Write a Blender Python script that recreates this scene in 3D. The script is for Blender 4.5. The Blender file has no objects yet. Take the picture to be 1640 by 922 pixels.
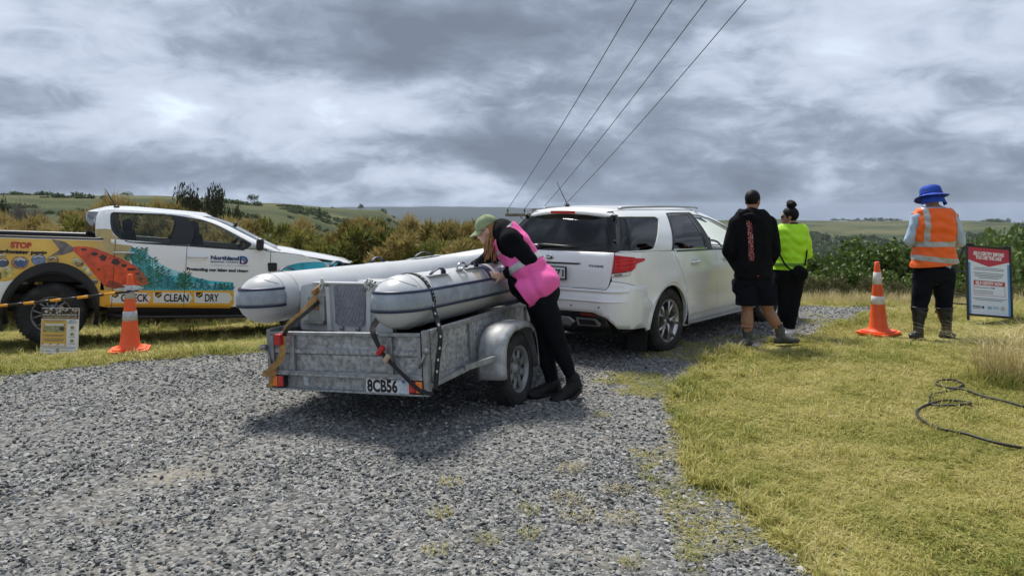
import bpy, bmesh, math, random
import numpy as np
from mathutils import Vector, Matrix, Euler
from mathutils.geometry import delaunay_2d_cdt

R = math.radians
scene = bpy.context.scene
COL = scene.collection

# ------------------------------------------------------------------ camera
EYE = 1.65
cam_data = bpy.data.cameras.new('camera')
cam_data.sensor_width = 36.0
cam_data.lens = 36.0 * 1200 / 1640
cam_data.shift_y = -(461 - 330) / 1640
cam_data.clip_start = 0.05
cam_data.clip_end = 20000
cam = bpy.data.objects.new('camera', cam_data)
COL.objects.link(cam)
cam.location = (0, 0, EYE)
cam.rotation_euler = (R(90), 0, 0)
scene.camera = cam

# ------------------------------------------------------------------ world: a broken overcast deck over a Nishita sky
SKY_OFF = (4.1, 2.2, 1.0)
SUN_EL, SUN_AZ = R(58), R(-24)          # azimuth measured from +Y towards +X
world = bpy.data.worlds.new('World')
scene.world = world
world.use_nodes = True
wn, wl = world.node_tree.nodes, world.node_tree.links
wn.clear()
def wnode(t, **kw):
    n = wn.new(t)
    for k, v in kw.items():
        if k.startswith('i_'):
            key = k[2:]
            n.inputs[int(key) if key.isdigit() else key].default_value = v
        else:
            setattr(n, k, v)
    return n
w_out = wnode('ShaderNodeOutputWorld')
w_bg = wnode('ShaderNodeBackground'); w_bg.inputs['Strength'].default_value = 0.12
w_sky = wnode('ShaderNodeTexSky', sky_type='NISHITA', sun_disc=False, sun_elevation=SUN_EL, sun_rotation=SUN_AZ)
w_sky.air_density = 1.0; w_sky.dust_density = 1.5
w_tc = wnode('ShaderNodeTexCoord')
w_sep = wnode('ShaderNodeSeparateXYZ'); wl.new(w_tc.outputs['Generated'], w_sep.inputs[0])
def wmath(op, a, b=None, c=None):
    n = wn.new('ShaderNodeMath'); n.operation = op
    for i, v in enumerate((a, b, c)):
        if v is None: continue
        if hasattr(v, 'links'): wl.new(v, n.inputs[i])
        else: n.inputs[i].default_value = v
    return n.outputs[0]
# direction -> flattened cloud coordinates: masses are wide, shrink towards the horizon
zs = wmath('ADD', wmath('MAXIMUM', w_sep.outputs['Z'], -0.02), 0.46)
w_comb = wnode('ShaderNodeCombineXYZ')
wl.new(wmath('DIVIDE', w_sep.outputs['X'], zs), w_comb.inputs['X'])
wl.new(wmath('DIVIDE', w_sep.outputs['Y'], zs), w_comb.inputs['Y'])
wl.new(wmath('MULTIPLY', w_sep.outputs['Z'], 2.4), w_comb.inputs['Z'])
w_map = wnode('ShaderNodeMapping'); w_map.inputs['Location'].default_value = SKY_OFF
wl.new(w_comb.outputs[0], w_map.inputs['Vector'])
def wnoise(scale, detail, rough, dist=0.0, off=(0, 0, 0)):
    m = wnode('ShaderNodeMapping'); m.inputs['Location'].default_value = off
    wl.new(w_map.outputs[0], m.inputs['Vector'])
    n = wnode('ShaderNodeTexNoise'); n.inputs['Scale'].default_value = scale
    n.inputs['Detail'].default_value = detail; n.inputs['Roughness'].default_value = rough
    n.inputs['Distortion'].default_value = dist
    wl.new(m.outputs[0], n.inputs['Vector'])
    return n.outputs['Fac']
big = wnoise(1.35, 3, 0.45, 0.25)
mid_n = wnoise(2.9, 8, 0.52, 0.35, (3, 1, 2))
fine = wnoise(8.0, 9, 0.60, 0.5, (1, 4, 2))
mixn = wmath('ADD', wmath('ADD', wmath('MULTIPLY', big, 0.48), wmath('MULTIPLY', mid_n, 0.34)), wmath('MULTIPLY', fine, 0.18))
w_ramp = wnode('ShaderNodeValToRGB')
cr = w_ramp.color_ramp
cr.elements[0].position = 0.395; cr.elements[0].color = (0.54, 0.66, 0.86, 1)
cr.elements[1].position = 0.615; cr.elements[1].color = (1.85, 2.08, 2.45, 1)
for pos, c in ((0.452, (0.71, 0.85, 1.10, 1)), (0.485, (0.91, 1.08, 1.37, 1)), (0.515, (1.23, 1.43, 1.77, 1)), (0.55, (1.55, 1.76, 2.12, 1))):
    e = cr.elements.new(pos); e.color = c
wl.new(mixn, w_ramp.inputs[0])
# thin spots in the deck let some blue sky through
w_cov = wnode('ShaderNodeMapRange'); w_cov.inputs['From Min'].default_value = 0.60; w_cov.inputs['From Max'].default_value = 0.74
w_cov.inputs['To Min'].default_value = 1.0; w_cov.inputs['To Max'].default_value = 0.75
wl.new(mixn, w_cov.inputs['Value'])
w_mix = wnode('ShaderNodeMix', data_type='RGBA')
wl.new(w_cov.outputs[0], w_mix.inputs['Factor'])
wl.new(w_sky.outputs[0], w_mix.inputs['A']); wl.new(w_ramp.outputs[0], w_mix.inputs['B'])
wl.new(w_mix.outputs['Result'], w_bg.inputs['Color'])
wl.new(w_bg.outputs[0], w_out.inputs['Surface'])

# ------------------------------------------------------------------ sun behind thin cloud
sun_data = bpy.data.lights.new('sun', 'SUN')
sun_data.energy = 1.5; sun_data.angle = R(13); sun_data.color = (1.0, 0.95, 0.87)
sun = bpy.data.objects.new('sun', sun_data); COL.objects.link(sun)
sd = Vector((math.sin(SUN_AZ) * math.cos(SUN_EL), math.cos(SUN_AZ) * math.cos(SUN_EL), math.sin(SUN_EL)))
sun.rotation_euler = sd.to_track_quat('Z', 'Y').to_euler()
sun.location = (-8, 12, 22)

vs = scene.view_settings
vs.view_transform = 'Standard'; vs.look = 'None'; vs.exposure = 1.66; vs.gamma = 1.0; vs.use_curve_mapping = False
scene.cycles.use_denoising = True
scene.cycles.max_bounces = 8; scene.cycles.transparent_max_bounces = 24
scene.cycles.volume_bounces = 1
scene.cycles.caustics_reflective = False; scene.cycles.caustics_refractive = False

# ------------------------------------------------------------------ helpers
def P(px, py, d):
    """point seen at photo pixel (px, py) at depth d"""
    return Vector(((px - 820) / 1200 * d, d, EYE - (py - 330) / 1200 * d))

def tag(o, label=None, cat=None, group=None, kind=None):
    if label: o['label'] = label
    if cat: o['category'] = cat
    if group: o['group'] = group
    if kind: o['kind'] = kind
    return o

def empty(name, loc=(0, 0, 0), rot=(0, 0, 0)):
    o = bpy.data.objects.new(name, None)
    o.empty_display_size = 0.2
    COL.objects.link(o); o.location = loc; o.rotation_euler = rot
    return o

def link(name, me, mats=None, parent=None):
    o = bpy.data.objects.new(name, me)
    COL.objects.link(o)
    if mats is not None:
        for m in (mats if isinstance(mats, (list, tuple)) else [mats]):
            me.materials.append(m)
    if parent is not None: o.parent = parent
    return o

def smoothstep(a, b, x):
    t = np.clip((np.asarray(x, float) - a) / (b - a), 0, 1)
    return t * t * (3 - 2 * t)

def curve(pts):
    """monotone-ish cubic through (t, v) points"""
    pts = sorted(pts); t = [p[0] for p in pts]; v = [p[1] for p in pts]; n = len(t)
    d = [(v[i + 1] - v[i]) / (t[i + 1] - t[i]) for i in range(n - 1)]
    m = [d[0]] + [0 if d[i - 1] * d[i] <= 0 else 2 * d[i - 1] * d[i] / (d[i - 1] + d[i]) for i in range(1, n - 1)] + [d[-1]]
    def f(x):
        if x <= t[0]: return v[0]
        if x >= t[-1]: return v[-1]
        i = 0
        while x > t[i + 1]: i += 1
        h = t[i + 1] - t[i]; s = (x - t[i]) / h
        return ((2*s**3 - 3*s*s + 1) * v[i] + (s**3 - 2*s*s + s) * h * m[i]
                + (-2*s**3 + 3*s*s) * v[i + 1] + (s**3 - s*s) * h * m[i + 1])
    return f

class MB:
    """mesh builder: collects pieces, builds ONE mesh object"""
    def __init__(self):
        self.v = []; self.f = []; self.sm = []; self.mi = []
    def add(self, vs, fs, smooth=False, mi=0):
        b = len(self.v)
        self.v += [tuple(p) for p in vs]
        for f in fs:
            self.f.append(tuple(i + b for i in f)); self.sm.append(smooth); self.mi.append(mi)
        return self
    def box(self, c, s, rot=None, bev=0.0, mi=0):
        hx, hy, hz = s[0] / 2, s[1] / 2, s[2] / 2
        if bev > 0:
            bm = bmesh.new(); bmesh.ops.create_cube(bm, size=1.0)
            for v in bm.verts: v.co = Vector((v.co.x * s[0], v.co.y * s[1], v.co.z * s[2]))
            bmesh.ops.bevel(bm, geom=bm.edges[:], offset=min(bev, min(s) * 0.45), segments=2, profile=0.5, affect='EDGES')
            vs = [v.co.copy() for v in bm.verts]; bm.verts.index_update()
            fs = [[v.index for v in f.verts] for f in bm.faces]; bm.free()
        else:
            vs = [Vector((x, y, z)) for x in (-hx, hx) for y in (-hy, hy) for z in (-hz, hz)]
            fs = [(0, 1, 3, 2), (4, 6, 7, 5), (0, 4, 5, 1), (2, 3, 7, 6), (0, 2, 6, 4), (1, 5, 7, 3)]
        if rot is not None:
            m = rot if isinstance(rot, Matrix) else Euler(rot).to_matrix()
            vs = [m @ p for p in vs]
        c = Vector(c)
        return self.add([p + c for p in vs], fs, False, mi)
    def beam(self, a, b, w, h, up=(0, 0, 1), bev=0.0, mi=0):
        a, b = Vector(a), Vector(b); d = b - a; L = d.length; d.normalize()
        u = Vector(up); s = d.cross(u)
        if s.length < 1e-4: s = d.cross(Vector((1, 0, 0)))
        s.normalize(); u = s.cross(d)
        m = Matrix((d, s, u)).transposed()
        return self.box((a + b) / 2, (L, w, h), m, bev, mi)
    def tube(self, path, r, seg=10, cap=True, smooth=True, closed=False, mi=0, sq=(1, 1), up=None):
        path = [Vector(p) for p in path]; n = len(path)
        rr = r if isinstance(r, (list, tuple)) else [r] * n
        ref = Vector(up) if up else None
        vs = []; prev = None
        for i, p in enumerate(path):
            if closed: t = path[(i + 1) % n] - path[i - 1]
            else: t = path[min(i + 1, n - 1)] - path[max(i - 1, 0)]
            if t.length < 1e-9: t = Vector((0, 0, 1))
            t.normalize()
            if ref is not None: a = t.cross(ref)
            elif prev is None:
                a = t.cross(Vector((0, 0, 1)))
                if a.length < 1e-3: a = t.cross(Vector((1, 0, 0)))
            else: a = prev - t * prev.dot(t)
            if a.length < 1e-6: a = t.cross(Vector((1, 0, 0)))
            a.normalize(); prev = a; b = t.cross(a)
            for k in range(seg):
                an = 2 * math.pi * k / seg
                vs.append(p + a * (math.cos(an) * rr[i] * sq[0]) + b * (math.sin(an) * rr[i] * sq[1]))
        fs = []
        for i in range(n if closed else n - 1):
            j = (i + 1) % n
            for k in range(seg):
                k2 = (k + 1) % seg
                fs.append((i*seg + k, i*seg + k2, j*seg + k2, j*seg + k))
        self.add(vs, fs, smooth, mi)
        if cap and not closed:
            b0 = len(self.v) - len(vs)
            self.f.append(tuple(b0 + k for k in range(seg))[::-1]); self.sm.append(False); self.mi.append(mi)
            self.f.append(tuple(b0 + (n - 1) * seg + k for k in range(seg))); self.sm.append(False); self.mi.append(mi)
        return self
    def lathe(self, prof, seg=24, origin=(0, 0, 0), axis='Z', smooth=True, mi=0, a0=0.0, a1=2 * math.pi):
        """prof: [(radius, along)]"""
        o = Vector(origin); vs = []; n = len(prof); full = abs(a1 - a0 - 2 * math.pi) < 1e-6
        ns = seg if full else seg + 1
        for r_, h in prof:
            for k in range(ns):
                an = a0 + (a1 - a0) * k / seg
                c, s = r_ * math.cos(an), r_ * math.sin(an)
                q = {'Z': (c, s, h), 'Y': (c, h, s), 'X': (h, c, s)}[axis]
                vs.append(o + Vector(q))
        fs = []
        for i in range(n - 1):
            for k in range(seg):
                k2 = (k + 1) % ns
                fs.append((i*ns + k, i*ns + k2, (i+1)*ns + k2, (i+1)*ns + k))
        return self.add(vs, fs, smooth, mi)
    def prism(self, poly, z0, z1, mp=None, mi=0):
        """poly 2D extruded from z0 to z1; mp maps (a,b,c)->Vector"""
        mp = mp or (lambda a, b, c: Vector((a, b, c))); n = len(poly)
        vs = [mp(a, b, z0) for a, b in poly] + [mp(a, b, z1) for a, b in poly]
        fs = [tuple(range(n))[::-1], tuple(range(n, 2 * n))] + [(i, (i+1) % n, (i+1) % n + n, i + n) for i in range(n)]
        return self.add(vs, fs, False, mi)
    def grid(self, rows, smooth=True, mi=0, closed=False):
        n = len(rows[0]); vs = [p for r_ in rows for p in r_]; fs = []
        for i in range(len(rows) - 1):
            for k in range(n if closed else n - 1):
                k2 = (k + 1) % n
                fs.append((i*n + k, i*n + k2, (i+1)*n + k2, (i+1)*n + k))
        return self.add(vs, fs, smooth, mi)
    def ellipsoid(self, c, r, seg=14, rings=10, rot=None, mi=0):
        m = rot if isinstance(rot, Matrix) else (Euler(rot).to_matrix() if rot else Matrix.Identity(3))
        vs = []; c = Vector(c)
        for i in range(rings + 1):
            th = math.pi * i / rings
            for k in range(seg):
                ph = 2 * math.pi * k / seg
                vs.append(c + m @ Vector((r[0]*math.sin(th)*math.cos(ph), r[1]*math.sin(th)*math.sin(ph), r[2]*math.cos(th))))
        fs = [(i*seg + k, (i+1)*seg + k, (i+1)*seg + (k+1) % seg, i*seg + (k+1) % seg) for i in range(rings) for k in range(seg)]
        return self.add(vs, fs, True, mi)
    def mesh(self, name, weld=False):
        me = bpy.data.meshes.new(name)
        me.from_pydata(self.v, [], self.f)
        me.polygons.foreach_set('use_smooth', self.sm)
        me.polygons.foreach_set('material_index', self.mi)
        bm = bmesh.new(); bm.from_mesh(me)
        bmesh.ops.remove_doubles(bm, verts=bm.verts, dist=1e-6 if not weld else 1e-4)
        bmesh.ops.recalc_face_normals(bm, faces=bm.faces)
        bm.to_mesh(me); bm.free(); me.update()
        return me
    def build(self, name, mats, parent=None, weld=False):
        return link(name, self.mesh(name, weld), mats, parent)

def mesh_np(name, V, F, mats=None, smooth=False, mi=None):
    """fast mesh from numpy arrays: V (n,3), F (m,k)"""
    V = np.asarray(V, np.float32); F = np.asarray(F, np.int32); k = F.shape[1]
    me = bpy.data.meshes.new(name)
    me.vertices.add(len(V)); me.vertices.foreach_set('co', V.ravel())
    me.loops.add(F.size); me.loops.foreach_set('vertex_index', F.ravel())
    me.polygons.add(len(F)); me.polygons.foreach_set('loop_start', np.arange(0, F.size, k, dtype=np.int32))
    if smooth: me.polygons.foreach_set('use_smooth', np.ones(len(F), bool))
    if mats:
        for m in mats: me.materials.append(m)
    if mi is not None: me.polygons.foreach_set('material_index', np.asarray(mi, np.int32))
    me.update(calc_edges=True); me.validate()
    return me

# ------------------------------------------------------------------ 2D panels (constrained triangulation mapped on a surface)
def inside(p, poly):
    x, y = p; c = False; n = len(poly); j = n - 1
    for i in range(n):
        xi, yi = poly[i]; xj, yj = poly[j]
        if (yi > y) != (yj > y) and x < (xj - xi) * (y - yi) / (yj - yi) + xi: c = not c
        j = i
    return c

def resample(poly, step):
    out = []; n = len(poly)
    for i in range(n):
        a, b = Vector(poly[i]), Vector(poly[(i + 1) % n]); L = (b - a).length
        k = max(1, int(math.ceil(L / step)))
        for j in range(k): out.append(tuple(a + (b - a) * (j / k)))
    return out

def rounded(poly, r, seg=4):
    """round the corners of a polygon (r scalar or per corner)"""
    n = len(poly); out = []
    for i in range(n):
        rr = r[i] if isinstance(r, (list, tuple)) else r
        p = Vector(poly[i]); a = Vector(poly[i - 1]); b = Vector(poly[(i + 1) % n])
        if rr <= 0: out.append(tuple(p)); continue
        da, db = (a - p), (b - p); la, lb = da.length, db.length
        t = min(rr, la * 0.45, lb * 0.45); s = p + da / la * t; e = p + db / lb * t
        for k in range(seg + 1):
            q = k / seg
            out.append(tuple(s * (1 - q) ** 2 + p * 2 * q * (1 - q) + e * q * q))
    return out

def tess(poly, holes=(), step=0.06):
    loops = [resample(poly, step)] + [resample(h, step) for h in holes]
    pts = []; edges = []
    for L in loops:
        b = len(pts); pts += [Vector(p) for p in L]
        edges += [(b + i, b + (i + 1) % len(L)) for i in range(len(L))]
    bnd = np.array([tuple(p) for p in pts])
    xs = [p[0] for p in loops[0]]; ys = [p[1] for p in loops[0]]
    gx = np.arange(min(xs) + step * .5, max(xs), step); gy = np.arange(min(ys) + step * .5, max(ys), step)
    for x in gx:
        for y in gy:
            if inside((x, y), loops[0]) and not any(inside((x, y), h) for h in loops[1:]):
                if np.min((bnd[:, 0] - x) ** 2 + (bnd[:, 1] - y) ** 2) > (0.45 * step) ** 2:
                    pts.append(Vector((x, y)))
    v, e, f, _, _, _ = delaunay_2d_cdt(pts, edges, [], 0, 1e-6)
    F = []
    for t in f:
        c = (sum(v[i][0] for i in t) / 3, sum(v[i][1] for i in t) / 3)
        if inside(c, loops[0]) and not any(inside(c, h) for h in loops[1:]): F.append(tuple(t))
    return [tuple(p) for p in v], F

def panel_mesh(name, poly, mapf, holes=(), step=0.06, off=0.0, lip=0.0, flip=False):
    """tessellated sheet on surface mapf(u, v, off), with an inward lip along its edges"""
    v2, F = tess(poly, holes, step)
    V = [mapf(a, b, off) for a, b in v2]
    cnt = {}
    for t in F:
        for i in range(3):
            e = (t[i], t[(i + 1) % 3]); k = tuple(sorted(e)); cnt.setdefault(k, []).append(e)
    faces = [tuple(t) for t in F]; sm = [True] * len(faces)
    if lip:
        top = {}; low = {}
        for k, es in cnt.items():
            if len(es) != 1: continue
            a, b = es[0]
            for i in (a, b):
                if i not in top:
                    top[i] = len(V); V.append(mapf(v2[i][0], v2[i][1], off))
                    low[i] = len(V); V.append(mapf(v2[i][0], v2[i][1], off - lip))
            faces.append((top[b], top[a], low[a], low[b])); sm.append(False)
    if flip: faces = [f[::-1] for f in faces]
    me = bpy.data.meshes.new(name)
    me.from_pydata([tuple(p) for p in V], [], faces)
    me.polygons.foreach_set('use_smooth', sm)
    me.update()
    return me

def panel(name, poly, mapf, mat, parent, **kw):
    return link(name, panel_mesh(name, poly, mapf, **kw), mat, parent)

def normal_off(f):
    """surface f(u,v)->Vector  ->  f(u,v,off) moved along the numerical normal"""
    def g(u, v, off=0.0):
        p = f(u, v)
        if off == 0.0: return p
        e = 1e-3
        n = (f(u + e, v) - f(u - e, v)).cross(f(u, v + e) - f(u, v - e))
        if n.length < 1e-12: return p
        return p + n.normalized() * off
    return g

# ------------------------------------------------------------------ text
def text_2d(body, size, bold=0.0, shear=0.0, align='LEFT', squeeze=1.0):
    cu = bpy.data.curves.new('t', 'FONT'); cu.body = body; cu.size = size; cu.align_x = align
    cu.offset = bold; cu.shear = shear; cu.resolution_u = 3; cu.fill_mode = 'FRONT'
    o = bpy.data.objects.new('t', cu); COL.objects.link(o)
    dg = bpy.context.evaluated_depsgraph_get(); dg.update()
    me = bpy.data.meshes.new_from_object(o.evaluated_get(dg))
    v = [(p.co.x * squeeze, p.co.y) for p in me.vertices]; f = [tuple(p.vertices) for p in me.polygons]
    bpy.data.objects.remove(o); bpy.data.curves.remove(cu); bpy.data.meshes.remove(me)
    return v, f

def text_on(name, body, size, at, mapf, mat, parent, off=0.003, width=None, **kw):
    """lettering laid on a surface; at = (u, v) of baseline start; width squeezes to fit"""
    v, f = text_2d(body, size, **kw)
    xs = [p[0] for p in v]
    sc = 1.0
    if width: sc = width / (max(xs) - min(xs))
    x0 = min(xs) if kw.get('align', 'LEFT') == 'LEFT' else 0
    me = bpy.data.meshes.new(name)
    me.from_pydata([tuple(mapf(at[0] + (x - x0) * sc, at[1] + y, off)) for x, y in v], [], f)
    me.update()
    return link(name, me, mat, parent)

# ------------------------------------------------------------------ materials
MATS = {}
def nodes_of(m):
    m.use_nodes = True
    return m.node_tree.nodes, m.node_tree.links, m.node_tree.nodes['Principled BSDF']

def M(name, col, rough=0.5, metal=0.0, var=0.0, vscale=4.0, detail=4.0, bump=0.0, bscale=60.0, coat=0.0, spec=0.5,
      dirt=None, dscale=3.0, damt=0.3, rvar=0.0, sheen=0.0, emit=0.0):
    """procedural Principled material: noise variation of colour, optional dirt tint with its own shape, bump"""
    if name in MATS: return MATS[name]
    m = bpy.data.materials.new(name); N, L, b = nodes_of(m); MATS[name] = m
    col = tuple(col) + (1,)
    b.inputs['Roughness'].default_value = rough; b.inputs['Metallic'].default_value = metal
    b.inputs['Coat Weight'].default_value = coat; b.inputs['Coat Roughness'].default_value = 0.06
    b.inputs['Specular IOR Level'].default_value = spec
    if sheen: b.inputs['Sheen Weight'].default_value = sheen
    tc = N.new('ShaderNodeTexCoord')
    def noise(scale, det=4.0, r_=0.55):
        n = N.new('ShaderNodeTexNoise'); n.inputs['Scale'].default_value = scale; n.inputs['Detail'].default_value = det
        n.inputs['Roughness'].default_value = r_; L.new(tc.outputs['Object'], n.inputs['Vector']); return n.outputs['Fac']
    src = None
    if var:
        r = N.new('ShaderNodeValToRGB'); r.color_ramp.elements[0].position = 0.3; r.color_ramp.elements[1].position = 0.7
        r.color_ramp.elements[0].color = tuple(max(0, c * (1 - var)) for c in col[:3]) + (1,)
        r.color_ramp.elements[1].color = tuple(min(1, c * (1 + var)) for c in col[:3]) + (1,)
        L.new(noise(vscale, detail), r.inputs[0]); src = r.outputs[0]
    if dirt:
        mr = N.new('ShaderNodeMapRange'); mr.inputs['From Min'].default_value = 0.48; mr.inputs['From Max'].default_value = 0.72
        mr.inputs['To Max'].default_value = damt; L.new(noise(dscale, 6.0, 0.62), mr.inputs['Value'])
        mx = N.new('ShaderNodeMix'); mx.data_type = 'RGBA'; L.new(mr.outputs[0], mx.inputs['Factor'])
        if src: L.new(src, mx.inputs['A'])
        else: mx.inputs['A'].default_value = col
        mx.inputs['B'].default_value = tuple(dirt) + (1,); src = mx.outputs['Result']
    if src: L.new(src, b.inputs['Base Color'])
    else: b.inputs['Base Color'].default_value = col
    if rvar:
        mr = N.new('ShaderNodeMapRange'); mr.inputs['To Min'].default_value = max(0.02, rough - rvar); mr.inputs['To Max'].default_value = min(1, rough + rvar)
        L.new(noise(vscale * 2, 5.0), mr.inputs['Value']); L.new(mr.outputs[0], b.inputs['Roughness'])
    if bump:
        bn = N.new('ShaderNodeBump'); bn.inputs['Strength'].default_value = bump; bn.inputs['Distance'].default_value = 0.01
        L.new(noise(bscale, 3.0), bn.inputs['Height']); L.new(bn.outputs[0], b.inputs['Normal'])
    if emit:
        b.inputs['Emission Color'].default_value = col; b.inputs['Emission Strength'].default_value = emit
    return m

def glass(name, tint, refl=1.0, ior=1.5):
    """window glass: tinted see-through pane with Fresnel reflection"""
    if name in MATS: return MATS[name]
    m = bpy.data.materials.new(name); m.use_nodes = True; MATS[name] = m
    N, L = m.node_tree.nodes, m.node_tree.links; N.clear()
    out = N.new('ShaderNodeOutputMaterial'); mix = N.new('ShaderNodeMixShader'); fr = N.new('ShaderNodeFresnel')
    tr = N.new('ShaderNodeBsdfTransparent'); gl = N.new('ShaderNodeBsdfGlossy')
    fr.inputs['IOR'].default_value = ior; tr.inputs['Color'].default_value = tuple(tint) + (1,)
    gl.inputs['Roughness'].default_value = 0.01; gl.inputs['Color'].default_value = (refl, refl, refl, 1)
    L.new(fr.outputs[0], mix.inputs[0]); L.new(tr.outputs[0], mix.inputs[1]); L.new(gl.outputs[0], mix.inputs[2])
    L.new(mix.outputs[0], out.inputs['Surface'])
    return m

def foliage(name, cols, rough=0.6, world_scale=0.35, trans=0.25, rnd=0.5):
    """leaf material: colour from a ramp driven by a world-space noise plus per-instance random, some translucency"""
    if name in MATS: return MATS[name]
    m = bpy.data.materials.new(name); m.use_nodes = True; MATS[name] = m
    N, L = m.node_tree.nodes, m.node_tree.links; N.clear()
    out = N.new('ShaderNodeOutputMaterial'); mix = N.new('ShaderNodeMixShader'); mix.inputs[0].default_value = trans
    d = N.new('ShaderNodeBsdfPrincipled'); d.inputs['Roughness'].default_value = rough; d.inputs['Specular IOR Level'].default_value = 0.3
    t = N.new('ShaderNodeBsdfTranslucent')
    geo = N.new('ShaderNodeNewGeometry'); oi = N.new('ShaderNodeObjectInfo')
    n = N.new('ShaderNodeTexNoise'); n.inputs['Scale'].default_value = world_scale; n.inputs['Detail'].default_value = 5
    n.inputs['Roughness'].default_value = 0.65
    L.new(geo.outputs['Position'], n.inputs['Vector'])
    mr = N.new('ShaderNodeMapRange'); mr.inputs['From Min'].default_value = 0.28; mr.inputs['From Max'].default_value = 0.72
    L.new(n.outputs['Fac'], mr.inputs['Value'])
    ri = N.new('ShaderNodeMath'); ri.operation = 'ADD'
    L.new(geo.outputs['Random Per Island'], ri.inputs[0]); L.new(oi.outputs['Random'], ri.inputs[1])
    fr = N.new('ShaderNodeMath'); fr.operation = 'FRACT'; L.new(ri.outputs[0], fr.inputs[0])
    mx = N.new('ShaderNodeMix'); mx.inputs['Factor'].default_value = rnd
    L.new(mr.outputs[0], mx.inputs[2]); L.new(fr.outputs[0], mx.inputs[3])
    r = N.new('ShaderNodeValToRGB'); k = len(cols)
    while len(r.color_ramp.elements) < k: r.color_ramp.elements.new(0.5)
    for i, c in enumerate(cols):
        r.color_ramp.elements[i].position = 0.08 + 0.84 * i / max(1, k - 1); r.color_ramp.elements[i].color = tuple(c) + (1,)
    L.new(mx.outputs[0], r.inputs[0])
    L.new(r.outputs[0], d.inputs['Base Color']); L.new(r.outputs[0], t.inputs['Color'])
    L.new(d.outputs[0], mix.inputs[1]); L.new(t.outputs[0], mix.inputs[2]); L.new(mix.outputs[0], out.inputs['Surface'])
    return m

# ------------------------------------------------------------------ scatter (geometry nodes, for stuff only)
def scatter(name, pts, rots, scls, idx, sources, parent=None):
    c = bpy.data.collections.new(name + '_kinds')
    for i, me in enumerate(sources):
        o = bpy.data.objects.new('%s_kind_%02d' % (name, i), me); c.objects.link(o)
    me = bpy.data.meshes.new(name); n = len(pts)
    me.vertices.add(n); me.vertices.foreach_set('co', np.asarray(pts, np.float32).ravel())
    for nm, ty, dat, key in (('rot', 'FLOAT_VECTOR', rots, 'vector'), ('scl', 'FLOAT_VECTOR', scls, 'vector'), ('kind_index', 'INT', idx, 'value')):
        a = me.attributes.new(nm, ty, 'POINT')
        a.data.foreach_set(key, np.asarray(dat, np.int32 if ty == 'INT' else np.float32).ravel())
    o = link(name, me, None, parent)
    g = bpy.data.node_groups.new(name, 'GeometryNodeTree')
    g.interface.new_socket('Geometry', in_out='INPUT', socket_type='NodeSocketGeometry')
    g.interface.new_socket('Geometry', in_out='OUTPUT', socket_type='NodeSocketGeometry')
    N, L = g.nodes, g.links
    gi, go = N.new('NodeGroupInput'), N.new('NodeGroupOutput')
    ci = N.new('GeometryNodeCollectionInfo'); ci.inputs['Collection'].default_value = c
    ci.inputs['Separate Children'].default_value = True; ci.inputs['Reset Children'].default_value = True
    ip = N.new('GeometryNodeInstanceOnPoints'); ip.inputs['Pick Instance'].default_value = True
    def attr(nm, ty):
        a = N.new('GeometryNodeInputNamedAttribute'); a.data_type = ty; a.inputs['Name'].default_value = nm; return a.outputs['Attribute']
    L.new(gi.outputs[0], ip.inputs['Points']); L.new(ci.outputs[0], ip.inputs['Instance'])
    L.new(attr('kind_index', 'INT'), ip.inputs['Instance Index'])
    e2r = N.new('FunctionNodeEulerToRotation'); L.new(attr('rot', 'FLOAT_VECTOR'), e2r.inputs[0]); L.new(e2r.outputs[0], ip.inputs['Rotation'])
    L.new(attr('scl', 'FLOAT_VECTOR'), ip.inputs['Scale'])
    L.new(ip.outputs[0], go.inputs[0])
    md = o.modifiers.new('scatter', 'NODES'); md.node_group = g
    return o
# ================================================================== land
rng = np.random.default_rng(7)

GRAVEL = [(-14, 3.2), (-9, 5.0), (-6.2, 6.45), (-4.95, 7.2), (-4.41, 7.62), (-3.82, 8.1), (-2.77, 8.5), (-1.2, 9.6), (0.6, 11.0),
          (2.2, 12.2), (4.2, 12.85), (6.6, 13.0), (9.5, 13.9), (14, 16), (16, 14.6), (10, 12.9), (7.4, 12.35), (6.3, 11.9), (5.2, 10.95), (3.95, 9.75),
          (2.75, 8.75), (1.98, 7.9), (1.62, 7.2), (1.42, 6.4), (1.2, 5.5), (1.08, 4.7), (1.2, 3.95), (1.3, 3.3), (1.5, 2.2), (2.0, 0), (2.6, -4), (-14, -4)]
# wobble the edge so it is not a clean curve
def wobble(poly, step, amp, seed):
    rg = random.Random(seed); out = []
    for i, p in enumerate(resample(poly, step)):
        out.append((p[0] + rg.uniform(-amp, amp), p[1] + rg.uniform(-amp, amp)))
    return out
GEDGE = wobble(GRAVEL, 0.22, 0.10, 3)

def seg_dist(X, Y, poly):
    d = np.full(X.shape, 1e9); ins = np.zeros(X.shape, bool); n = len(poly)
    for i in range(n):
        x1, y1 = poly[i]; x2, y2 = poly[(i + 1) % n]
        dx, dy = x2 - x1, y2 - y1; L2 = dx * dx + dy * dy + 1e-12
        t = np.clip(((X - x1) * dx + (Y - y1) * dy) / L2, 0, 1)
        d = np.minimum(d, (X - x1 - t * dx) ** 2 + (Y - y1 - t * dy) ** 2)
        c = ((y1 > Y) != (y2 > Y)); 
        with np.errstate(divide='ignore', invalid='ignore'):
            ins ^= c & (X < (x2 - x1) * (Y - y1) / (y2 - y1 if y2 != y1 else 1e-9) + x1)
    return np.sqrt(d), ins

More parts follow.
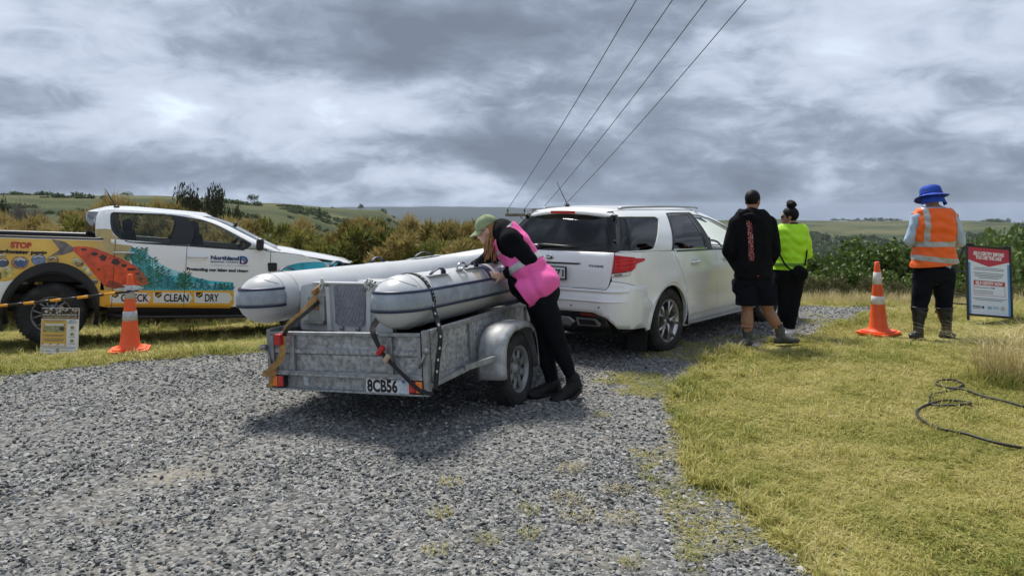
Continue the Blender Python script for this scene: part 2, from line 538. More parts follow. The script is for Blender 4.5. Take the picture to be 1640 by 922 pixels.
def vnoise(X, Y, scale, seed):
    """smooth value noise"""
    rg = np.random.default_rng(seed); T = rg.random((64, 64))
    u, v = X / scale, Y / scale; i, j = np.floor(u).astype(int), np.floor(v).astype(int)
    a, b = u - i, v - j; a = a * a * (3 - 2 * a); b = b * b * (3 - 2 * b)
    g = lambda p, q: T[p % 64, q % 64]
    return (g(i, j) * (1-a) * (1-b) + g(i+1, j) * a * (1-b) + g(i, j+1) * (1-a) * b + g(i+1, j+1) * a * b) * 2 - 1

RK = [0, 9.5, 12.5, 16, 22, 34, 60, 100, 150, 220, 300, 420, 560, 720, 900, 1200, 1800, 2600, 3200, 5000, 9000]
COLS = {  # bearing (photo column at unit depth) -> heights along RK
    -900: [0, 0, -.1, -.4, -.6, -1.5, -2.6, -1.5, 1.0, 4.0, 4.5, 1, -5, -10, -20, -30, -40, -40, -20, -130, -330],
    0:    [0, 0, -.15, -.4, -.6, -1.5, -2.6, -1.5, 1.4, 4.1, 3.6, 0, -8, -15, -20, -30, -40, -40, -20, -130, -330],
    250:  [0, 0, -.2, -.4, -.7, -1.8, -3.0, -2.0, 1.0, 4.1, 3.2, 0, -8, -15, -20, -30, -40, -40, -20, -130, -330],
    430:  [0, 0, -.2, -.5, -.9, -2.2, -4.2, -4.0, -1.5, 1.4, 2.7, 0, -8, -15, -20, -30, -40, -40, -12, -130, -330],
    600:  [0, 0, -.2, -.6, -1.2, -3.0, -6.5, -9.0, -8.0, -4.0, 0.2, -2, -10, -18, -25, -30, -40, -30, -2, -130, -330],
    680:  [0, 0, -.2, -.6, -1.3, -3.6, -8.0, -13.0, -16, -15, -11.0, -10, -14, -20, -25, -30, -40, -26, 0.0, -130, -330],
    780:  [0, 0, -.1, -.6, -1.5, -4.2, -9.5, -16.0, -22, -26, -28, -30, -32, -34, -32, -32, -38, -26, -1.5, -130, -330],
    900:  [0, 0, -.0, -.5, -1.7, -5.0, -10., -18.0, -26, -32, -36, -36, -32, -30, -30, -34, -36, -30, -6, -130, -330],
    1060: [0, 0, 0, -.4, -1.8, -5.6, -11., -19.0, -28, -34, -36, -32, -27, -23, -21, -30, -50, -60, -60, -150, -330],
    1200: [0, 0, 0.02, -.3, -1.9, -6.0, -11., -19.0, -28, -33, -33, -27, -23, -21, -17, -28, -50, -60, -60, -150, -330],
    1400: [0, 0, 0.04, -.2, -1.9, -6.0, -10., -17.0, -25, -30, -30, -24, -21, -20, -17.5, -28, -50, -60, -60, -150, -330],
    1560: [0, 0, 0.10, -.2, -1.6, -4.6, -7.8, -11.0, -17, -25, -28, -24, -20, -17, -15.5, -26, -50, -60, -60, -150, -330],
    1700: [0, 0, 0.15, .1, -1.0, -3.0, -5.0, -6.0, -10, -19, -24, -23, -20, -17, -15.5, -26, -50, -60, -60, -150, -330],
    2600: [0, 0, 0.2, .3, .1, 0, 2, 4, 2, -8, -15, -20, -20, -17, -15.5, -26, -50, -60, -60, -150, -330],
}
CK = sorted(COLS); CT = np.array([COLS[c] for c in CK], float)
def H(X, Y, detail=True):
    """terrain height"""
    X = np.asarray(X, float); Y = np.asarray(Y, float)
    r = np.hypot(X, Y); cx = 820 + 1200 * X / np.maximum(Y, 0.25 * r + 1e-3)
    cx = np.clip(cx, CK[0], CK[-1])
    j = np.clip(np.searchsorted(CK, cx) - 1, 0, len(CK) - 2); ck = np.array(CK, float)
    t = (cx - ck[j]) / (ck[j + 1] - ck[j]); t = t * t * (3 - 2 * t)
    q = np.log(r + 6.0); qk = np.log(np.array(RK, float) + 6.0)
    i = np.clip(np.searchsorted(qk, q) - 1, 0, len(RK) - 2); s = np.clip((q - qk[i]) / (qk[i + 1] - qk[i]), 0, 1)
    s = s * s * (3 - 2 * s) * 0.6 + s * 0.4
    z = (CT[j, i] * (1 - s) + CT[j, i + 1] * s) * (1 - t) + (CT[j + 1, i] * (1 - s) + CT[j + 1, i + 1] * s) * t
    z = np.where(Y < 0, 0.0, z) if False else z * smoothstep(-2, 4, Y)
    if detail:
        z = z + smoothstep(25, 120, r) * (vnoise(X, Y, 37, 1) * 0.5 + vnoise(X, Y, 90, 2) * 0.9) * np.clip(r / 400, .3, 2.2)
        z = z + smoothstep(300, 800, r) * (vnoise(X, Y, 210, 6) * 3.2 + vnoise(X, Y, 75, 12) * 1.0)
        z = z + smoothstep(800, 2500, r) * vnoise(X, Y, 600, 5) * 7
    d, ins = seg_dist(X, Y, GRAVEL)
    right = smoothstep(0.9, 1.6, X) * (~ins)
    z = z + 0.12 * smoothstep(0.05, 2.6, d) * right * (1 - smoothstep(14, 18, r))
    left = smoothstep(-1.5, -3.5, X) * (~ins)
    z = z - 0.10 * smoothstep(0.1, 2.2, d) * left * smoothstep(3, 6, Y) * (1 - smoothstep(14, 18, r))
    z = z + (1 - smoothstep(14, 20, r)) * (vnoise(X, Y, 1.7, 8) * 0.012 + vnoise(X, Y, 0.6, 9) * 0.006)
    return z
def Hs(x, y): return float(H(np.array([x]), np.array([y]))[0])

# ground sheet: polar grid reaching the horizon
ang = np.concatenate([np.linspace(-62, 62, 420), np.linspace(62, 298, 60)[1:-1]]) * math.pi / 180
rad = np.concatenate([[0.15], np.geomspace(0.5, 14, 120), np.geomspace(14.4, 4600, 230)])
A, RR = np.meshgrid(ang, rad); GX, GY = RR * np.sin(A), RR * np.cos(A)
d_, ins_ = seg_dist(GX, GY, GEDGE)
GZ = H(GX, GY) - np.where(ins_, 0.05 * smoothstep(0.0, 0.25, d_), 0.0)
na, nr = len(ang), len(rad)
V = np.stack([GX, GY, GZ], -1).reshape(-1, 3)
ii, jj = np.meshgrid(np.arange(nr - 1), np.arange(na), indexing='ij'); j2 = (jj + 1) % na
F = np.stack([ii * na + jj, ii * na + j2, (ii + 1) * na + j2, (ii + 1) * na + jj], -1).reshape(-1, 4)

def land_material():
    m = bpy.data.materials.new('turf_and_pasture'); N, L, b = nodes_of(m)
    geo = N.new('ShaderNodeNewGeometry')
    def noise(scale, det=5, ro=.6):
        n = N.new('ShaderNodeTexNoise'); n.inputs['Scale'].default_value = scale; n.inputs['Detail'].default_value = det
        n.inputs['Roughness'].default_value = ro; L.new(geo.outputs['Position'], n.inputs['Vector']); return n.outputs['Fac']
    def ramp(src, els):
        r = N.new('ShaderNodeValToRGB')
        while len(r.color_ramp.elements) < len(els): r.color_ramp.elements.new(.5)
        for e, (p, c) in zip(r.color_ramp.elements, els): e.position = p; e.color = tuple(c) + (1,)
        L.new(src, r.inputs[0]); return r.outputs[0]
    near = ramp(noise(1.1), [(.3, (.20, .20, .06)), (.5, (.33, .30, .11)), (.7, (.43, .37, .17))])
    far = ramp(noise(.012, 8, .62), [(.36, (.040, .056, .024)), (.46, (.078, .088, .036)), (.56, (.110, .112, .050)), (.66, (.145, .130, .068))])
    scr = ramp(noise(.022, 7, .72), [(.50, (0, 0, 0)), (.57, (1, 1, 1))])
    mixs = N.new('ShaderNodeMix'); mixs.data_type = 'RGBA'; mixs.inputs['B'].default_value = (.035, .050, .022, 1)
    sc = N.new('ShaderNodeMath'); sc.operation = 'MULTIPLY'; sc.inputs[1].default_value = .75; L.new(scr, sc.inputs[0])
    L.new(sc.outputs[0], mixs.inputs['Factor']); L.new(far, mixs.inputs['A'])
    ln = N.new('ShaderNodeVectorMath'); ln.operation = 'LENGTH'; L.new(geo.outputs['Position'], ln.inputs[0])
    mr = N.new('ShaderNodeMapRange'); mr.inputs['From Min'].default_value = 20; mr.inputs['From Max'].default_value = 60
    L.new(ln.outputs['Value'], mr.inputs['Value'])
    mx = N.new('ShaderNodeMix'); mx.data_type = 'RGBA'; L.new(mr.outputs[0], mx.inputs['Factor'])
    L.new(near, mx.inputs['A']); L.new(mixs.outputs['Result'], mx.inputs['B']); 
    mf = N.new('ShaderNodeMapRange'); mf.inputs['From Min'].default_value = 1300; mf.inputs['From Max'].default_value = 2200; L.new(ln.outputs['Value'], mf.inputs['Value'])
    mw = N.new('ShaderNodeMix'); mw.data_type = 'RGBA'; L.new(mf.outputs[0], mw.inputs['Factor']); L.new(mx.outputs['Result'], mw.inputs['A']); mw.inputs['B'].default_value = (.020, .030, .024, 1)
    L.new(mw.outputs['Result'], b.inputs['Base Color'])
    b.inputs['Roughness'].default_value = .95; b.inputs['Specular IOR Level'].default_value = .1
    bp = N.new('ShaderNodeBump'); bp.inputs['Strength'].default_value = .6; bp.inputs['Distance'].default_value = .04
    L.new(noise(30, 4), bp.inputs['Height']); L.new(bp.outputs[0], b.inputs['Normal'])
    return m
g = link('ground', mesh_np('ground', V, F, [land_material()], smooth=True))
tag(g, 'dry mown turf around the gravel running out to pasture hills', 'ground', kind='structure')

# gravel track sheet
v2, f2 = tess([p for p in GEDGE if p[1] > -1.2 or True], (), 0.35)
v2a = np.array(v2)
vz = H(v2a[:, 0], v2a[:, 1]) + 0.008
def gravel_material():
    m = bpy.data.materials.new('crushed_stone_bed'); N, L, b = nodes_of(m)
    geo = N.new('ShaderNodeNewGeometry')
    def noise(scale, det=5, ro=.6):
        n = N.new('ShaderNodeTexNoise'); n.inputs['Scale'].default_value = scale; n.inputs['Detail'].default_value = det
        n.inputs['Roughness'].default_value = ro; L.new(geo.outputs['Position'], n.inputs['Vector']); return n.outputs['Fac']
    vo = N.new('ShaderNodeTexVoronoi'); vo.inputs['Scale'].default_value = 48; L.new(geo.outputs['Position'], vo.inputs['Vector'])
    ve = N.new('ShaderNodeTexVoronoi'); ve.feature = 'DISTANCE_TO_EDGE'; ve.inputs['Scale'].default_value = 48; L.new(geo.outputs['Position'], ve.inputs['Vector'])
    hs = N.new('ShaderNodeSeparateColor'); L.new(vo.outputs['Color'], hs.inputs[0])
    r = N.new('ShaderNodeValToRGB'); r.color_ramp.elements[0].color = (.075, .076, .074, 1); r.color_ramp.elements[1].color = (.33, .325, .31, 1)
    e = r.color_ramp.elements.new(.6); e.color = (.19, .188, .18, 1)
    L.new(hs.outputs[0], r.inputs[0])
    dust = N.new('ShaderNodeValToRGB'); dust.color_ramp.elements[0].position = .56; dust.color_ramp.elements[0].color = (0, 0, 0, 1)
    dust.color_ramp.elements[1].position = .74; dust.color_ramp.elements[1].color = (.6, .6, .6, 1)
    L.new(noise(.8, 5, .6), dust.inputs[0])
    mx = N.new('ShaderNodeMix'); mx.data_type = 'RGBA'; mx.inputs['B'].default_value = (.34, .295, .215, 1)
    L.new(dust.outputs[0], mx.inputs['Factor']); L.new(r.outputs[0], mx.inputs['A']); L.new(mx.outputs['Result'], b.inputs['Base Color'])
    b.inputs['Roughness'].default_value = .9; b.inputs['Specular IOR Level'].default_value = .25
    bp = N.new('ShaderNodeBump'); bp.inputs['Strength'].default_value = 1; bp.inputs['Distance'].default_value = .012
    L.new(ve.outputs['Distance'], bp.inputs['Height']); L.new(bp.outputs[0], b.inputs['Normal'])
    return m
gt = link('gravel_track', mesh_np('gravel_track', np.column_stack([v2a, vz]), np.array(f2), [gravel_material()], smooth=True))
tag(gt, 'grey crushed stone track with dusty worn wheel marks', 'track', kind='structure')

# ------------------------------------------------------------------ loose stones
def stone_mesh(k):
    rg = random.Random(100 + k); bm = bmesh.new()
    pts = []
    for i in range(11):
        v = Vector((rg.gauss(0, 1), rg.gauss(0, 1), rg.gauss(0, 1))).normalized()
        pts.append(bm.verts.new(Vector((v.x * rg.uniform(.8, 1.2), v.y * rg.uniform(.55, .95), v.z * rg.uniform(.28, .5))) * .5))
    bmesh.ops.convex_hull(bm, input=bm.verts[:])
    me = bpy.data.meshes.new('stone_%d' % k); bm.to_mesh(me); bm.free()
    return me
def stone_material():
    m = bpy.data.materials.new('broken_greywacke'); N, L, b = nodes_of(m)
    oi = N.new('ShaderNodeObjectInfo'); r = N.new('ShaderNodeValToRGB'); els = [(0, (.045, .048, .050)), (.22, (.105, .110, .112)), (.55, (.205, .212, .212)), (.80, (.32, .325, .32)), (.93, (.44, .44, .43)), (1, (.33, .28, .21))]
    while len(r.color_ramp.elements) < len(els): r.color_ramp.elements.new(.5)
    for e, (p, c) in zip(r.color_ramp.elements, els): e.position = p; e.color = c + (1,)
    L.new(oi.outputs['Random'], r.inputs[0]); L.new(r.outputs[0], b.inputs['Base Color'])
    b.inputs['Roughness'].default_value = .8; b.inputs['Specular IOR Level'].default_value = .3
    return m
smat = stone_material()
stones = [stone_mesh(k) for k in range(8)]
for s in stones: s.materials.append(smat)
def sample(n, x0, x1, y0, y1):
    return np.column_stack([rng.uniform(x0, x1, n), rng.uniform(y0, y1, n)])
def in_view(p, m=60):
    px = 820 + 1200 * p[:, 0] / p[:, 1]
    return (px > -m) & (px < 1640 + m)
def rut(x, y):
    """worn bands where wheels run"""
    q = x - .78 * y + .35 * vnoise(x, y, 1.8, 25)
    return np.clip(np.exp(-((q + 5.55) / .26) ** 2) + np.exp(-((q + 4.15) / .24) ** 2) + .8 * np.exp(-((q + 7.6) / .3) ** 2) + .7 * np.exp(-((q + 2.6) / .22) ** 2), 0, 1)
SP = []; SS = []
for (x0, x1, y0, y1, dens, s0, s1) in ((-5.2, 1.6, 2.7, 5.0, 2300, .016, .048), (-7.6, 1.8, 5.0, 8.9, 1500, .018, .046), (-4, 9, 8.9, 13.4, 420, .03, .055),
                                       (-7, 2, 1.0, 2.9, 120, .02, .045)):
    n = int((x1 - x0) * (y1 - y0) * dens); p = sample(n, x0, x1, y0, y1)
    d, i_ = seg_dist(p[:, 0], p[:, 1], GEDGE)
    w = vnoise(p[:, 0], p[:, 1], .9, 21) * .45 + vnoise(p[:, 0] - p[:, 1] * .75, p[:, 1] * .12, .42, 22) * .45
    w = w + .35 * vnoise(p[:, 0], p[:, 1], 2.4, 24) - .5 * rut(p[:, 0], p[:, 1])
    keep = i_ & in_view(p, 480) & (rng.random(n) < np.clip(.76 + .6 * w, .16, 1))
    stray = (~i_) & (rng.random(n) < .5 * np.exp(-(d / .16) ** 2))
    p = p[keep | (stray & in_view(p))]
    big_ = vnoise(p[:, 0], p[:, 1], 1.6, 23)
    s = s0 + (s1 - s0) * rng.random(len(p)) ** 3.0 * (1 + .35 * big_)
    SP.append(p); SS.append(s)
SP = np.vstack(SP); SS = np.concatenate(SS)
sz = H(SP[:, 0], SP[:, 1]) + .008 + SS * rng.uniform(.02, .22, len(SS))
rot = np.column_stack([rng.normal(0, .35, len(SS)), rng.normal(0, .35, len(SS)), rng.uniform(0, 6.28, len(SS))])
scl = np.column_stack([SS * rng.uniform(.8, 1.25, len(SS)), SS * rng.uniform(.8, 1.2, len(SS)), SS * rng.uniform(.7, 1.2, len(SS))])
o = scatter('loose_stones', np.column_stack([SP, sz]), rot, scl, rng.integers(0, 8, len(SS)), stones)
tag(o, 'loose broken grey stones covering the gravel track', 'gravel', kind='stuff')
print('stones', len(SS))

# ------------------------------------------------------------------ grass
def tuft_mesh(name, n, h, spread, width, bend, seed, mat):
    rg = random.Random(seed); V = []; F = []
    for i in range(n):
        a = rg.uniform(0, 6.283); r0 = spread * math.sqrt(rg.random()); bx, by = r0 * math.cos(a), r0 * math.sin(a)
        d = rg.uniform(0, 6.283); hh = h * rg.uniform(.5, 1.15); bn = bend * rg.uniform(.3, 1.3) * hh
        w = width * rg.uniform(.7, 1.2); sx, sy = -math.sin(d) * w / 2, math.cos(d) * w / 2; dx, dy = math.cos(d), math.sin(d)
        b = len(V)
        V += [(bx - sx, by - sy, 0), (bx + sx, by + sy, 0),
              (bx + dx*bn*.35 + sx*.8, by + dy*bn*.35 + sy*.8, hh*.6), (bx + dx*bn*.35 - sx*.8, by + dy*bn*.35 - sy*.8, hh*.6),
              (bx + dx*bn, by + dy*bn, hh * max(.45, 1 - .25 * bend))]
        F += [(b, b+1, b+2, b+3), (b+3, b+2, b+4, b+4)]
    me = bpy.data.meshes.new(name)
    me.from_pydata(V, [], [f if f[2] != f[3] else f[:3] for f in F]); me.materials.append(mat); me.update()
    return me
gmat = foliage('lawn_blades', [(.13, .19, .035), (.31, .33, .075), (.50, .465, .145), (.62, .55, .24), (.74, .66, .40)], world_scale=1.1, trans=.45, rnd=.5)
gsrc = [tuft_mesh('tuft_%d' % k, 15, .034, .044, .0048, 1.7, k, gmat) for k in range(4)] + [tuft_mesh('long_tuft_%d' % k, 12, .075, .03, .005, .8, 40 + k, gmat) for k in range(2)]
TRAMPLED = [(-4.36, 8.55, .34), (4.62, 9.45, .34), (-5.31, 8.78, .3), (4.95, 8.95, .45), (6.05, 9.75, .5), (2.83, 8.7, .45), (3.15, 8.75, .4), (3.5, 9.5, .4), (-6.72, 8.75, .3)]
GP = []; GS = []; GI = []
for (x0, x1, y0, y1, dens, sc) in ((.8, 5.6, 2.2, 5.2, 1700, 1.05), (1.0, 8.0, 5.2, 8.0, 1100, 1.2), (1.4, 10, 8.0, 13.2, 600, 1.35), (-9.5, 1.5, 6.2, 10.2, 600, 1.35), (-12, 4, 10.2, 15.5, 240, 1.8), (3, 13, 13.0, 16.5, 230, 1.8)):
    n = int((x1 - x0) * (y1 - y0) * dens); p = sample(n, x0, x1, y0, y1)
    d, i_ = seg_dist(p[:, 0], p[:, 1], GEDGE)
    w = vnoise(p[:, 0], p[:, 1], .55, 31) * .6 + vnoise(p[:, 0], p[:, 1], .17, 32) * .4
    keep = (~i_) & in_view(p, 620) & (rng.random(n) < .97 + .2 * w)
    patch = i_ & (d < .75) & (w > .02 + .55 * d) & (p[:, 0] > .2) & in_view(p)
    patch |= i_ & (d < .45) & (w > .05) & (p[:, 0] < -3.6) & in_view(p)
    weeds = i_ & (p[:, 0] > -.5) & (p[:, 1] < 6.5) & (w > .44) & (rng.random(n) < .45)
    k = keep | patch | weeds; p = p[k]; dd = d[k]; ww = w[k]; insid = i_[k]
    edge = np.exp(-(dd / .22) ** 2)
    s = sc * (.75 + .5 * rng.random(len(p))) * (1 + .35 * ww) * np.where(insid, .62, 1 + .25 * edge)
    idx = rng.integers(0, 4, len(p)); lg = (rng.random(len(p)) < (.05 + .30 * edge * (ww > -.1))) & ~insid
    idx[lg] = rng.integers(4, 6, lg.sum())
    for ex, ey, er in TRAMPLED:
        dq = np.hypot(p[:, 0] - ex, p[:, 1] - ey); s = s * np.clip(.5 + .5 * smoothstep(er * .6, er * .6 + .3, dq), .5, 1)
    GP.append(p); GS.append(s); GI.append(idx)
GP = np.vstack(GP); GS = np.concatenate(GS); GI = np.concatenate(GI)
gz = H(GP[:, 0], GP[:, 1]) - .004; n = len(GS)
o = scatter('lawn_grass', np.column_stack([GP, gz]), np.column_stack([rng.normal(0, .12, n), rng.normal(0, .12, n), rng.uniform(0, 6.28, n)]),
            np.column_stack([GS, GS, GS * rng.uniform(.8, 1.2, n)]), GI, gsrc)
tag(o, 'short dry yellow green grass on both sides of the gravel', 'grass', kind='stuff')
print('tufts', n)

# dry seeding grass along the far edge of the track
dmat = foliage('dry_stalks', [(.34, .28, .11), (.50, .42, .19), (.64, .55, .31), (.72, .64, .42)], world_scale=.8, trans=.3, rnd=.7)
dsrc = [tuft_mesh('stalks_%d' % k, 16, .34, .09, .006, .45, 60 + k, dmat) for k in range(3)]
n = 1500
fx = rng.uniform(3.0, 12.5, n); fy = 13.2 + .03 * (fx - 3) ** 1.3 + rng.uniform(0, 1.1, n) ** 1.2
d, i_ = seg_dist(fx, fy, GEDGE); k = ~i_; fx, fy = fx[k], fy[k]
n2 = 900; lx = rng.uniform(-11, 3.5, n2); ly = 12.9 + rng.uniform(0, 1.5, n2) + .0 * lx
fx = np.concatenate([fx, lx]); fy = np.concatenate([fy, ly]); n = len(fx); s = rng.uniform(.35, .95, n)
o = scatter('dry_verge_grass', np.column_stack([fx, fy, H(fx, fy) - .01]), np.column_stack([rng.normal(0, .15, n), rng.normal(0, .15, n), rng.uniform(0, 6.28, n)]),
            np.column_stack([s, s, s]), rng.integers(0, 3, n), dsrc)
tag(o, 'dry seeding grass fringe along the far side of the track', 'grass', kind='stuff')

# ------------------------------------------------------------------ leafy crowns
def leaf_cloud(name, centers, radii, per, leaf, aspect, seed, mat, up=0.0, flat=.6):
    """many small folded leaves in clumps; centers (k,3), radii (k,)"""
    rg = np.random.default_rng(seed); C = np.repeat(np.asarray(centers, float), per, 0); Rr = np.repeat(np.asarray(radii, float), per)
    n = len(C); d = rg.normal(size=(n, 3)); d /= np.linalg.norm(d, axis=1, keepdims=True)
    rad_ = Rr * rg.random(n) ** (1 / 2.2); pos = C + d * rad_[:, None] * np.array([1, 1, flat + .4])
    ax = d * .7 + rg.normal(size=(n, 3)) * .6 + np.array([0, 0, up]); ax /= np.linalg.norm(ax, axis=1, keepdims=True)
    sd_ = np.cross(ax, rg.normal(size=(n, 3))); sd_ /= np.linalg.norm(sd_, axis=1, keepdims=True) + 1e-9
    L_ = leaf * rg.uniform(.6, 1.3, n)[:, None]; W_ = L_ * aspect
    V = np.stack([pos - ax * L_ * .5, pos + sd_ * W_ * .5, pos + ax * L_ * .5, pos - sd_ * W_ * .5], 1).reshape(-1, 3)
    F = np.arange(4 * n).reshape(-1, 4)
    return mesh_np(name, V, F, [mat])

def dome_clumps(k, rx, rz, seed, lo=.1, fill=.55):
    rg = np.random.default_rng(seed); out = []
    while len(out) < k:
        v = rg.normal(size=3); v /= np.linalg.norm(v); v[2] = abs(v[2]) if rg.random() < .8 else v[2] * .5
        t = rg.uniform(fill, 1.0); out.append((v[0] * rx * t, v[1] * rx * t, rz * (lo + (1 - lo) * max(0, .25 + .75 * v[2]) * t)))
    return np.array(out)

def trunk_mesh(name, h, r, limbs, spread, seed):
    rg = random.Random(seed); mb = MB()
    mb.tube([(0, 0, -.25), (rg.uniform(-.05, .05) * h, rg.uniform(-.05, .05) * h, h * .5), (rg.uniform(-.08, .08) * h, rg.uniform(-.08, .08) * h, h)], [r, r * .75, r * .35], 7)
    for i in range(limbs):
        a = 6.283 * i / limbs + rg.uniform(-.4, .4); z0 = h * rg.uniform(.2, .7); e = spread * rg.uniform(.5, 1)
        mb.tube([(0, 0, z0), (math.cos(a) * e * .5, math.sin(a) * e * .5, z0 + h * .18), (math.cos(a) * e, math.sin(a) * e, z0 + h * rg.uniform(.25, .5))], [r * .5, r * .32, r * .12], 5)
    return mb.mesh(name)
bark = M('grey_bark', (.11, .095, .08), .9, var=.4, vscale=9, bump=.4, bscale=30)

def put_tree(name, crown, trunk, mat_unused, loc, s, rz, label, cat, group, sz=1.0):
    t = empty(name, loc, (0, 0, rz)); t.scale = (s, s, s * sz)
    a = bpy.data.objects.new('crown', crown); COL.objects.link(a); a.parent = t
    if trunk is not None:
        b_ = bpy.data.objects.new('trunk', trunk); COL.objects.link(b_); b_.parent = t
    return tag(t, label, cat, group)

# feathery scrub behind the utility truck
scrub_cols = {
    'straw': [(.17, .135, .045), (.32, .25, .09), (.44, .345, .135), (.54, .44, .22)],
    'brown': [(.10, .098, .026), (.23, .19, .058), (.37, .285, .10), (.48, .37, .15)],
    'olive': [(.055, .072, .015), (.13, .145, .030), (.25, .24, .058), (.37, .32, .10)],
}
def spray_mesh(name, rx, rz, n, seed, mat, blade=.34, w=.05, clumps=34, up=.55):
    """feathery sprays radiating from many rounded clumps: an uneven, billowy bush"""
    rg = np.random.default_rng(seed); C = dome_clumps(clumps, rx * .8, rz * .82, seed + 500, lo=.05, fill=.35); cr_ = rg.uniform(.22, .42, clumps) * rx
    k = rg.integers(0, clumps, n); d = rg.normal(size=(n, 3)); d[:, 2] = np.abs(d[:, 2]) * .9 - .15; d /= np.linalg.norm(d, axis=1, keepdims=True)
    base = C[k] + d * (cr_[k] * rg.random(n) ** .45)[:, None]
    out = d * 1.0 + np.array([0, 0, up]) + rg.normal(size=(n, 3)) * .35; out /= np.linalg.norm(out, axis=1, keepdims=True)
    V = []
    for q in range(3):
        dirn = out + rg.normal(size=(n, 3)) * .38; dirn /= np.linalg.norm(dirn, axis=1, keepdims=True)
        sd_ = np.cross(dirn, rg.normal(size=(n, 3))); sd_ /= np.linalg.norm(sd_, axis=1, keepdims=True)
        L_ = (blade * rg.uniform(.45, 1.2, n))[:, None]; W_ = w * rg.uniform(.5, 1.2, n)[:, None]
        p0 = base - dirn * L_ * .3
        V.append(np.stack([p0, base + dirn * L_ * .25 + sd_ * W_ * .5, base + dirn * L_ * .7, base + dirn * L_ * .25 - sd_ * W_ * .5], 1))
    V = np.concatenate(V, 0).reshape(-1, 3); F = np.arange(len(V)).reshape(-1, 4)
    return mesh_np(name, V, F, [mat])
SCRUB = {}
for nm, cols in scrub_cols.items():
    fm = foliage('scrub_' + nm, cols, world_scale=1.1, trans=.3, rnd=.5)
    SCRUB[nm] = [spray_mesh('foliage', 1.0, 1.85, 6800, 11 + 3 * k + len(nm), fm, blade=.20 if nm != 'straw' else .34, w=.034 if nm != 'straw' else .024, up=.5 if nm != 'straw' else .9) for k in range(3)]
stem = trunk_mesh('stem', .6, .05, 4, .45, 5)
stem.materials.append(bark)
prof = curve([(-500, 350), (-200, 345), (0, 343), (40, 351), (85, 346), (110, 334), (170, 322), (250, 319), (300, 334), (360, 343), (430, 349), (500, 354), (560, 349), (640, 357), (690, 350), (740, 352), (800, 353), (850, 342), (905, 350), (960, 372), (1050, 400)])
rs = random.Random(5)
LBL = {'straw': 'pale straw coloured feathery scrub bush on the rough bank behind the wrapped truck',
       'brown': 'russet brown feathery scrub bush growing in the thicket behind boat and truck',
       'olive': 'olive green feathery scrub bush growing in the thicket behind boat and truck'}
for row, (dep, step) in enumerate(((13.9, 44), (15.6, 40), (17.8, 40), (21.0, 44))):
    px = -330 + row * 13
    while px < 905 + row * 22:
        dd = dep + rs.uniform(-.5, .5)
        if px < 620 and row == 0: dd += 1.2 * max(0, min(1, (px - 330) / 150)) if px > 330 else 0
        top = prof(px) + (14 - 6 * row if row < 3 else -1) + rs.uniform(-3, 9)
        x = (px - 820) / 1200 * dd; zg = Hs(x, dd); zt = EYE - (top - 330) / 1200 * dd; h = max(.5, zt - zg)
        if px < 125: kind = rs.choices(['straw', 'brown', 'olive'], (7, 1, 2))[0]
        elif px < 400: kind = rs.choices(['straw', 'brown', 'olive'], (3, 6, 3))[0]
        else: kind = rs.choices(['straw', 'brown', 'olive'], (.8, 4, 6))[0]
        t = put_tree('scrub_bush', rs.choice(SCRUB[kind]), stem, None, (x, dd, zg - .05), rs.uniform(.75, 1.15), rs.uniform(0, 6.28), LBL[kind], 'bush', kind + ' scrub bushes', 1.0)
        q_ = h / 1.72; t.scale = (min(t.scale[0], 1.0) * (.6 + .4 * q_), min(t.scale[1], 1.0) * (.6 + .4 * q_), q_)
        px += step * rs.uniform(.7, 1.25)

# broadleaf bushes on the right, beyond the track
leafm = foliage('broad_leaves', [(.024, .046, .010), (.060, .100, .018), (.120, .175, .034), (.21, .26, .065)], world_scale=.8, trans=.22, rnd=.5, rough=.45)
leafm2 = foliage('dull_leaves', [(.045, .050, .018), (.085, .086, .030), (.14, .13, .048), (.21, .18, .08)], world_scale=.8, trans=.2, rnd=.55)
leafm3 = foliage('bright_leaves', [(.040, .070, .014), (.080, .130, .025), (.135, .195, .042), (.20, .25, .075)], world_scale=.25, trans=.22, rnd=.45)
BROAD = [leaf_cloud('crown', dome_clumps(95, 1.0, 1.75, 70 + k, fill=.62), rng.uniform(.17, .32, 95), 85, .115, .6, 80 + k, leafm) for k in range(3)]
DULL = [leaf_cloud('crown', dome_clumps(70, 1.0, 1.25, 90 + k, fill=.5), rng.uniform(.14, .26, 70), 90, .085, .34, 95 + k, leafm2, up=.3) for k in range(2)]
BRIGHT = [leaf_cloud('crown', dome_clumps(80, 1.0, 1.35, 110 + k, fill=.6), rng.uniform(.16, .30, 80), 75, .10, .65, 115 + k, leafm3) for k in range(2)]
trunk = trunk_mesh('trunk', .7, .06, 5, .5, 9); trunk.materials.append(bark)
def bush_at(px, top, d, w, kind, label, cat='bush', group=None, name='leafy_bush'):
    x = (px - 820) / 1200 * d; zg = Hs(x, d); zt = EYE - (top - 330) / 1200 * d; h = max(.6, zt - zg)
    rx = w / 2 / 1200 * d
    src = {'broad': BROAD, 'dull': DULL, 'bright': BRIGHT}[kind]
    t = put_tree(name, rs.choice(src), trunk, None, (x, d, zg - .1), 1, rs.uniform(0, 6.28), label, cat, group)
    nat = {'broad': 1.85, 'dull': 1.35, 'bright': 1.5}[kind]; sxy = max(rx, h / nat * .75)
    t.scale = (sxy, sxy, h / nat)
    return t
DG = 'dark leafy bushes beyond the track'
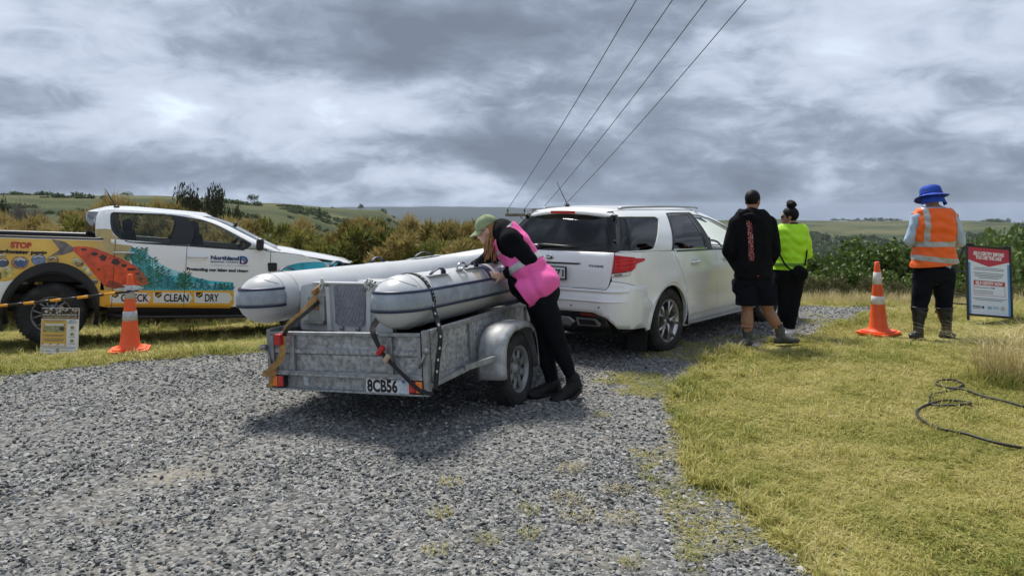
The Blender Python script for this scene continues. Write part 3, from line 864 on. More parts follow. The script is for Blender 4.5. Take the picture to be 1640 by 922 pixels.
for px, top, d, w in ((1395, 366, 17.6, 160), (1325, 386, 17.0, 130), (1455, 380, 17.4, 130), (1282, 400, 18.6, 105), (1512, 392, 19.5, 115), (1235, 406, 20.5, 115), (1565, 402, 19, 115), (1180, 412, 22, 130), (1350, 414, 16.2, 110), (1425, 420, 16.4, 110), (1495, 424, 16.4, 105), (1290, 428, 15.9, 90), (1555, 428, 16.4, 100)):
    bush_at(px, top, d, w, 'broad', 'glossy dark green broadleaf bush in the dense thicket across the track', group=DG)
for px, top, d, w in ((1290, 446, 14.9, 80), (1335, 452, 14.7, 66), (1385, 456, 14.6, 66), (1425, 452, 14.9, 70), (1470, 456, 14.8, 70), (1530, 448, 15.2, 80), (1580, 450, 15.2, 76), (1640, 446, 15.3, 85), (1240, 452, 15.0, 66)):
    bush_at(px, top, d, w, 'dull', 'low dull olive shrub at the foot of the dark thicket across the track', 'shrub', 'low dull shrubs', 'low_shrub')
for px, top, d, w in ((1600, 392, 40, 130), (1650, 366, 52, 140), (1560, 410, 34, 90), (1690, 352, 58, 150), (1625, 388, 66, 90), (1580, 404, 52, 80), (1545, 408, 46, 80), (1700, 380, 38, 140), (1640, 396, 30, 130), (1595, 412, 26, 120), (1628, 362, 56, 110), (1606, 374, 54, 100), (1582, 384, 50, 95), (1556, 394, 48, 90), (1530, 402, 44, 85), (1660, 380, 42, 120), (1505, 408, 42, 80), (1640, 350, 44, 110), (1612, 364, 40, 100), (1585, 376, 38, 95), (1558, 388, 34, 95), (1672, 340, 48, 130)):
    bush_at(px, top, d, w, 'bright', 'bright green leafy tree on the slope behind the self-certify sign', 'tree', 'bright green slope trees', 'slope_tree')

# far forest and hilltop trees
farm = foliage('forest_leaves', [(.034, .058, .018), (.068, .102, .032), (.115, .155, .054), (.17, .205, .085)], world_scale=.03, trans=.15, rnd=.6)
FAR = [leaf_cloud('crown', dome_clumps(16, 1.0, 1.0, 130 + k, fill=.3), rng.uniform(.30, .45, 16), 22, .30, .7, 135 + k, farm) for k in range(3)]
n = 16000; pxs = rng.uniform(930, 1900, n); rr_ = np.exp(rng.uniform(math.log(60), math.log(700), n))
fx = (pxs - 820) / 1200 * rr_; fy = rr_
m_ = vnoise(fx, fy, 120, 41) * .6 + vnoise(fx, fy, 45, 42) * .4
lim = 560 + 60 * vnoise(pxs * 1.0, pxs * 0, 60, 43)
k = (rr_ < lim) & (m_ > -.55 + .75 * smoothstep(420, 640, rr_))
k |= (rr_ > 560) & (m_ > .42)
fx, fy = fx[k], fy[k]; n = len(fx); s = rng.uniform(1.6, 3.4, n) * np.clip(np.hypot(fx, fy) / 350, .7, 1.4)
o = scatter('valley_forest', np.column_stack([fx, fy, H(fx, fy) - .3 * s]), np.column_stack([np.zeros(n), np.zeros(n), rng.uniform(0, 6.28, n)]), np.column_stack([s, s, s * rng.uniform(.8, 1.3, n)]), rng.integers(0, 3, n), FAR)
tag(o, 'dark native forest covering the valley side in the distance', 'forest', kind='stuff')
# scrub patches on the left hill
n = 5000; pxs = rng.uniform(-300, 760, n); rr_ = np.exp(rng.uniform(math.log(45), math.log(330), n)); fx = (pxs - 820) / 1200 * rr_; fy = rr_
m_ = vnoise(fx, fy, 30, 51) * .5 + vnoise(fx, fy, 11, 52) * .5
k = (m_ > .30 - .35 * smoothstep(420, 560, pxs) * (1 - smoothstep(150, 230, rr_))); fx, fy = fx[k], fy[k]; n = len(fx); s = rng.uniform(.5, 1.2, n) * np.clip(np.hypot(fx, fy) / 120, .6, 1.8)
o = scatter('hill_scrub', np.column_stack([fx, fy, H(fx, fy) - .3 * s]), np.column_stack([np.zeros(n), np.zeros(n), rng.uniform(0, 6.28, n)]), np.column_stack([s, s, s * .8]), rng.integers(0, 3, n), FAR)
tag(o, 'patches of dark scrub across the left pasture hill', 'scrub', kind='stuff')

# single trees on the hills
PINE = [leaf_cloud('crown', np.array([(rs.gauss(0, .45), rs.gauss(0, .45), rs.uniform(.45, 1.0)) for i in range(22)]), rng.uniform(.16, .30, 22), 40, .13, .5, 150 + k, farm) for k in range(2)]
TALL = [leaf_cloud('crown', np.array([(rs.gauss(0, .16) , rs.gauss(0, .16), rs.uniform(.2, 1.0)) for i in range(20)]), rng.uniform(.12, .26, 20), 40, .13, .5, 160 + k, farm) for k in range(2)]
ptr = trunk_mesh('trunk', .75, .045, 4, .4, 12); ptr.materials.append(bark)
twigm = foliage('grey_twigs', [(.09, .08, .07), (.15, .13, .115), (.22, .195, .17), (.30, .27, .23)], world_scale=.5, trans=.1, rnd=.6)
BARE = spray_mesh('crown', 1.0, 1.6, 2200, 77, twigm, blade=.55, w=.022, up=.9)
maca = foliage('cypress_leaves', [(.014, .020, .008), (.030, .040, .014), (.055, .062, .022), (.085, .085, .035)], world_scale=.6, trans=.1, rnd=.5)
CYP = leaf_cloud('crown', np.array([(rs.uniform(-.8, .8), rs.uniform(-.6, .6), rs.uniform(.70, .95) - .10 * 0) for i in range(46)]), rng.uniform(.12, .24, 46), 80, .075, .5, 170, maca)
CYP2 = leaf_cloud('crown', dome_clumps(50, .85, .95, 177, lo=.45), rng.uniform(.14, .26, 50), 80, .08, .5, 171, maca)
def hill_tree(px, top, base, d, w, src, label, name='hill_tree', cat='tree', group=None):
    x = (px - 820) / 1200 * d; zg = Hs(x, d); zt = EYE - (top - 330) / 1200 * d
    h = max(.8, zt - zg); rx = w / 2 / 1200 * d
    if src in BROAD: h /= 1.85
    if src is BARE: h /= 1.6
    t = put_tree(name, src, ptr, None, (x, d, zg - .1), 1, rs.uniform(0, 6), label, cat, group); t.scale = (rx, rx, h)
    return t
hill_tree(203, 307, 322, 215, 24, PINE[0], 'lone dark tree on the ridge above the truck cab roof')
hill_tree(318, 309, 345, 44, 88, CYP, 'wide flat topped dark tree standing up behind the windscreen of the truck')
hill_tree(374, 325, 348, 42, 44, CYP2, 'small rounded dark tree beside the wide flat topped tree')
hill_tree(407, 313, 328, 250, 21, PINE[1], 'small spreading tree alone on the ridge above the truck bonnet')
hill_tree(512, 331, 352, 190, 18, TALL[0], 'slim dark tree on the hillside below the ridge')
hill_tree(578, 326, 331, 290, 12, PINE[0], 'tiny round tree on the low end of the left ridge')
hill_tree(-6, 312, 350, 40, 44, CYP2, 'dark rounded tree at the bare grey thicket')
for px, top, w in ((20, 322, 56), (44, 315, 60), (66, 322, 46)):
    hill_tree(px, top, 350, 46 + rs.uniform(-2, 2), w, BARE, 'bare grey twiggy shrub on the hillside behind the truck bed', 'twiggy_shrub', 'shrub', 'bare grey shrubs')
px = 1336
while px < 1442:
    hill_tree(px, 349.5 + rs.uniform(-1.5, 2), 357, 905 + rs.uniform(-15, 15), rs.uniform(8, 15), PINE[rs.randrange(2)], 'dark shelterbelt tree in the row along the far right ridge', 'shelterbelt_tree', 'tree', 'shelterbelt on the far ridge')
    px += rs.uniform(5, 9)
for px in (1545, 1552, 1560):
    hill_tree(px, 354, 360, 900, 9, PINE[0], 'low dark tree beside the big ridge trees above the sign', 'ridge_tree', 'tree', 'low ridge trees')
for px, top, w in ((1577, 352, 17), (1586, 349.5, 22), (1596, 349, 24), (1603, 351, 16)):
    hill_tree(px, top, 361, 880, w, BROAD[rs.randrange(3)], 'big dark tree in the rounded clump on the ridge above the sign', 'ridge_tree', 'tree', 'rounded clump on the ridge')
hill_tree(1616, 351, 361, 880, 8, PINE[1], 'single tall trunked tree next to the rounded ridge clump', 'ridge_tree')
hill_tree(1625, 354, 361, 880, 6, TALL[0], 'thin tree standing apart from the rounded ridge clump', 'ridge_tree')

# tall dry grass clump near the sign
cm_ = tuft_mesh('dry_blades', 420, .62, .22, .0055, 1.25, 301, dmat)
cg = tuft_mesh('green_blades', 260, .22, .26, .008, 1.0, 302, gmat)
for (x, y, s, lab) in ((4.32, 6.55, 1.0, 'tall clump of arching dry straw grass on the lawn below the sign'), (4.95, 7.0, .9, 'tall dry grass clump at the side of the arching straw clump')):
    t = empty('grass_clump', (x, y, Hs(x, y) - .02)); tag(t, lab, 'grass clump')
    a = bpy.data.objects.new('dry_blades', cm_); COL.objects.link(a); a.parent = t; a.scale = (s, s, s)
    b = bpy.data.objects.new('green_blades', cg); COL.objects.link(b); b.parent = t; b.location = (-.1, -.12, 0)

# small weeds and straw in the gravel
for i, (px, py, kind) in enumerate(((845, 822, 'g'), (930, 832, 's'), (1000, 835, 's'), (910, 805, 's'), (995, 790, 's'), (705, 828, 'g'), (720, 778, 'g'), (1040, 770, 'g'), (915, 755, 's'), (1100, 890, 'g'), (850, 860, 'g'), (780, 870, 'g'), (965, 670, 'g'), (1010, 905, 'g'), (700, 885, 'g'))):
    d = 1980 / (py - 330); x = (px - 820) / 1200 * d
    me = tuft_mesh('blades', 46 if kind == 'g' else 60, .05 if kind == 'g' else .055, .07 if kind == 'g' else .10, .004, 1.2, 400 + i, gmat if kind == 'g' else dmat)
    o = link('weed_tuft', me); o.location = (x, d, Hs(x, d) + .008)
    tag(o, 'small green weed tuft growing up through the gravel' if kind == 'g' else 'flattened dry straw tuft lying in the gravel', 'weed', 'green weeds in the gravel' if kind == 'g' else 'dry straw tufts in the gravel')

# ------------------------------------------------------------------ power line
wood = M('weathered_timber', (.16, .145, .125), .9, var=.35, vscale=6, bump=.3, bscale=40)
insul = M('brown_porcelain', (.12, .09, .07), .25)
wire_m = M('aluminium_conductor', (.10, .105, .115), .6)
def power_pole(x, y, ztop, label):
    t = empty('power_pole', (x, y, Hs(x, y)))
    h = ztop - Hs(x, y)
    MB().tube([(0, 0, -.6), (0, 0, h + .12)], [.15, .11], 12).build('pole', wood, t)
    MB().box((0, -.13, h - .13), (2.3, .10, .12), bev=.01).build('crossarm', wood, t)
    for s in (-1, 1):
        MB().beam((s * .05, -.13, h - .75), (s * .55, -.13, h - .2), .03, .03).build('brace', insul, t)
    for k in range(4):
        xx = (-1.05, -.38, .32, 1.05)[k]
        MB().lathe([(0, 0), (.012, 0), (.012, .06), (.04, .07), (.045, .10), (.03, .12), (.038, .14), (.025, .18), (0, .185)], 10, (xx, -.13, h - .07)).build('insulator', insul, t)
    tag(t, label, 'power pole'); return t
pA = (0.88, 30.0, EYE - 9 * 30 / 1200); pB = (8.0, -8.0, 12.6)
power_pole(*pA, 'timber power pole with crossarm rising behind the white station wagon')
pb = power_pole(*pB, 'timber power pole at the other end of the overhead wires')
pb.rotation_euler = (0, 0, R(-12))
for k, (px0, pxt) in enumerate(((822, 1020), (848, 1078), (873, 1133), (897, 1196))):
    a = P(px0, 333, 30.0); b = P(pxt, -2, 16.0)
    a = Vector(((-1.05, -.38, .32, 1.05)[k] + pA[0], pA[1] - .13, pA[2] + .11))
    q = (30 + 8) / 14; e = a + (b - a) * q
    pts = []
    for i in range(41):
        t = i / 40; p = a + (e - a) * t; p.z -= .9 * 4 * t * (1 - t) - .9 * 4 * (1 / q) * (1 - 1 / q) * t * q * (1 if t * q < 1 else 1 / (t * q)); pts.append(p)
    w = MB().tube(pts, .011, 5).build('overhead_wire', wire_m)
    tag(w, 'dark overhead power line strung from the timber pole', 'wire', 'overhead power lines')
# ================================================================== trailer
galv = M('galvanised_sheet', (.38, .395, .405), .55, .55, var=.42, vscale=30, detail=2, rvar=.18, dirt=(.16, .15, .135), dscale=5, damt=.5, bump=.08, bscale=22)
galv_d = M('galvanised_frame', (.34, .355, .37), .52, .7, var=.22, vscale=18, dirt=(.15, .135, .115), dscale=7, damt=.5)
rubber = M('tyre_rubber', (.018, .018, .019), .82, var=.3, vscale=14, dirt=(.085, .078, .068), dscale=9, damt=.55, bump=.2, bscale=60)
black_p = M('black_plastic', (.014, .014, .016), .5, var=.25, vscale=12)
steel = M('dull_steel', (.36, .36, .37), .4, .9, var=.2, vscale=20)
white_plate = M('plate_white', (.78, .79, .80), .35)
ink = M('black_ink', (.012, .012, .014), .55)
red_lens = M('red_lens', (.55, .015, .012), .12, coat=.6, spec=.6)
amber_lens = M('amber_lens', (.85, .20, .012), .12, coat=.6, spec=.6)

TR = empty('box_trailer', (-1.219, 5.595, Hs(-1.2, 5.6)), (R(-3.3), 0, R(90 - 24)))
tag(TR, 'galvanised steel box trailer carrying the inflatable boat, coupled behind the white wagon', 'trailer')
TW = .725; TL = 2.35; Z0, Z1, ZT = .262, .388, .705
MB().box((TL / 2, 0, Z1 - .02), (TL - .02, 2 * TW - .02, .012)).build('floor', galv_d, TR)
mb = MB()                                       # rear channel under the tailgate
mb.box((.016, 0, (Z0 + Z1) / 2), (.004, 2 * TW - .09, Z1 - Z0 - .02)); mb.box((-.004, 0, Z0 + .006), (.05, 2 * TW - .09, .012)); mb.box((-.008, 0, Z1 - .004), (.06, 2 * TW - .09, .014))
mb.build('rear_channel', galv, TR)
for s in (-1, 1):
    MB().box((-.005, s * (TW - .022), (Z0 + ZT + .02) / 2), (.05, .042, ZT - Z0 + .02), bev=.004).build('corner_post', galv_d, TR)
# tailgate: sheet with pressed rib, frame and stiffeners
tgate = MB()
yw = TW - .05
prof_tg = [(-.012, Z1 + .012), (-.012, Z1 + .145), (-.030, Z1 + .158), (-.030, Z1 + .185), (-.012, Z1 + .198), (-.012, ZT - .012)]
tgate.grid([[Vector((x, y, z)) for y in (-yw, yw)] for x, z in prof_tg], smooth=False)
tgate.grid([[Vector((x + .006, y, z)) for y in (-yw, yw)] for x, z in prof_tg], smooth=False)
tg = tgate.build('tailgate', galv, TR)
for z in (Z1 + .012, ZT - .010):
    MB().box((-.018, 0, z), (.034, 2 * yw, .026), bev=.004).build('tailgate_rail', galv_d, tg)
for y in (yw - .012, -yw + .012, .47, -.42):
    MB().box((-.026, y, (Z1 + ZT) / 2), (.030, .03 if abs(y) > .6 else .042, ZT - Z1 - .052), bev=.004).build('stiffener', galv_d, tg)
for y in (.47, -.42):
    MB().tube([(-.03, y - .05, Z1 - .006), (-.03, y + .05, Z1 - .006)], .012, 8).build('hinge', steel, tg)
# side and front walls
for s in (-1, 1):
    sd_ = MB(); sd_.box((TL / 2 + .012, s * (TW - .003), (Z1 + ZT) / 2), (TL - .03, .004, ZT - Z1))
    w = sd_.build('side_wall', galv, TR)
    MB().beam((.02, s * (TW - .008), ZT + .004), (TL, s * (TW - .008), ZT + .004), .044, .036, bev=.006).build('top_rail', galv_d, w)
    MB().beam((.02, s * (TW - .006), Z1 - .012), (TL, s * (TW - .006), Z1 - .012), .034, .040, bev=.004).build('bottom_rail', galv_d, w)
    for x in (.62, 1.75):
        MB().box((x, s * (TW + .012), (Z1 + ZT) / 2), (.036, .022, ZT - Z1 - .05), bev=.003).build('stiffener', galv_d, w)
fw = MB().box((TL, 0, (Z1 + ZT) / 2), (.005, 2 * TW - .03, ZT - Z1)).build('front_wall', galv, TR)
MB().beam((TL, -TW, ZT + .004), (TL, TW, ZT + .004), .03, .036, bev=.004).build('top_rail', galv_d, fw)
for y in (-.45, .45):
    MB().beam((.05, y, Z1 - .07), (TL, y, Z1 - .07), .05, .075).build('chassis_rail', galv_d, TR)
ball = Vector((3.28, -.30, .43))
for s in (-1, 1):
    MB().beam((1.9, s * .5, Z1 - .07), ball + Vector((-.2, s * .05, 0)), .05, .075).build('drawbar', galv_d, TR)
MB().box(ball + Vector((-.1, 0, .02)), (.24, .09, .09), bev=.015).build('coupling', black_p, TR)
MB().tube([(1.082, -.80, .25), (1.082, .80, .34)], .028, 10).build('axle', galv_d, TR)
MB().tube([(2.75, .0, .05), (2.75, .0, .62)], .025, 8).build('jockey_stand', steel, TR)
# wheels
def wheel(parent, x, y, z, r, w, rim_r, side, spokes, rim_mat, name='wheel', style='steel', yaw=0):
    """side -1: outer face towards -y"""
    e = empty(name, (x, y, z), (0, 0, yaw)); e.parent = parent
    tp = [(rim_r * .99, -w * .42), (rim_r + .012, -w * .48), (r * .80, -w * .52), (r * .93, -w * .49), (r * .985, -w * .40), (r, -w * .2), (r * 1.003, 0), (r, w * .2), (r * .985, w * .40), (r * .93, w * .49), (r * .80, w * .52), (rim_r + .012, w * .48), (rim_r * .99, w * .42)]
    t = MB().lathe(tp, 44, axis='Y')
    for k in range(44):                          # tread blocks
        a = 2 * math.pi * k / 44
        for yy, da in ((-w * .28, 0), (0, .07), (w * .28, 0)):
            m = Euler((0, -(a + da), 0)).to_matrix()
            t.box(m @ Vector((r * 1.004, yy, 0)), (.014, w * .22, 2 * math.pi * r / 44 * .62), m)
    t.build('tyre', rubber, e)
    rb = MB(); o_ = side * w * .42
    rb.lathe([(rim_r * .86, -o_ * .9), (rim_r * .9, 0), (rim_r * .97, o_ * .85), (rim_r * 1.03, o_ * 1.04), (rim_r * 1.0, o_ * 1.09), (rim_r * .93, o_ * .98), (rim_r * .88, o_ * .55), (rim_r * .86, o_ * .1)], 40, axis='Y')
    if style == 'steel':
        rb.lathe([(rim_r * .87, o_ * .2), (rim_r * .78, o_ * .55), (rim_r * .55, o_ * .62), (rim_r * .42, o_ * .42), (rim_r * .25, o_ * .45), (rim_r * .22, o_ * .8), (0, o_ * .85)], 32, axis='Y')
        for k in range(spokes):
            a = 2 * math.pi * (k + .5) / spokes; m = Euler((0, -a, 0)).to_matrix()
            rb.box(m @ Vector((rim_r * .64, o_ * .62, 0)), (rim_r * .42, .02, rim_r * .26), m, bev=.006)
        rm = rb.build('rim', rim_mat, e)
        hm = MB()
        for k in range(spokes):
            a = 2 * math.pi * k / spokes; m = Euler((0, -a, 0)).to_matrix()
            hm.box(m @ Vector((rim_r * .66, o_ * .635, 0)), (rim_r * .2, .01, rim_r * .16), m)
        hm.build('rim_slots', ink, rm)
    else:
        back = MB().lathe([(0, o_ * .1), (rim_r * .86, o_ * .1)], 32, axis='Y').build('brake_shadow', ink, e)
        MB().lathe([(0, o_ * .22), (rim_r * .55, o_ * .22), (rim_r * .57, o_ * .12)], 32, axis='Y').build('brake_disc', steel, e)
        for k in range(spokes):                  # split spokes
            for da in (-.13, .13):
                a = 2 * math.pi * k / spokes
                p0 = Vector((math.cos(a) * rim_r * .16, o_ * .80, math.sin(a) * rim_r * .16)); p1 = Vector((math.cos(a + da) * rim_r * .55, o_ * .86, math.sin(a + da) * rim_r * .55)); p2 = Vector((math.cos(a + da * 1.9) * rim_r * .95, o_ * .98, math.sin(a + da * 1.9) * rim_r * .95))
                rb.tube([p0, p1, p2], [.026, .021, .024], 6, sq=(1, .62), smooth=True)
        rb.lathe([(rim_r * .20, o_ * .55), (rim_r * .20, o_ * .86), (rim_r * .12, o_ * .95), (0, o_ * .96)], 20, axis='Y')
        rm = rb.build('rim', rim_mat, e)
        MB().lathe([(rim_r * .115, o_ * .955), (rim_r * .10, o_ * .99), (0, o_ * .995)], 16, axis='Y').build('centre_cap', ink, e)
    return e
rim_grey = M('grey_wheel_paint', (.30, .31, .32), .45, .5, var=.2, vscale=20, dirt=(.12, .105, .085), dscale=9, damt=.5)
wheel(TR, 1.082, -.862, .246, .295, .172, .19, -1, 8, rim_grey)
wheel(TR, 1.082, .862, .345, .295, .172, .19, 1, 8, rim_grey)
for s in (-1, 1):
    zc_ = .246 if s < 0 else .345
    mg = MB(); R1 = .40; arc = [R(-8 + 190 * k / 22) for k in range(23)]
    y0, y1 = s * (TW + .012), s * .972
    rows = []
    for a in arc:
        c, sn = math.cos(a), math.sin(a)
        pw = (abs(c) ** 3.2 + abs(sn) ** 3.2) ** (-1 / 3.2)
        q = lambda rr, yy: Vector((1.082 + c * pw * (rr - .035) * 1.03, yy, zc_ + sn * pw * (rr - .02)))
        rows.append([q(R1, y0), q(R1 + .012, y0 + s * .03), q(R1 + .014, (y0 + y1) / 2), q(R1 + .010, y1 - s * .03), q(R1 - .012, y1), q(R1 - .045, y1 + s * .002)])
    mg.grid(rows); gd = mg.build('mudguard', M('dull_galvanised', (.42, .43, .435), .62, .3, var=.3, vscale=14, dirt=(.22, .21, .19), dscale=6, damt=.5), TR)
    so = gd.modifiers.new('thickness', 'SOLIDIFY'); so.thickness = .003
    MB().beam((.42, s * (TW + .05), Z1 - .01), (.715, s * .90, Z1 + .015), .032, .04).build('mudguard_bracket', galv_d, TR)
    MB().beam((.03, s * (TW - .02), Z1 - .06), (.46, s * (TW + .05), Z1 - .018), .03, .036).build('mudguard_stay', galv_d, TR)
# lights, plate, latches
for y, order in ((.622, 1), (-.622, -1)):
    lb = MB().box((-.012, y, (Z0 + Z1) / 2 + .002), (.05, .118, .092), bev=.008).build('tail_lamp', black_p, TR)
    MB().box((-.036, y - order * .0285, (Z0 + Z1) / 2 + .002), (.02, .053, .082), bev=.007).build('red_lens', red_lens, lb)
    MB().box((-.036, y + order * .0285, (Z0 + Z1) / 2 + .002), (.02, .053, .082), bev=.007).build('amber_lens', amber_lens, lb)
pl = MB().box((-.018, -.372, (Z0 + Z1) / 2), (.004, .365, .122), bev=.001).build('number_plate', white_plate, TR)
tmap = lambda u, v, off: Vector((-.020 - off, -u, v))
text_on('plate_lettering', '8CB56', .118, (.198, (Z0 + Z1) / 2 - .043), tmap, ink, pl, off=.0012, width=.262, bold=.0048)
MB().box((-.0215, -.505, (Z0 + Z1) / 2 - .006), (.002, .072, .098)).build('registration_label', M('label_paper', (.58, .66, .74), .6, var=.25, vscale=40), pl)
MB().box((-.0215, -.515, (Z0 + Z1) / 2 + .035), (.0028, .030, .022)).build('registration_print', M('label_blue', (.12, .22, .45), .6), pl)
MB().box((.012, .385, (Z0 + Z1) / 2 + .004), (.006, .045, .072)).build('maker_label', M('maker_paper', (.52, .55, .58), .5, var=.3, vscale=60), TR)
for s in (-1, 1):
    lt = MB(); lt.tube([(-.03, s * (TW + .005), ZT - .12), (-.07, s * (TW + .015), ZT - .115)], .022, 10); lt.tube([(-.045, s * (TW - .005), ZT - .13), (-.05, s * (TW - .06), ZT - .24)], .008, 8)
    lt.ellipsoid((-.072, s * (TW + .016), ZT - .115), (.016, .022, .022), 10, 8)
    lt.build('tailgate_latch', steel, TR)
pile = MB()                                       # plain dark blocks added so the tray reads dark below the tubes
pile.box((.35, 0, Z1 + .06), (.5, 1.2, .10), bev=.04); pile.box((1.3, 0, Z1 + .12), (1.9, 1.34, .26), bev=.06)
pile.build('tray_dark_fill', black_p, TR)

# ================================================================== inflatable boat
pvc = M('light_grey_pvc', (.60, .615, .63), .36, var=.05, vscale=2.5, coat=.15, dirt=(.42, .41, .37), dscale=2.2, damt=.42, bump=.05, bscale=9)
navy = M('navy_trim', (.018, .028, .075), .45)
strake = M('grey_rubbing_strake', (.33, .37, .42), .5, var=.22, vscale=9, dirt=(.2, .2, .2), dscale=14, damt=.4)
grp = M('white_gelcoat', (.62, .635, .645), .3, var=.06, vscale=4, dirt=(.38, .37, .34), dscale=5, damt=.5, coat=.2)
BH = 26.0
BO = Vector((-.815, 5.56, 0)) + .66 * Vector((-math.cos(R(BH)), math.sin(R(BH)), 0))
BT = empty('inflatable_boat', (BO.x, BO.y, .918), (R(-1.8), R(.9), R(90 - BH)))
tag(BT, 'light grey inflatable boat with navy striped tubes lying on the trailer', 'boat')
TRD = .202; XB = 2.78
def tube_path(s, side):
    """s 0..1 stern to bow"""
    if s < .62: x = 1.75 * s / .62; return Vector((x, side * (.66 - .035 * (s / .62) ** 2), .02 * s))
    t = (s - .62) / .38; a = t * math.pi / 2
    return Vector((1.75 + math.sin(a) * (XB - 1.75), side * .625 * math.cos(a) ** .85 if t < 1 else 0.0, .0124 + .12 * t ** 1.6))
NP_ = 44
def tube_frame(s, side):
    e = 1e-3; p = tube_path(s, side); t = tube_path(min(1, s + e), side) - tube_path(max(0, s - e), side); t.normalize()
    outw = Vector((-t.y * -side, 0, 0)); outw = t.cross(Vector((0, 0, 1))) * (-side) ; outw.normalize(); up = outw.cross(t) * (side); 
    if up.z < 0: up = -up
    return p, t, outw, up
def tube_pt(s, ang, side, rr):
    p, t, o_, u = tube_frame(s, side)
    return p + o_ * (math.cos(ang) * rr) + u * (math.sin(ang) * rr)
def trad(s): return TRD * (1 - .06 * max(0, (s - .6) / .4))
CAPX = 1.30
for side in (-1, 1):
    mb = MB(); rows = []
    for k in range(11):                              # rounded stern cone
        th = math.pi / 2 * (1 - k / 10.0)
        rows.append([Vector((-math.sin(th) * TRD * CAPX, side * .66 + side * math.cos(an) * TRD * math.cos(th), math.sin(an) * TRD * math.cos(th))) for an in [2 * math.pi * q / 32 for q in range(32)]])
    for i in range(1, NP_ + 1):
        s = i / NP_; rows.append([tube_pt(s, 2 * math.pi * q / 32, side, trad(s)) for q in range(32)])
    mb.grid(rows, closed=True)
    tb = mb.build('tube', pvc, BT)
    def cap_pt(phi, z, extra):                       # phi: 0 straight aft, +90 outboard
        q = math.sqrt(max(1e-6, (TRD + extra) ** 2 - z * z))
        return Vector((-math.cos(phi) * q * CAPX, side * (.66 + math.sin(phi) * q), z))
    def band(name, z0, z1, extra, mat, nz=2):
        b = MB(); rows = []
        for k in range(19):
            phi = R(-88 + 178 * k / 18)
            rows.append([cap_pt(phi, z0 + (z1 - z0) * q / nz, extra) for q in range(nz + 1)])
        for i in range(1, NP_ + 1):
            s = i / NP_ ; r_ = trad(s) + extra
            rows.append([tube_pt(s, math.asin((z0 + (z1 - z0) * q / nz) / r_), side, r_) for q in range(nz + 1)])
        b.grid(rows); ob = b.build(name, mat, tb)
        so = ob.modifiers.new('thickness', 'SOLIDIFY'); so.thickness = .006; so.offset = -1
        return ob
    band('rubbing_strake', -.040, .082, .009, strake, 6)
    band('trim_line', .082, .098, .014, navy)
    band('trim_line', -.056, -.040, .014, navy)
    for s in (0.0, .055):                            # welded seams
        MB().tube([tube_pt(s + 1e-4, 2 * math.pi * q / 32, side, TRD + .0012) for q in range(32)], .0022, 4, closed=True).build('seam', M('pvc_seam', (.50, .52, .54), .5), tb)
    MB().tube([cap_pt(R(-80 + 160 * q / 16), .13 + .05 * math.cos(R(-80 + 160 * q / 16) * 1.2), .001) for q in range(17)], .0018, 4).build('seam', MATS['pvc_seam'], tb)
    MB().tube([cap_pt(R(-80 + 160 * q / 16), -.13 - .04 * math.cos(R(-80 + 160 * q / 16) * 1.5), .001) for q in range(17)], .0018, 4).build('seam', MATS['pvc_seam'], tb)
    # valve boss, grab handles, lifeline rings
    MB().lathe([(0, 0), (.014, 0), (.014, .012), (0, .014)], 12, tube_pt(.03, R(-25), side, TRD), axis='Y').build('valve', MATS['pvc_seam'], tb)
    for s, an in ((.08, 62), (.30, 72), (.50, 80), (.70, 85)):
        hm = MB(); pts = []
        for k in range(9):
            t = k / 8; ds = (t - .5) * .075; lift = .058 * math.sin(math.pi * t) ** .7
            pts.append(tube_pt(s + ds + .04, R(an), side, trad(s) + lift))
        hm.tube(pts, .021, 8, sq=(1, .32), up=(0, 0, 1)); hd = hm.build('grab_handle', M('navy_webbing', (.03, .04, .08), .6), tb)
        MB().tube([tube_pt(s - .015, R(an), side, TRD + .001), tube_pt(s + .095, R(an), side, TRD + .001)], .045, 8, sq=(1, .09), up=(0, 0, 1)).build('handle_patch', pvc, hd)
    if side < 0:
        # stripes across the tube, letters, lifting eyes
        for s0, s1, m_ in ((.335, .375, M('mid_grey_stripe', (.34, .36, .40), .45)), (.383, .428, navy)):
            b = MB(); b.grid([[tube_pt(s0 + (s1 - s0) * i / 3 + .02 * (q / 12), R(27 + 76 * q / 12), side, TRD + .002) for q in range(13)] for i in range(4)]); b.build('stripe', m_, tb)
        def lmap(u, v, off): return tube_pt((u / 2.82), v / TRD, side, TRD + off)
        text_on('lettering', 'HIG', .10, (.475 * 2.82, R(33) * TRD), lmap, navy, tb, off=.003, bold=.002)
        for s in (.255, .60):
            MB().tube([tube_pt(s + .022 * math.cos(2 * math.pi * q / 14), R(66), side, TRD + .036 + .034 * math.sin(2 * math.pi * q / 14)) for q in range(14)], .010, 6, closed=True).build('lifting_eye', M('polished_steel', (.6, .6, .62), .2, .9), tb)
            MB().box(tube_pt(s, R(66), side, TRD + .004), (.10, .05, .01), Euler((R(-24), 0, 0)).to_matrix()).build('eye_patch', pvc, tb)
        MB().grid([[tube_pt(.31 + .045 * i / 3, R(28 + 30 * q / 6), side, TRD + .0012) for q in range(7)] for i in range(4)]).build('tan_scuff', M('tan_stain', (.50, .46, .36), .5, var=.12, vscale=8), tb)
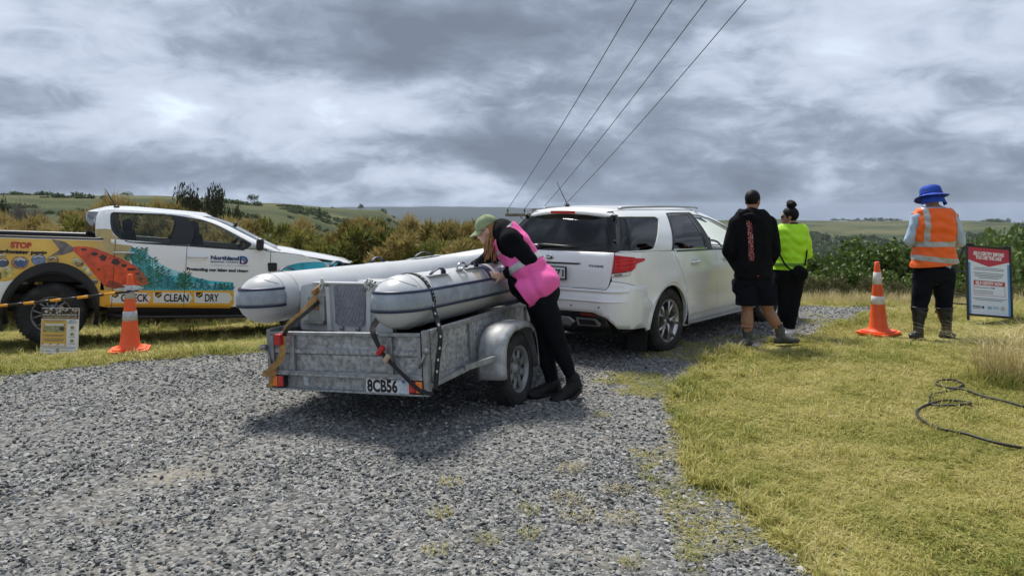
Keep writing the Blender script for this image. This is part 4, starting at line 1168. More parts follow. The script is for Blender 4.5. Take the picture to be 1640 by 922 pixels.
# transom with motor pad
tm = MB(); XT = .16
poly = rounded([(-.46, -.27), (.46, -.27), (.455, .09), (.30, .115), (-.30, .115), (-.455, .09)], .03)
tm.prism(poly, XT, XT + .05, lambda a, b, c: Vector((c, a, b))); tr_ = tm.build('transom', grp, BT)
MB().box((XT + .02, 0, .118), (.09, .62, .016), bev=.006).build('transom_cap', grp, tr_)
pad = M('grey_motor_pad', (.27, .27, .31), .6, bump=.5, bscale=45, var=.15, vscale=30)
pm = MB(); pm.prism(rounded([(-.165, .10), (.165, .10), (.135, -.215), (-.135, -.215)], .022), XT - .016, XT - .002, lambda a, b, c: Vector((c, -.06 + a, b)))
for i in range(-7, 8):
    pm.beam((XT - .018, -.06 + max(-.14, min(.14, i * .04 - .08)), -.20), (XT - .018, -.06 + max(-.14, min(.14, i * .04 + .08)), .09), .004, .006)
    pm.beam((XT - .018, -.06 + max(-.14, min(.14, i * .04 + .08)), -.20), (XT - .018, -.06 + max(-.14, min(.14, i * .04 - .08)), .09), .004, .006)
pm.build('motor_pad', pad, tr_)
for y in (.13, -.255):
    MB().beam((XT - .01, y, -.26), (XT - .01, y + (.02 if y > 0 else -.0), .09), .035, .05, up=(1, 0, 0)).build('motor_bracket', grp, tr_)
MB().box((XT - .03, .28, -.20), (.05, .20, .03), bev=.006).build('step_bar', steel, tr_)
MB().box((XT - .015, .27, -.10), (.03, .17, .22), bev=.006).build('step_frame', M('grey_alloy', (.38, .40, .40), .45, .6, var=.2, vscale=12), tr_)
MB().box((XT - .032, .28, -.055), (.012, .085, .09), bev=.004).build('timber_block', M('brown_block', (.33, .17, .06), .6, var=.3, vscale=20), tr_)
for y in (.02, -.14):
    MB().lathe([(0, -.03), (.014, -.03), (.014, 0), (0, 0)], 10, (XT, y, -.24), axis='X').build('drain_plug', steel, tr_)
# hull under the tubes
hull = MB(); rows = []
for i in range(13):
    s = i / 12; x = XT + .03 + (XB - .25 - XT) * s; w = .50 * (1 - s ** 3.2) + .012; kz = -.30 + .24 * s ** 2.4; ez = -.10 + .10 * s
    rows.append([Vector((x, w, ez)), Vector((x, w * .6, (ez + kz) / 2 - .02)), Vector((x, 0, kz)), Vector((x, -w * .6, (ez + kz) / 2 - .02)), Vector((x, -w, ez))])
hull.grid(rows); hull.build('hull', grp, BT)
fl = MB(); fl.grid([[Vector((XT + .05 + 1.75 * i / 6, y, -.10)) for y in (-.48, 0, .48)] for i in range(7)]); fl.build('floor', M('deck_grey', (.40, .42, .44), .6, var=.1), BT)
MB().box((1.05, 0, .06), (.26, .95, .035), bev=.012).build('seat', grp, BT)
rope = M('white_rope', (.62, .63, .58), .8, bump=.3, bscale=120)
for y0 in (.20, -.27):
    q = random.Random(int(y0 * 100)); pts = [Vector((XT - .02, y0, .07)) + Vector((q.uniform(-.03, .01), q.uniform(-.045, .045), q.uniform(-.03, .09))) for _ in range(16)]
    MB().tube(pts, .008, 6).build('painter_rope', rope, BT)

# ================================================================== straps
def ribbon(mb, pts, w, wide=None, th=.0025):
    """flat webbing along points"""
    pts = [Vector(p) for p in pts]; rows = []
    for i, p in enumerate(pts):
        t = (pts[min(i + 1, len(pts) - 1)] - pts[max(i - 1, 0)]).normalized()
        view = Vector(wide[i]) if wide else Vector((.25, -1, .1)); a = t.cross(view).normalized() * (w[i] if isinstance(w, list) else w) / 2
        n = a.cross(t).normalized() * th
        rows.append([p - a + n, p + a + n, p + a - n, p - a - n])
    mb.grid(rows, smooth=False, closed=True); return mb
def smooth_path(pts, n=6):
    out = []; pts = [Vector(p) for p in pts]
    for i in range(len(pts) - 1):
        p0, p1, p2, p3 = pts[max(i - 1, 0)], pts[i], pts[i + 1], pts[min(i + 2, len(pts) - 1)]
        for k in range(n):
            t = k / n
            out.append(.5 * ((2 * p1) + (p2 - p0) * t + (2 * p0 - 5 * p1 + 4 * p2 - p3) * t * t + (3 * p1 - p0 - 3 * p2 + p3) * t ** 3))
    out.append(pts[-1]); return out
MT = TR.matrix_basis.copy()
def trl(x, y, z): return MT @ Vector((x, y, z))
MBT = Matrix.LocRotScale(BT.location, BT.rotation_euler, None)
def btl(x, y, z): return MBT @ Vector((x, y, z))
tan_web = M('tan_webbing', (.44, .25, .085), .8, var=.3, vscale=25, bump=.3, bscale=160)
dk_web = M('dark_webbing', (.035, .028, .022), .8, var=.3, vscale=25)
ts = empty('tan_tie_strap', trl(-.04, .66, Z0)); tag(ts, 'tan tie-down strap with red ratchet tied from transom to the trailer corner', 'strap')
def strap_child(name, pts, w, mat, root):
    o = ribbon(MB(), pts, w).build(name, mat); o.parent = root; o.matrix_parent_inverse = Matrix.Translation(-root.location); return o
k0 = btl(XT - .03, .25, .07)
tp1 = smooth_path([k0, k0 + Vector((-.02, -.05, -.08)), trl(-.06, .50, ZT + .03), trl(-.075, .545, ZT - .16), trl(-.06, .625, Z1 + .04), trl(-.05, .70, Z0 + .02)], 6)
strap_child('webbing', tp1, [.035 + .012 * math.sin(i * 1.3) for i in range(len(tp1))], tan_web, ts)
tp2 = smooth_path([trl(-.085, .515, ZT - .03), trl(-.095, .525, ZT - .18), trl(-.08, .62, Z1 + .06), trl(-.06, .735, Z1 - .02)], 6)
strap_child('webbing_tail', tp2, .045, tan_web, ts)
tp3 = smooth_path([k0 + Vector((.02, 0, -.1)), trl(-.07, .45, ZT + .05), trl(-.08, .50, ZT - .02)], 6)
strap_child('dark_webbing', tp3, .03, dk_web, ts)
q = random.Random(4); kn = MB(); kn.tube(smooth_path([k0 + Vector((q.uniform(-.035, .035), q.uniform(-.05, 0), q.uniform(-.05, .05))) for _ in range(7)], 4), .016, 6, sq=(1, .5))
o = kn.build('knot', tan_web); o.parent = ts; o.matrix_parent_inverse = Matrix.Translation(-ts.location)
rtc = MB().box(trl(-.105, .535, ZT - .045), (.05, .06, .085), TR.rotation_euler.to_matrix(), bev=.008).build('ratchet', M('red_ratchet', (.50, .02, .018), .4)); rtc.parent = ts; rtc.matrix_parent_inverse = Matrix.Translation(-ts.location)
blk_web = M('black_webbing', (.014, .014, .016), .75, bump=.3, bscale=160)
bs = empty('black_tie_strap', trl(-.03, -.70, Z0)); tag(bs, 'black ratchet strap with white print looped over the right boat tube', 'strap')
s_ = .035; over = [tube_pt(s_, R(a), -1, TRD + .006) for a in (150, 125, 100, 75, 50, 25)] + [tube_pt(s_, R(5), -1, TRD + .016), tube_pt(s_, R(-12), -1, TRD + .012)]
over = [MBT @ p for p in over]
sp = smooth_path(over + [trl(.10, -.765, ZT - .02), trl(.04, -.765, Z1 + .10), trl(.0, -.762, Z0 + .05)], 5)
def outward(pts, c): return [(p - c) for p in pts]
wd = [(Vector((.55, -.83, .15)) if p.z < .95 else (p - (MBT @ tube_path(s_, -1)))) for p in sp]
o = ribbon(MB(), sp, .038, wd).build('webbing', blk_web); o.parent = bs; o.matrix_parent_inverse = Matrix.Translation(-bs.location)
wp = M('white_print', (.62, .62, .60), .7); mbp = MB()                    # printed dashes along the webbing
for i in range(8, len(sp) - 4, 1):
    if i % 2 == 0:
        a, b = sp[i].lerp(sp[i + 1], .2), sp[i].lerp(sp[i + 1], .62); n_ = wd[i].normalized() * .0042
        ribbon(mbp, [a + n_, b + n_], .013, [wd[i], wd[i]], .0006)
o = mbp.build('printed_marks', wp); o.parent = bs; o.matrix_parent_inverse = Matrix.Translation(-bs.location)
sp2 = smooth_path([trl(.16, -.22, ZT + .10), trl(-.02, -.27, ZT + .035), trl(-.06, -.325, ZT - .05), trl(-.08, -.40, ZT - .15), trl(-.065, -.53, Z1 + .04), trl(-.05, -.66, Z0 + .05), trl(-.02, -.755, Z0 + .02)], 6)
o = ribbon(MB(), sp2, [.05 - .022 * min(1, i / 16) for i in range(len(sp2))]).build('lower_webbing', blk_web); o.parent = bs; o.matrix_parent_inverse = Matrix.Translation(-bs.location)
mr_ = TR.rotation_euler.to_matrix() @ Euler((R(38), 0, 0)).to_matrix()
for (dz, m_, sx) in ((.0, MATS['red_ratchet'], (.04, .04, .08)), (-.075, M('brass_ratchet', (.55, .42, .30), .35, .6), (.034, .042, .07))):
    o = MB().box(trl(-.085, -.375 - (0 if dz == 0 else .05), ZT - .115 + dz * .75), sx, mr_, bev=.012).build('ratchet', m_); o.parent = bs; o.matrix_parent_inverse = Matrix.Translation(-bs.location)
# ================================================================== cars
class Shell:
    """body side as a surface (u, z): u 0..1 rear flat, 1..2 rear corner, 2..3 side, 3..4 front corner, 4..5 front flat (right-hand half, y<0)"""
    def __init__(s, Xr, Xf, Ys, rr, rf, xa, xb, bowr=.05, bowf=.10, ymod=None):
        s.Xr, s.Xf, s.Ys, s.rr, s.rf, s.xa, s.xb, s.bowr, s.bowf = Xr, Xf, Ys, rr, rf, xa, xb, bowr, bowf
        s.ymod = ymod or (lambda x, z: 0.0)
    def U(s, x): return 2 + (x - s.xa) / (s.xb - s.xa)
    def raw(s, u, z):
        Xr, Xf, Y, r1, r2 = s.Xr(z), s.Xf(z), s.Ys(z), s.rr(z), s.rf(z)
        if u < 1:
            t = 1 - u; yy = (Y - r1) * u; tt = t * t * (3 - 2 * t)
            return Xr - s.bowr * tt, yy
        if u < 2:
            a = (2 - u) * math.pi / 2
            return Xr + r1 - r1 * math.sin(a), Y - r1 + r1 * math.cos(a)
        if u <= 3 and getattr(s, 'linear', False):
            return (Xr + r1) + (u - 2) * (Xf - r2 - Xr - r1), Y
        if u <= 3:
            x = s.xa + (u - 2) * (s.xb - s.xa)
            w1 = 1 - float(smoothstep(0, .35, x - s.xa)); w2 = float(smoothstep(-.35, 0, x - s.xb))
            return x + w1 * (Xr + r1 - s.xa) + w2 * (Xf - r2 - s.xb), Y
        if u < 4:
            a = (u - 3) * math.pi / 2
            return Xf - r2 + r2 * math.sin(a), Y - r2 + r2 * math.cos(a)
        t = u - 4; tt = t * t * (3 - 2 * t)
        return Xf + s.bowf * tt, (Y - r2) * (1 - t)
    def pt(s, u, z):
        x, y = s.raw(u, z); y = y + s.ymod(x, z) * min(1, max(0, y / .5))
        return Vector((x, -y, z))
    def f(s): return normal_off(s.pt)
    def side(s):
        """map (x, z, off) on the right side"""
        g = s.f(); return lambda x, z, off=0.0: g(s.U(x), z, off)
    def side_left(s):
        g = s.f()
        def h(x, z, off=0.0):
            p = g(s.U(x), z, off); return Vector((p.x, -p.y, p.z))
        return h
def mirror(g):
    def h(u, v, off=0.0):
        p = g(u, v, off); return Vector((p.x, -p.y, p.z))
    return h
def const(v): return lambda z: v
def arch_poly(cx, cz, rx, rz, a0=0, a1=180, n=22):
    return [(cx + math.cos(R(a0 + (a1 - a0) * k / n)) * rx, cz + math.sin(R(a0 + (a1 - a0) * k / n)) * rz) for k in range(n + 1)]
def strip_on(mb, pts, mapf, w, off):
    """thin ribbon following 2D points on a surface"""
    P2 = [Vector(p) for p in pts]; rows = []
    for i, p in enumerate(P2):
        t = (P2[min(i + 1, len(P2) - 1)] - P2[max(i - 1, 0)]).normalized(); n = Vector((-t.y, t.x)) * w / 2
        rows.append([mapf(*(p - n), off), mapf(*(p + n), off)])
    mb.grid(rows); return mb
def dense(pts, step):
    out = []
    for a, b in zip(pts[:-1], pts[1:]):
        a, b = Vector(a), Vector(b); k = max(1, int((b - a).length / step))
        out += [tuple(a.lerp(b, i / k)) for i in range(k)]
    return out + [tuple(pts[-1])]
def both(name, poly, shellmap, mat, parent, **kw):
    a = panel(name, poly, shellmap, mat, parent, **kw)
    b = panel(name, poly, mirror(shellmap), mat, parent, flip=True, **kw)
    return a, b

white = M('white_paint', (.90, .905, .91), .22, coat=.6, var=.015, vscale=3, dirt=(.66, .64, .60), dscale=2.5, damt=.10)
privacy = glass('privacy_glass', (.018, .019, .021), .9, 1.55)
clear_g = glass('clear_glass', (.80, .85, .83), .9, 1.42)
trim = M('black_trim', (.010, .010, .011), .4)
chrome = M('chrome', (.72, .73, .75), .08, 1.0)
silver = M('silver_plastic', (.30, .30, .31), .4, .4)
dark_in = M('dark_interior', (.020, .020, .022), .85)
alloy = M('machined_alloy', (.50, .49, .49), .28, .85, var=.1, vscale=20, dirt=(.15, .13, .11), dscale=9, damt=.3)
seat_m = M('seat_fabric', (.035, .036, .040), .9, var=.2, vscale=20)
clear_lens = M('clear_lens', (.72, .66, .62), .1, coat=.5)

# ------------------------------------------------------------------ white station wagon (four wheel drive)
SUV_TH = 40.6
_l = Vector((-math.cos(R(SUV_TH)), math.sin(R(SUV_TH)), 0))
so_ = Vector((1.777, 8.46, 0)) + _l * .93
CAR = empty('station_wagon', (so_.x, so_.y, Hs(so_.x, so_.y)), (0, 0, R(90 - SUV_TH)))
tag(CAR, 'white four wheel drive station wagon with dark rear glass towing the trailer', 'car')
lowS = Shell(Xr=curve([(.20, -.93), (.34, -1.02), (.52, -1.06), (.66, -1.055), (.74, -1.01), (.90, -.985), (1.02, -.97), (1.20, -.945), (1.6, -.9)]),
             Xf=curve([(.2, 3.60), (.35, 3.74), (.55, 3.76), (.8, 3.70), (1.0, 3.55), (1.2, 3.2)]),
             Ys=curve([(.20, .86), (.33, .915), (.45, .938), (.60, .945), (.80, .945), (.95, .938), (1.06, .925), (1.17, .90), (1.4, .80)]),
             rr=curve([(.2, .26), (.5, .30), (.8, .27), (1.2, .22)]), rf=const(.42), xa=-.60, xb=3.10, bowr=.075, bowf=.10,
             ymod=lambda x, z: .012 * math.exp(-((z - .86) / .05) ** 2) * float(smoothstep(-.5, .3, x)) - .014 * math.exp(-((z - .55) / .07) ** 2) * float(smoothstep(.3, .6, x)) * (1 - float(smoothstep(2.2, 2.5, x)))
                  + .022 * math.exp(-((math.hypot(x, (z - .36)) - .46) / .06) ** 2) + .022 * math.exp(-((math.hypot(x - 2.842, (z - .36)) - .46) / .06) ** 2))
upS = Shell(Xr=curve([(1.0, -.955), (1.17, -.93), (1.30, -.85), (1.45, -.74), (1.56, -.645), (1.66, -.55)]),
            Xf=curve([(1.0, 2.80), (1.1, 2.60), (1.3, 2.22), (1.5, 1.75), (1.6, 1.45), (1.66, 1.2)]),
            Ys=curve([(1.0, .925), (1.17, .90), (1.30, .845), (1.42, .765), (1.52, .685), (1.575, .63), (1.62, .56), (1.66, .46)]),
            rr=curve([(1.0, .23), (1.2, .22), (1.5, .20), (1.66, .18)]), rf=const(.32), xa=-.60, xb=1.6, bowr=.07, bowf=.12)
ls, us = lowS.f(), upS.f(); lx, ux = lowS.U, upS.U
sS = lowS.side(); uSd = upS.side()
belt = lambda x: 1.165 - .045 * (x + .6) / 1.0 * .62          # window sill line falls towards the front
ARCH_R = arch_poly(0, .355, .405, .415, -12, 192); ARCH_F = arch_poly(2.842, .355, .405, .415, -12, 192)
SILL = .30
def Sx(x): return lowS.U(x)
def side_poly(pts): return [(lowS.U(x), z) for x, z in pts]
# tailgate (rear flat + part of corner)
HU = 1.36
both('tailgate', [(0, .655), (HU, .655), (HU + .02, .9), (HU + .03, 1.165), (0, 1.165)], ls, white, CAR, step=.06, lip=.03) if False else None
def rear_panel(name, poly, mat, shell=ls, **kw):
    """one sheet across the back: mirrored halves joined on the centre line"""
    m1 = panel_mesh(name, poly, shell, **kw); m2 = panel_mesh(name, poly, mirror(shell), flip=True, **kw)
    bm = bmesh.new(); bm.from_mesh(m1); bm.from_mesh(m2); bmesh.ops.remove_doubles(bm, verts=bm.verts, dist=2e-4)
    bm.to_mesh(m1); bm.free(); m1.polygons.foreach_set('use_smooth', [True] * len(m1.polygons)); m1.update()
    return link(name, m1, mat, CAR)
TLZ0, TLZ1 = .925, 1.115
hatch_poly = [(0, .70), (1.42, .70), (1.44, .76), (1.46, .915), (1.16, .925), (1.18, 1.120), (1.50, 1.125), (1.52, 1.158), (0, 1.158)]
hatch = rear_panel('tailgate', [(0, .775), (1.13, .775), (1.18, .80), (1.235, .91), (1.33, 1.158), (0, 1.158)], white, step=.05, lip=.02)
# rear bumper wraps to the wheel arch
bump = [(0, .53), (.95, .53), (1.26, .485), (1.52, .37), (lx(-.42), .345)] + [(lx(x), z) for x, z in arch_poly(0, .355, .43, .44, 188, 150, 8)] + [(lx(-.46), .80), (1.86, .815), (1.62, .84), (1.258, .86), (1.205, .80), (1.15, .768), (0, .768)]
rb_ = rear_panel('rear_bumper', bump, white, step=.05, lip=.02)
rear_panel('bumper_ledge', [(0, .735), (1.5, .740), (1.74, .756), (1.5, .766), (0, .764)], white, step=.04, off=.016, lip=.02)
rear_panel('bumper_crease', [(0, .640), (1.5, .640), (1.72, .652), (1.5, .658), (0, .658)], white, step=.04, off=.007, lip=.008)
rear_panel('lower_valance', [(0, .30), (1.05, .31), (1.36, .355), (1.25, .482), (.95, .528), (0, .528)], trim, step=.06, off=-.012, lip=.02)
rear_panel('skid_plate', [(0, .365), (.52, .365), (.62, .42), (.52, .465), (0, .468)], silver, step=.05, off=.006, lip=.012)
for mp in (ls, mirror(ls)):
    panel('exhaust_trim', [(.66, .38), (1.10, .39), (1.14, .412), (1.02, .465), (.64, .465)], mp, silver, CAR, step=.05, off=.004, lip=.01)
    panel('exhaust_recess', [(.70, .392), (1.06, .40), (.99, .452), (.69, .452)], mp, ink, CAR, step=.05, off=.008)
    panel('rear_reflector', [(.72, .495), (1.00, .490), (.96, .515), (.74, .518)], mp, M('dark_red_lens', (.22, .03, .02), .2), CAR, step=.05, off=.006, lip=.008)
    for u in (.55, 1.08):
        MB().lathe([(0, -.004), (.011, -.004), (.011, .003), (0, .003)], 12, mp(u, .59, .001), axis='X').build('parking_sensor', M('sensor_grey', (.25, .25, .26), .5), CAR)
# tail lamps
for mp in (ls, mirror(ls)):
    lens = rounded([(1.265, .945), (1.80, .970), (1.93, .995), (lx(-.46), 1.06), (lx(-.455), 1.085), (1.96, 1.105), (1.335, 1.128)], [.01, .02, .03, .02, .02, .03, .01])
    t = panel('tail_lamp', lens, mp, M('tail_red', (.56, .008, .006), .18, coat=.15, spec=.3, var=.25, vscale=9), CAR, step=.035, off=.012, lip=.03)
    for z in (1.005, 1.05, 1.085):
        strip_on(MB(), dense([(1.33, z - .01), (1.80, z + .005), (1.96, z + .012)], .06), mp, .008, .0145).build('lamp_line', M('bright_red', (.75, .05, .03), .2, spec=.3), t)
    panel('reverse_lamp', [(1.255, .905), (1.76, .925), (1.80, .962), (1.262, .938)], mp, clear_lens, t, step=.04, off=.010, lip=.02)
    panel('reverse_bulb', [(1.32, .915), (1.52, .922), (1.52, .940), (1.32, .934)], mp, M('lamp_grey', (.20, .15, .13), .2), t, step=.04, off=.0125)
# quarter panel
qp = [(1.275, .865), (1.62, .845), (1.86, .82), (lx(-.465), .80)] + [(lx(x), z) for x, z in arch_poly(0, .355, .432, .442, 152, 40, 16)] + [(lx(.36), .72), (lx(.25), .90), (lx(.14), belt(.14) - .01), (lx(-.3), belt(-.3) - .005), (1.95, 1.158), (1.355, 1.158), (1.345, 1.132), (1.96, 1.106), (lx(-.452), 1.086), (lx(-.457), 1.058), (1.93, .992), (1.80, .960), (1.765, .920), (1.262, .900)]
both('rear_quarter', qp, ls, white, CAR, step=.05, lip=.02)
both('rear_arch', [(lx(x), z) for x, z in arch_poly(0, .355, .430, .440, -14, 186, 26)] + [(lx(x), z) for x, z in arch_poly(0, .355, .392, .402, 186, -14, 26)], ls, white, CAR, step=.04, off=.004, lip=.05)
both('front_arch', [(lx(x), z) for x, z in arch_poly(2.842, .355, .430, .440, -14, 194, 26)] + [(lx(x), z) for x, z in arch_poly(2.842, .355, .392, .402, 194, -14, 26)], ls, white, CAR, step=.04, off=.004, lip=.05)
# doors
rd = [(lx(.44), .37), (lx(1.20), .37), (lx(1.20), belt(1.2) - .01), (lx(.15), belt(.15) - .01), (lx(.26), .90), (lx(.37), .72)] + [(lx(x), z) for x, z in arch_poly(0, .355, .436, .446, 36, 6, 5)]
fd = [(lx(1.207), .37), (lx(2.28), .37), (lx(2.36), .70), (lx(2.36), 1.02), (lx(1.207), belt(1.2) - .01)]
for nm, poly, hx in (('rear_door', rd, .50), ('front_door', fd, 1.36)):
    for mp in (ls, mirror(ls)):
        d_o = panel(nm, poly, mp, white, CAR, step=.06, lip=.02, flip=(mp is not ls))
        hb = [mp(lx(hx + .23 * k / 8), .985, .012 + .026 * math.sin(math.pi * k / 8) ** .5) for k in range(9)]
        MB().tube(hb, .014, 8, sq=(1.2, .7)).build('handle', white, d_o)
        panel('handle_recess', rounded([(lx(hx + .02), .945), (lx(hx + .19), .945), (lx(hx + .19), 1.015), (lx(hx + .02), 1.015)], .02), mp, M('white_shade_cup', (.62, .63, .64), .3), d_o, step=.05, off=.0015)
        x0, x1 = (.50, 1.19) if nm == 'rear_door' else (1.217, 2.28)
        strip_on(MB(), dense([(lx(x0), .545), (lx(x1), .535)], .03), mp, .016, .010).build('rubbing_strip', white, d_o)
        strip_on(MB(), dense([(lx(x0 - .3 if nm == 'rear_door' else x0), belt(x0) - .004), (lx(x1), belt(x1) - .004)], .03), mp, .018, .006).build('window_trim', trim, d_o)
# front wing, sill, front bumper
fwg = [(lx(2.37), .72), (lx(2.29), .42)] + [(lx(x), z) for x, z in arch_poly(2.842, .355, .434, .444, 176, 20, 16)] + [(lx(3.28), .66), (3.5, .70), (3.6, .86), (3.2, .97), (lx(2.7), 1.02), (lx(2.37), 1.04)]
both('front_wing', fwg, ls, white, CAR, step=.06, lip=.02)
both('sill', [(lx(.43), .235), (lx(2.42), .235), (lx(2.42), .365), (lx(.43), .365)], ls, white, CAR, step=.08, off=-.006, lip=.02)
for mp in (ls, mirror(ls)):
    MB().tube([mp(lx(.40 + 2.0 * k / 10), .285, .035 if 0 < k < 10 else .0) for k in range(11)], .028, 8, sq=(1, .55)).build('side_step', silver, CAR)
rear_panel('front_bumper', [(lx(3.26), .26), (4.2, .24), (5, .24), (5, .62), (3.6, .66), (lx(3.30), .62)], white, step=.07, lip=.02)
rear_panel('grille', [(4.35, .66), (5, .66), (5, .86), (4.30, .86)], trim, step=.07, off=-.01, lip=.02)
for mp in (ls, mirror(ls)):
    panel('headlamp', rounded([(3.52, .70), (4.28, .68), (4.24, .86), (3.62, .86)], .03), mp, clear_lens, CAR, step=.05, off=.006, lip=.03)
# bonnet, roof
def cap_rows(shell, us_, zf, crown, n=10):
    rows = []
    for u in us_:
        p = shell.pt(u, zf(u)); yh = -p.y
        rows.append([Vector((p.x, -yh * math.cos(math.pi * k / n), p.z + crown(p.x) * (1 - math.cos(math.pi * k / n) ** 2) * min(1, yh / .5))) for k in range(n + 1)])
    return rows
bon = MB(); us_b = [lx(2.30) + (lx(3.05) - lx(2.30)) * k / 10 for k in range(11)] + [3 + k / 8 for k in range(9)] + [4.4, 4.8, 5]
bon.grid(cap_rows(lowS, us_b, lambda u: 1.045 - .05 * float(smoothstep(lx(2.3), 3.0, u)) - .11 * float(smoothstep(3, 5, u)), lambda x: .05)); bon.build('bonnet', white, CAR)
rf_ = MB(); us_r = [.02, .3, .6, .9, 1.1, 1.3, 1.5, 1.7, 1.85, 2.0] + [ux(-.6) + (ux(1.2) - ux(-.6)) * k / 16 for k in range(1, 17)] + [3.0, 3.25, 3.5, 3.75, 4, 4.3, 4.6, 5]
def roof_z(u):
    return 1.562 + .040 * float(smoothstep(0, 2.2, u)) - .012 * float(smoothstep(2.7, 3, u)) - .05 * float(smoothstep(3, 4.5, u))
rf_.grid(cap_rows(upS, us_r, roof_z, lambda x: .055 if x > -.4 else .045, 14)); rf_.build('roof', white, CAR)
# roof spoiler above the rear glass
spo = MB(); rows = []
for k in range(17):
    t = -1 + k / 8; y = t * .56; xr = -.77 + .12 * t * t
    rows.append([Vector((xr + .26, y, 1.632 - .045 * t * t)), Vector((xr + .08, y, 1.618 - .05 * t * t)), Vector((xr, y, 1.588 - .05 * t * t)), Vector((xr + .008, y, 1.562 - .05 * t * t)), Vector((xr + .12, y, 1.560 - .05 * t * t))])
spo.grid(rows); sp_ = spo.build('roof_spoiler', white, CAR)
MB().grid([[Vector((-.772 + .12 * (t * .3) ** 2 - .003, t * .17, z)) for z in (1.562, 1.592)] for t in [k / 4 - 1 for k in range(9)]]).build('high_brake_lamp', M('brake_red', (.48, .02, .015), .15, coat=.5), sp_)
for s in (-1, 1):
    MB().tube([Vector((x, s * (.555 - .03 * abs((x - .5) / 1.2) ** 3), 1.617 + .022 * math.sin(math.pi * max(0, min(1, (x + .45) / 1.9))) ** .4)) for x in [-.45 + 1.9 * k / 20 for k in range(21)]], .013, 8).build('roof_rail', M('grey_rail', (.34, .35, .36), .35, .6), CAR)
# greenhouse frame with window openings
WQ = [(1.44, 1.175), (2.0, 1.172), (ux(-.30), belt(-.30) + .012), (ux(.16), 1.50), (ux(.12), 1.525), (2.0, 1.532), (1.54, 1.532)]
WQ = rounded(WQ, [.0, .0, .045, .05, .03, 0, 0])
WR = rounded([(ux(.14), belt(.14) + .010), (ux(.98), belt(.98) + .010), (ux(.97), 1.545), (ux(.46), 1.54)], [.02, .01, .01, .02])
WF = rounded([(ux(1.12), belt(1.12) + .010), (ux(2.0) if False else ux(1.60) + .55, belt(2.0) + .03), (3.0, 1.50), (ux(1.07), 1.545)], [.01, .03, .03, .01])
both('pillar_frame', [(1.38, 1.165), (2.0, 1.162), (ux(1.6), belt(1.6)), (3.55, belt(2.2)), (3.62, 1.20), (3.50, 1.50), (3.2, 1.56), (2.5, 1.598), (2.0, 1.597), (1.48, 1.590)], us, white, CAR, holes=[WQ, WR, WF], step=.05, lip=.02)
for mp in (us, mirror(us)):
    for nm, poly, g_ in (('quarter_glass', WQ, privacy), ('rear_door_glass', WR, privacy), ('front_door_glass', WF, clear_g)):
        panel(nm, poly, mp, g_, CAR, step=.07, off=-.010)
    panel('pillar_cover', [(ux(.98), belt(1.0) + .002), (ux(1.12), belt(1.12) + .002), (ux(1.07), 1.555), (ux(.97), 1.555)], mp, trim, CAR, step=.06, off=.003, lip=.01)
    strip_on(MB(), dense([(ux(.12), belt(.1)), (ux(.445), 1.553), (ux(.6), 1.557), (ux(1.05), 1.556)], .05), mp, .022, .003).build('door_frame_trim', trim, CAR)
rear_panel('rear_glass', [(0, 1.166), (1.36, 1.172), (1.47, 1.545), (0, 1.556)], privacy, us, step=.06, off=-.004)
rear_panel('rear_glass_frit', [(0, 1.162), (1.39, 1.164), (1.50, 1.548), (1.45, 1.548), (1.33, 1.185), (0, 1.178)], trim, us, step=.06, off=.000)
for mp in (us, mirror(us)):
    MB().box(mp(1.43, 1.515, .012), (.03, .03, .065), (0, R(-30), 0), bev=.008).build('glass_hinge', trim, CAR)
    MB().ellipsoid(mp(1.32, 1.27, .008), (.012, .016, .012), 8, 6).build('glass_stud', trim, CAR)
for mp in (us, mirror(us)):
    panel('corner_seal', [(1.33, 1.168), (1.46, 1.168), (1.57, 1.55), (1.44, 1.55)], mp, trim, CAR, step=.04, off=.003, lip=.006)
rear_panel('windscreen', [(3.75, belt(2.2) + .01), (5, belt(2.2) + .01), (5, 1.53), (3.85, 1.50)], clear_g, us, step=.08, off=-.006)
# wiper, badges, plate recess
wp_ = MB(); wp_.tube([us(.10, 1.195, .03), us(.18, 1.205, .034), us(.75, 1.196, .028)], [.022, .016, .009], 8); wp_.box(us(.08, 1.195, .02), (.05, .07, .05), bev=.012)
wpm = mirror(us)
wpr = MB(); wpr.tube([wpm(.30, 1.196, .028), wpm(.10, 1.205, .034), us(.28, 1.200, .03), us(.52, 1.203, .026)], [.022, .016, .011, .006], 8, sq=(1, .7)); wpr.ellipsoid(wpm(.28, 1.192, .016), (.05, .075, .03), 10, 8); wpr.build('wiper', trim, CAR)
MB().ellipsoid(ls(.03, 1.085, .006), (.010, .060, .026), 20, 12).build('oval_badge', chrome, CAR)
MB().ellipsoid(ls(.03, 1.085, .010), (.009, .052, .020), 20, 12).build('oval_badge_face', M('badge_dark', (.05, .055, .07), .2, .3), CAR)
lsm = lambda a, b, off: ls(a, b, off)
text_on('badge_script', 'Ford', .030, (-.045, 1.077), lambda a, b, off: (ls(.03 + a / .62, b, off) if a > -.02 else mirror(ls)(-a / .62, b, off)), chrome, CAR, off=.020, width=.07, shear=.3, bold=.0008)
text_on('model_lettering', 'TITANIUM', .030, (.74, 1.000), ls, M('grey_lettering', (.10, .10, .11), .3, .5), CAR, off=.003, width=.26, bold=.0012)
rear_panel('garnish_bar', [(0, 1.020), (.55, 1.020), (.60, 1.030), (.60, 1.036), (0, 1.036)], trim, step=.05, off=.010, lip=.02)
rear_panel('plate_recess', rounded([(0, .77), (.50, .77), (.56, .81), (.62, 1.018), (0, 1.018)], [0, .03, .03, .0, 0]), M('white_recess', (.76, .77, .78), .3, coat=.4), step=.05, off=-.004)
rp = MB().box((-1.075, -.085, .925), (.012, .40, .145), bev=.004).build('number_plate', trim, CAR)
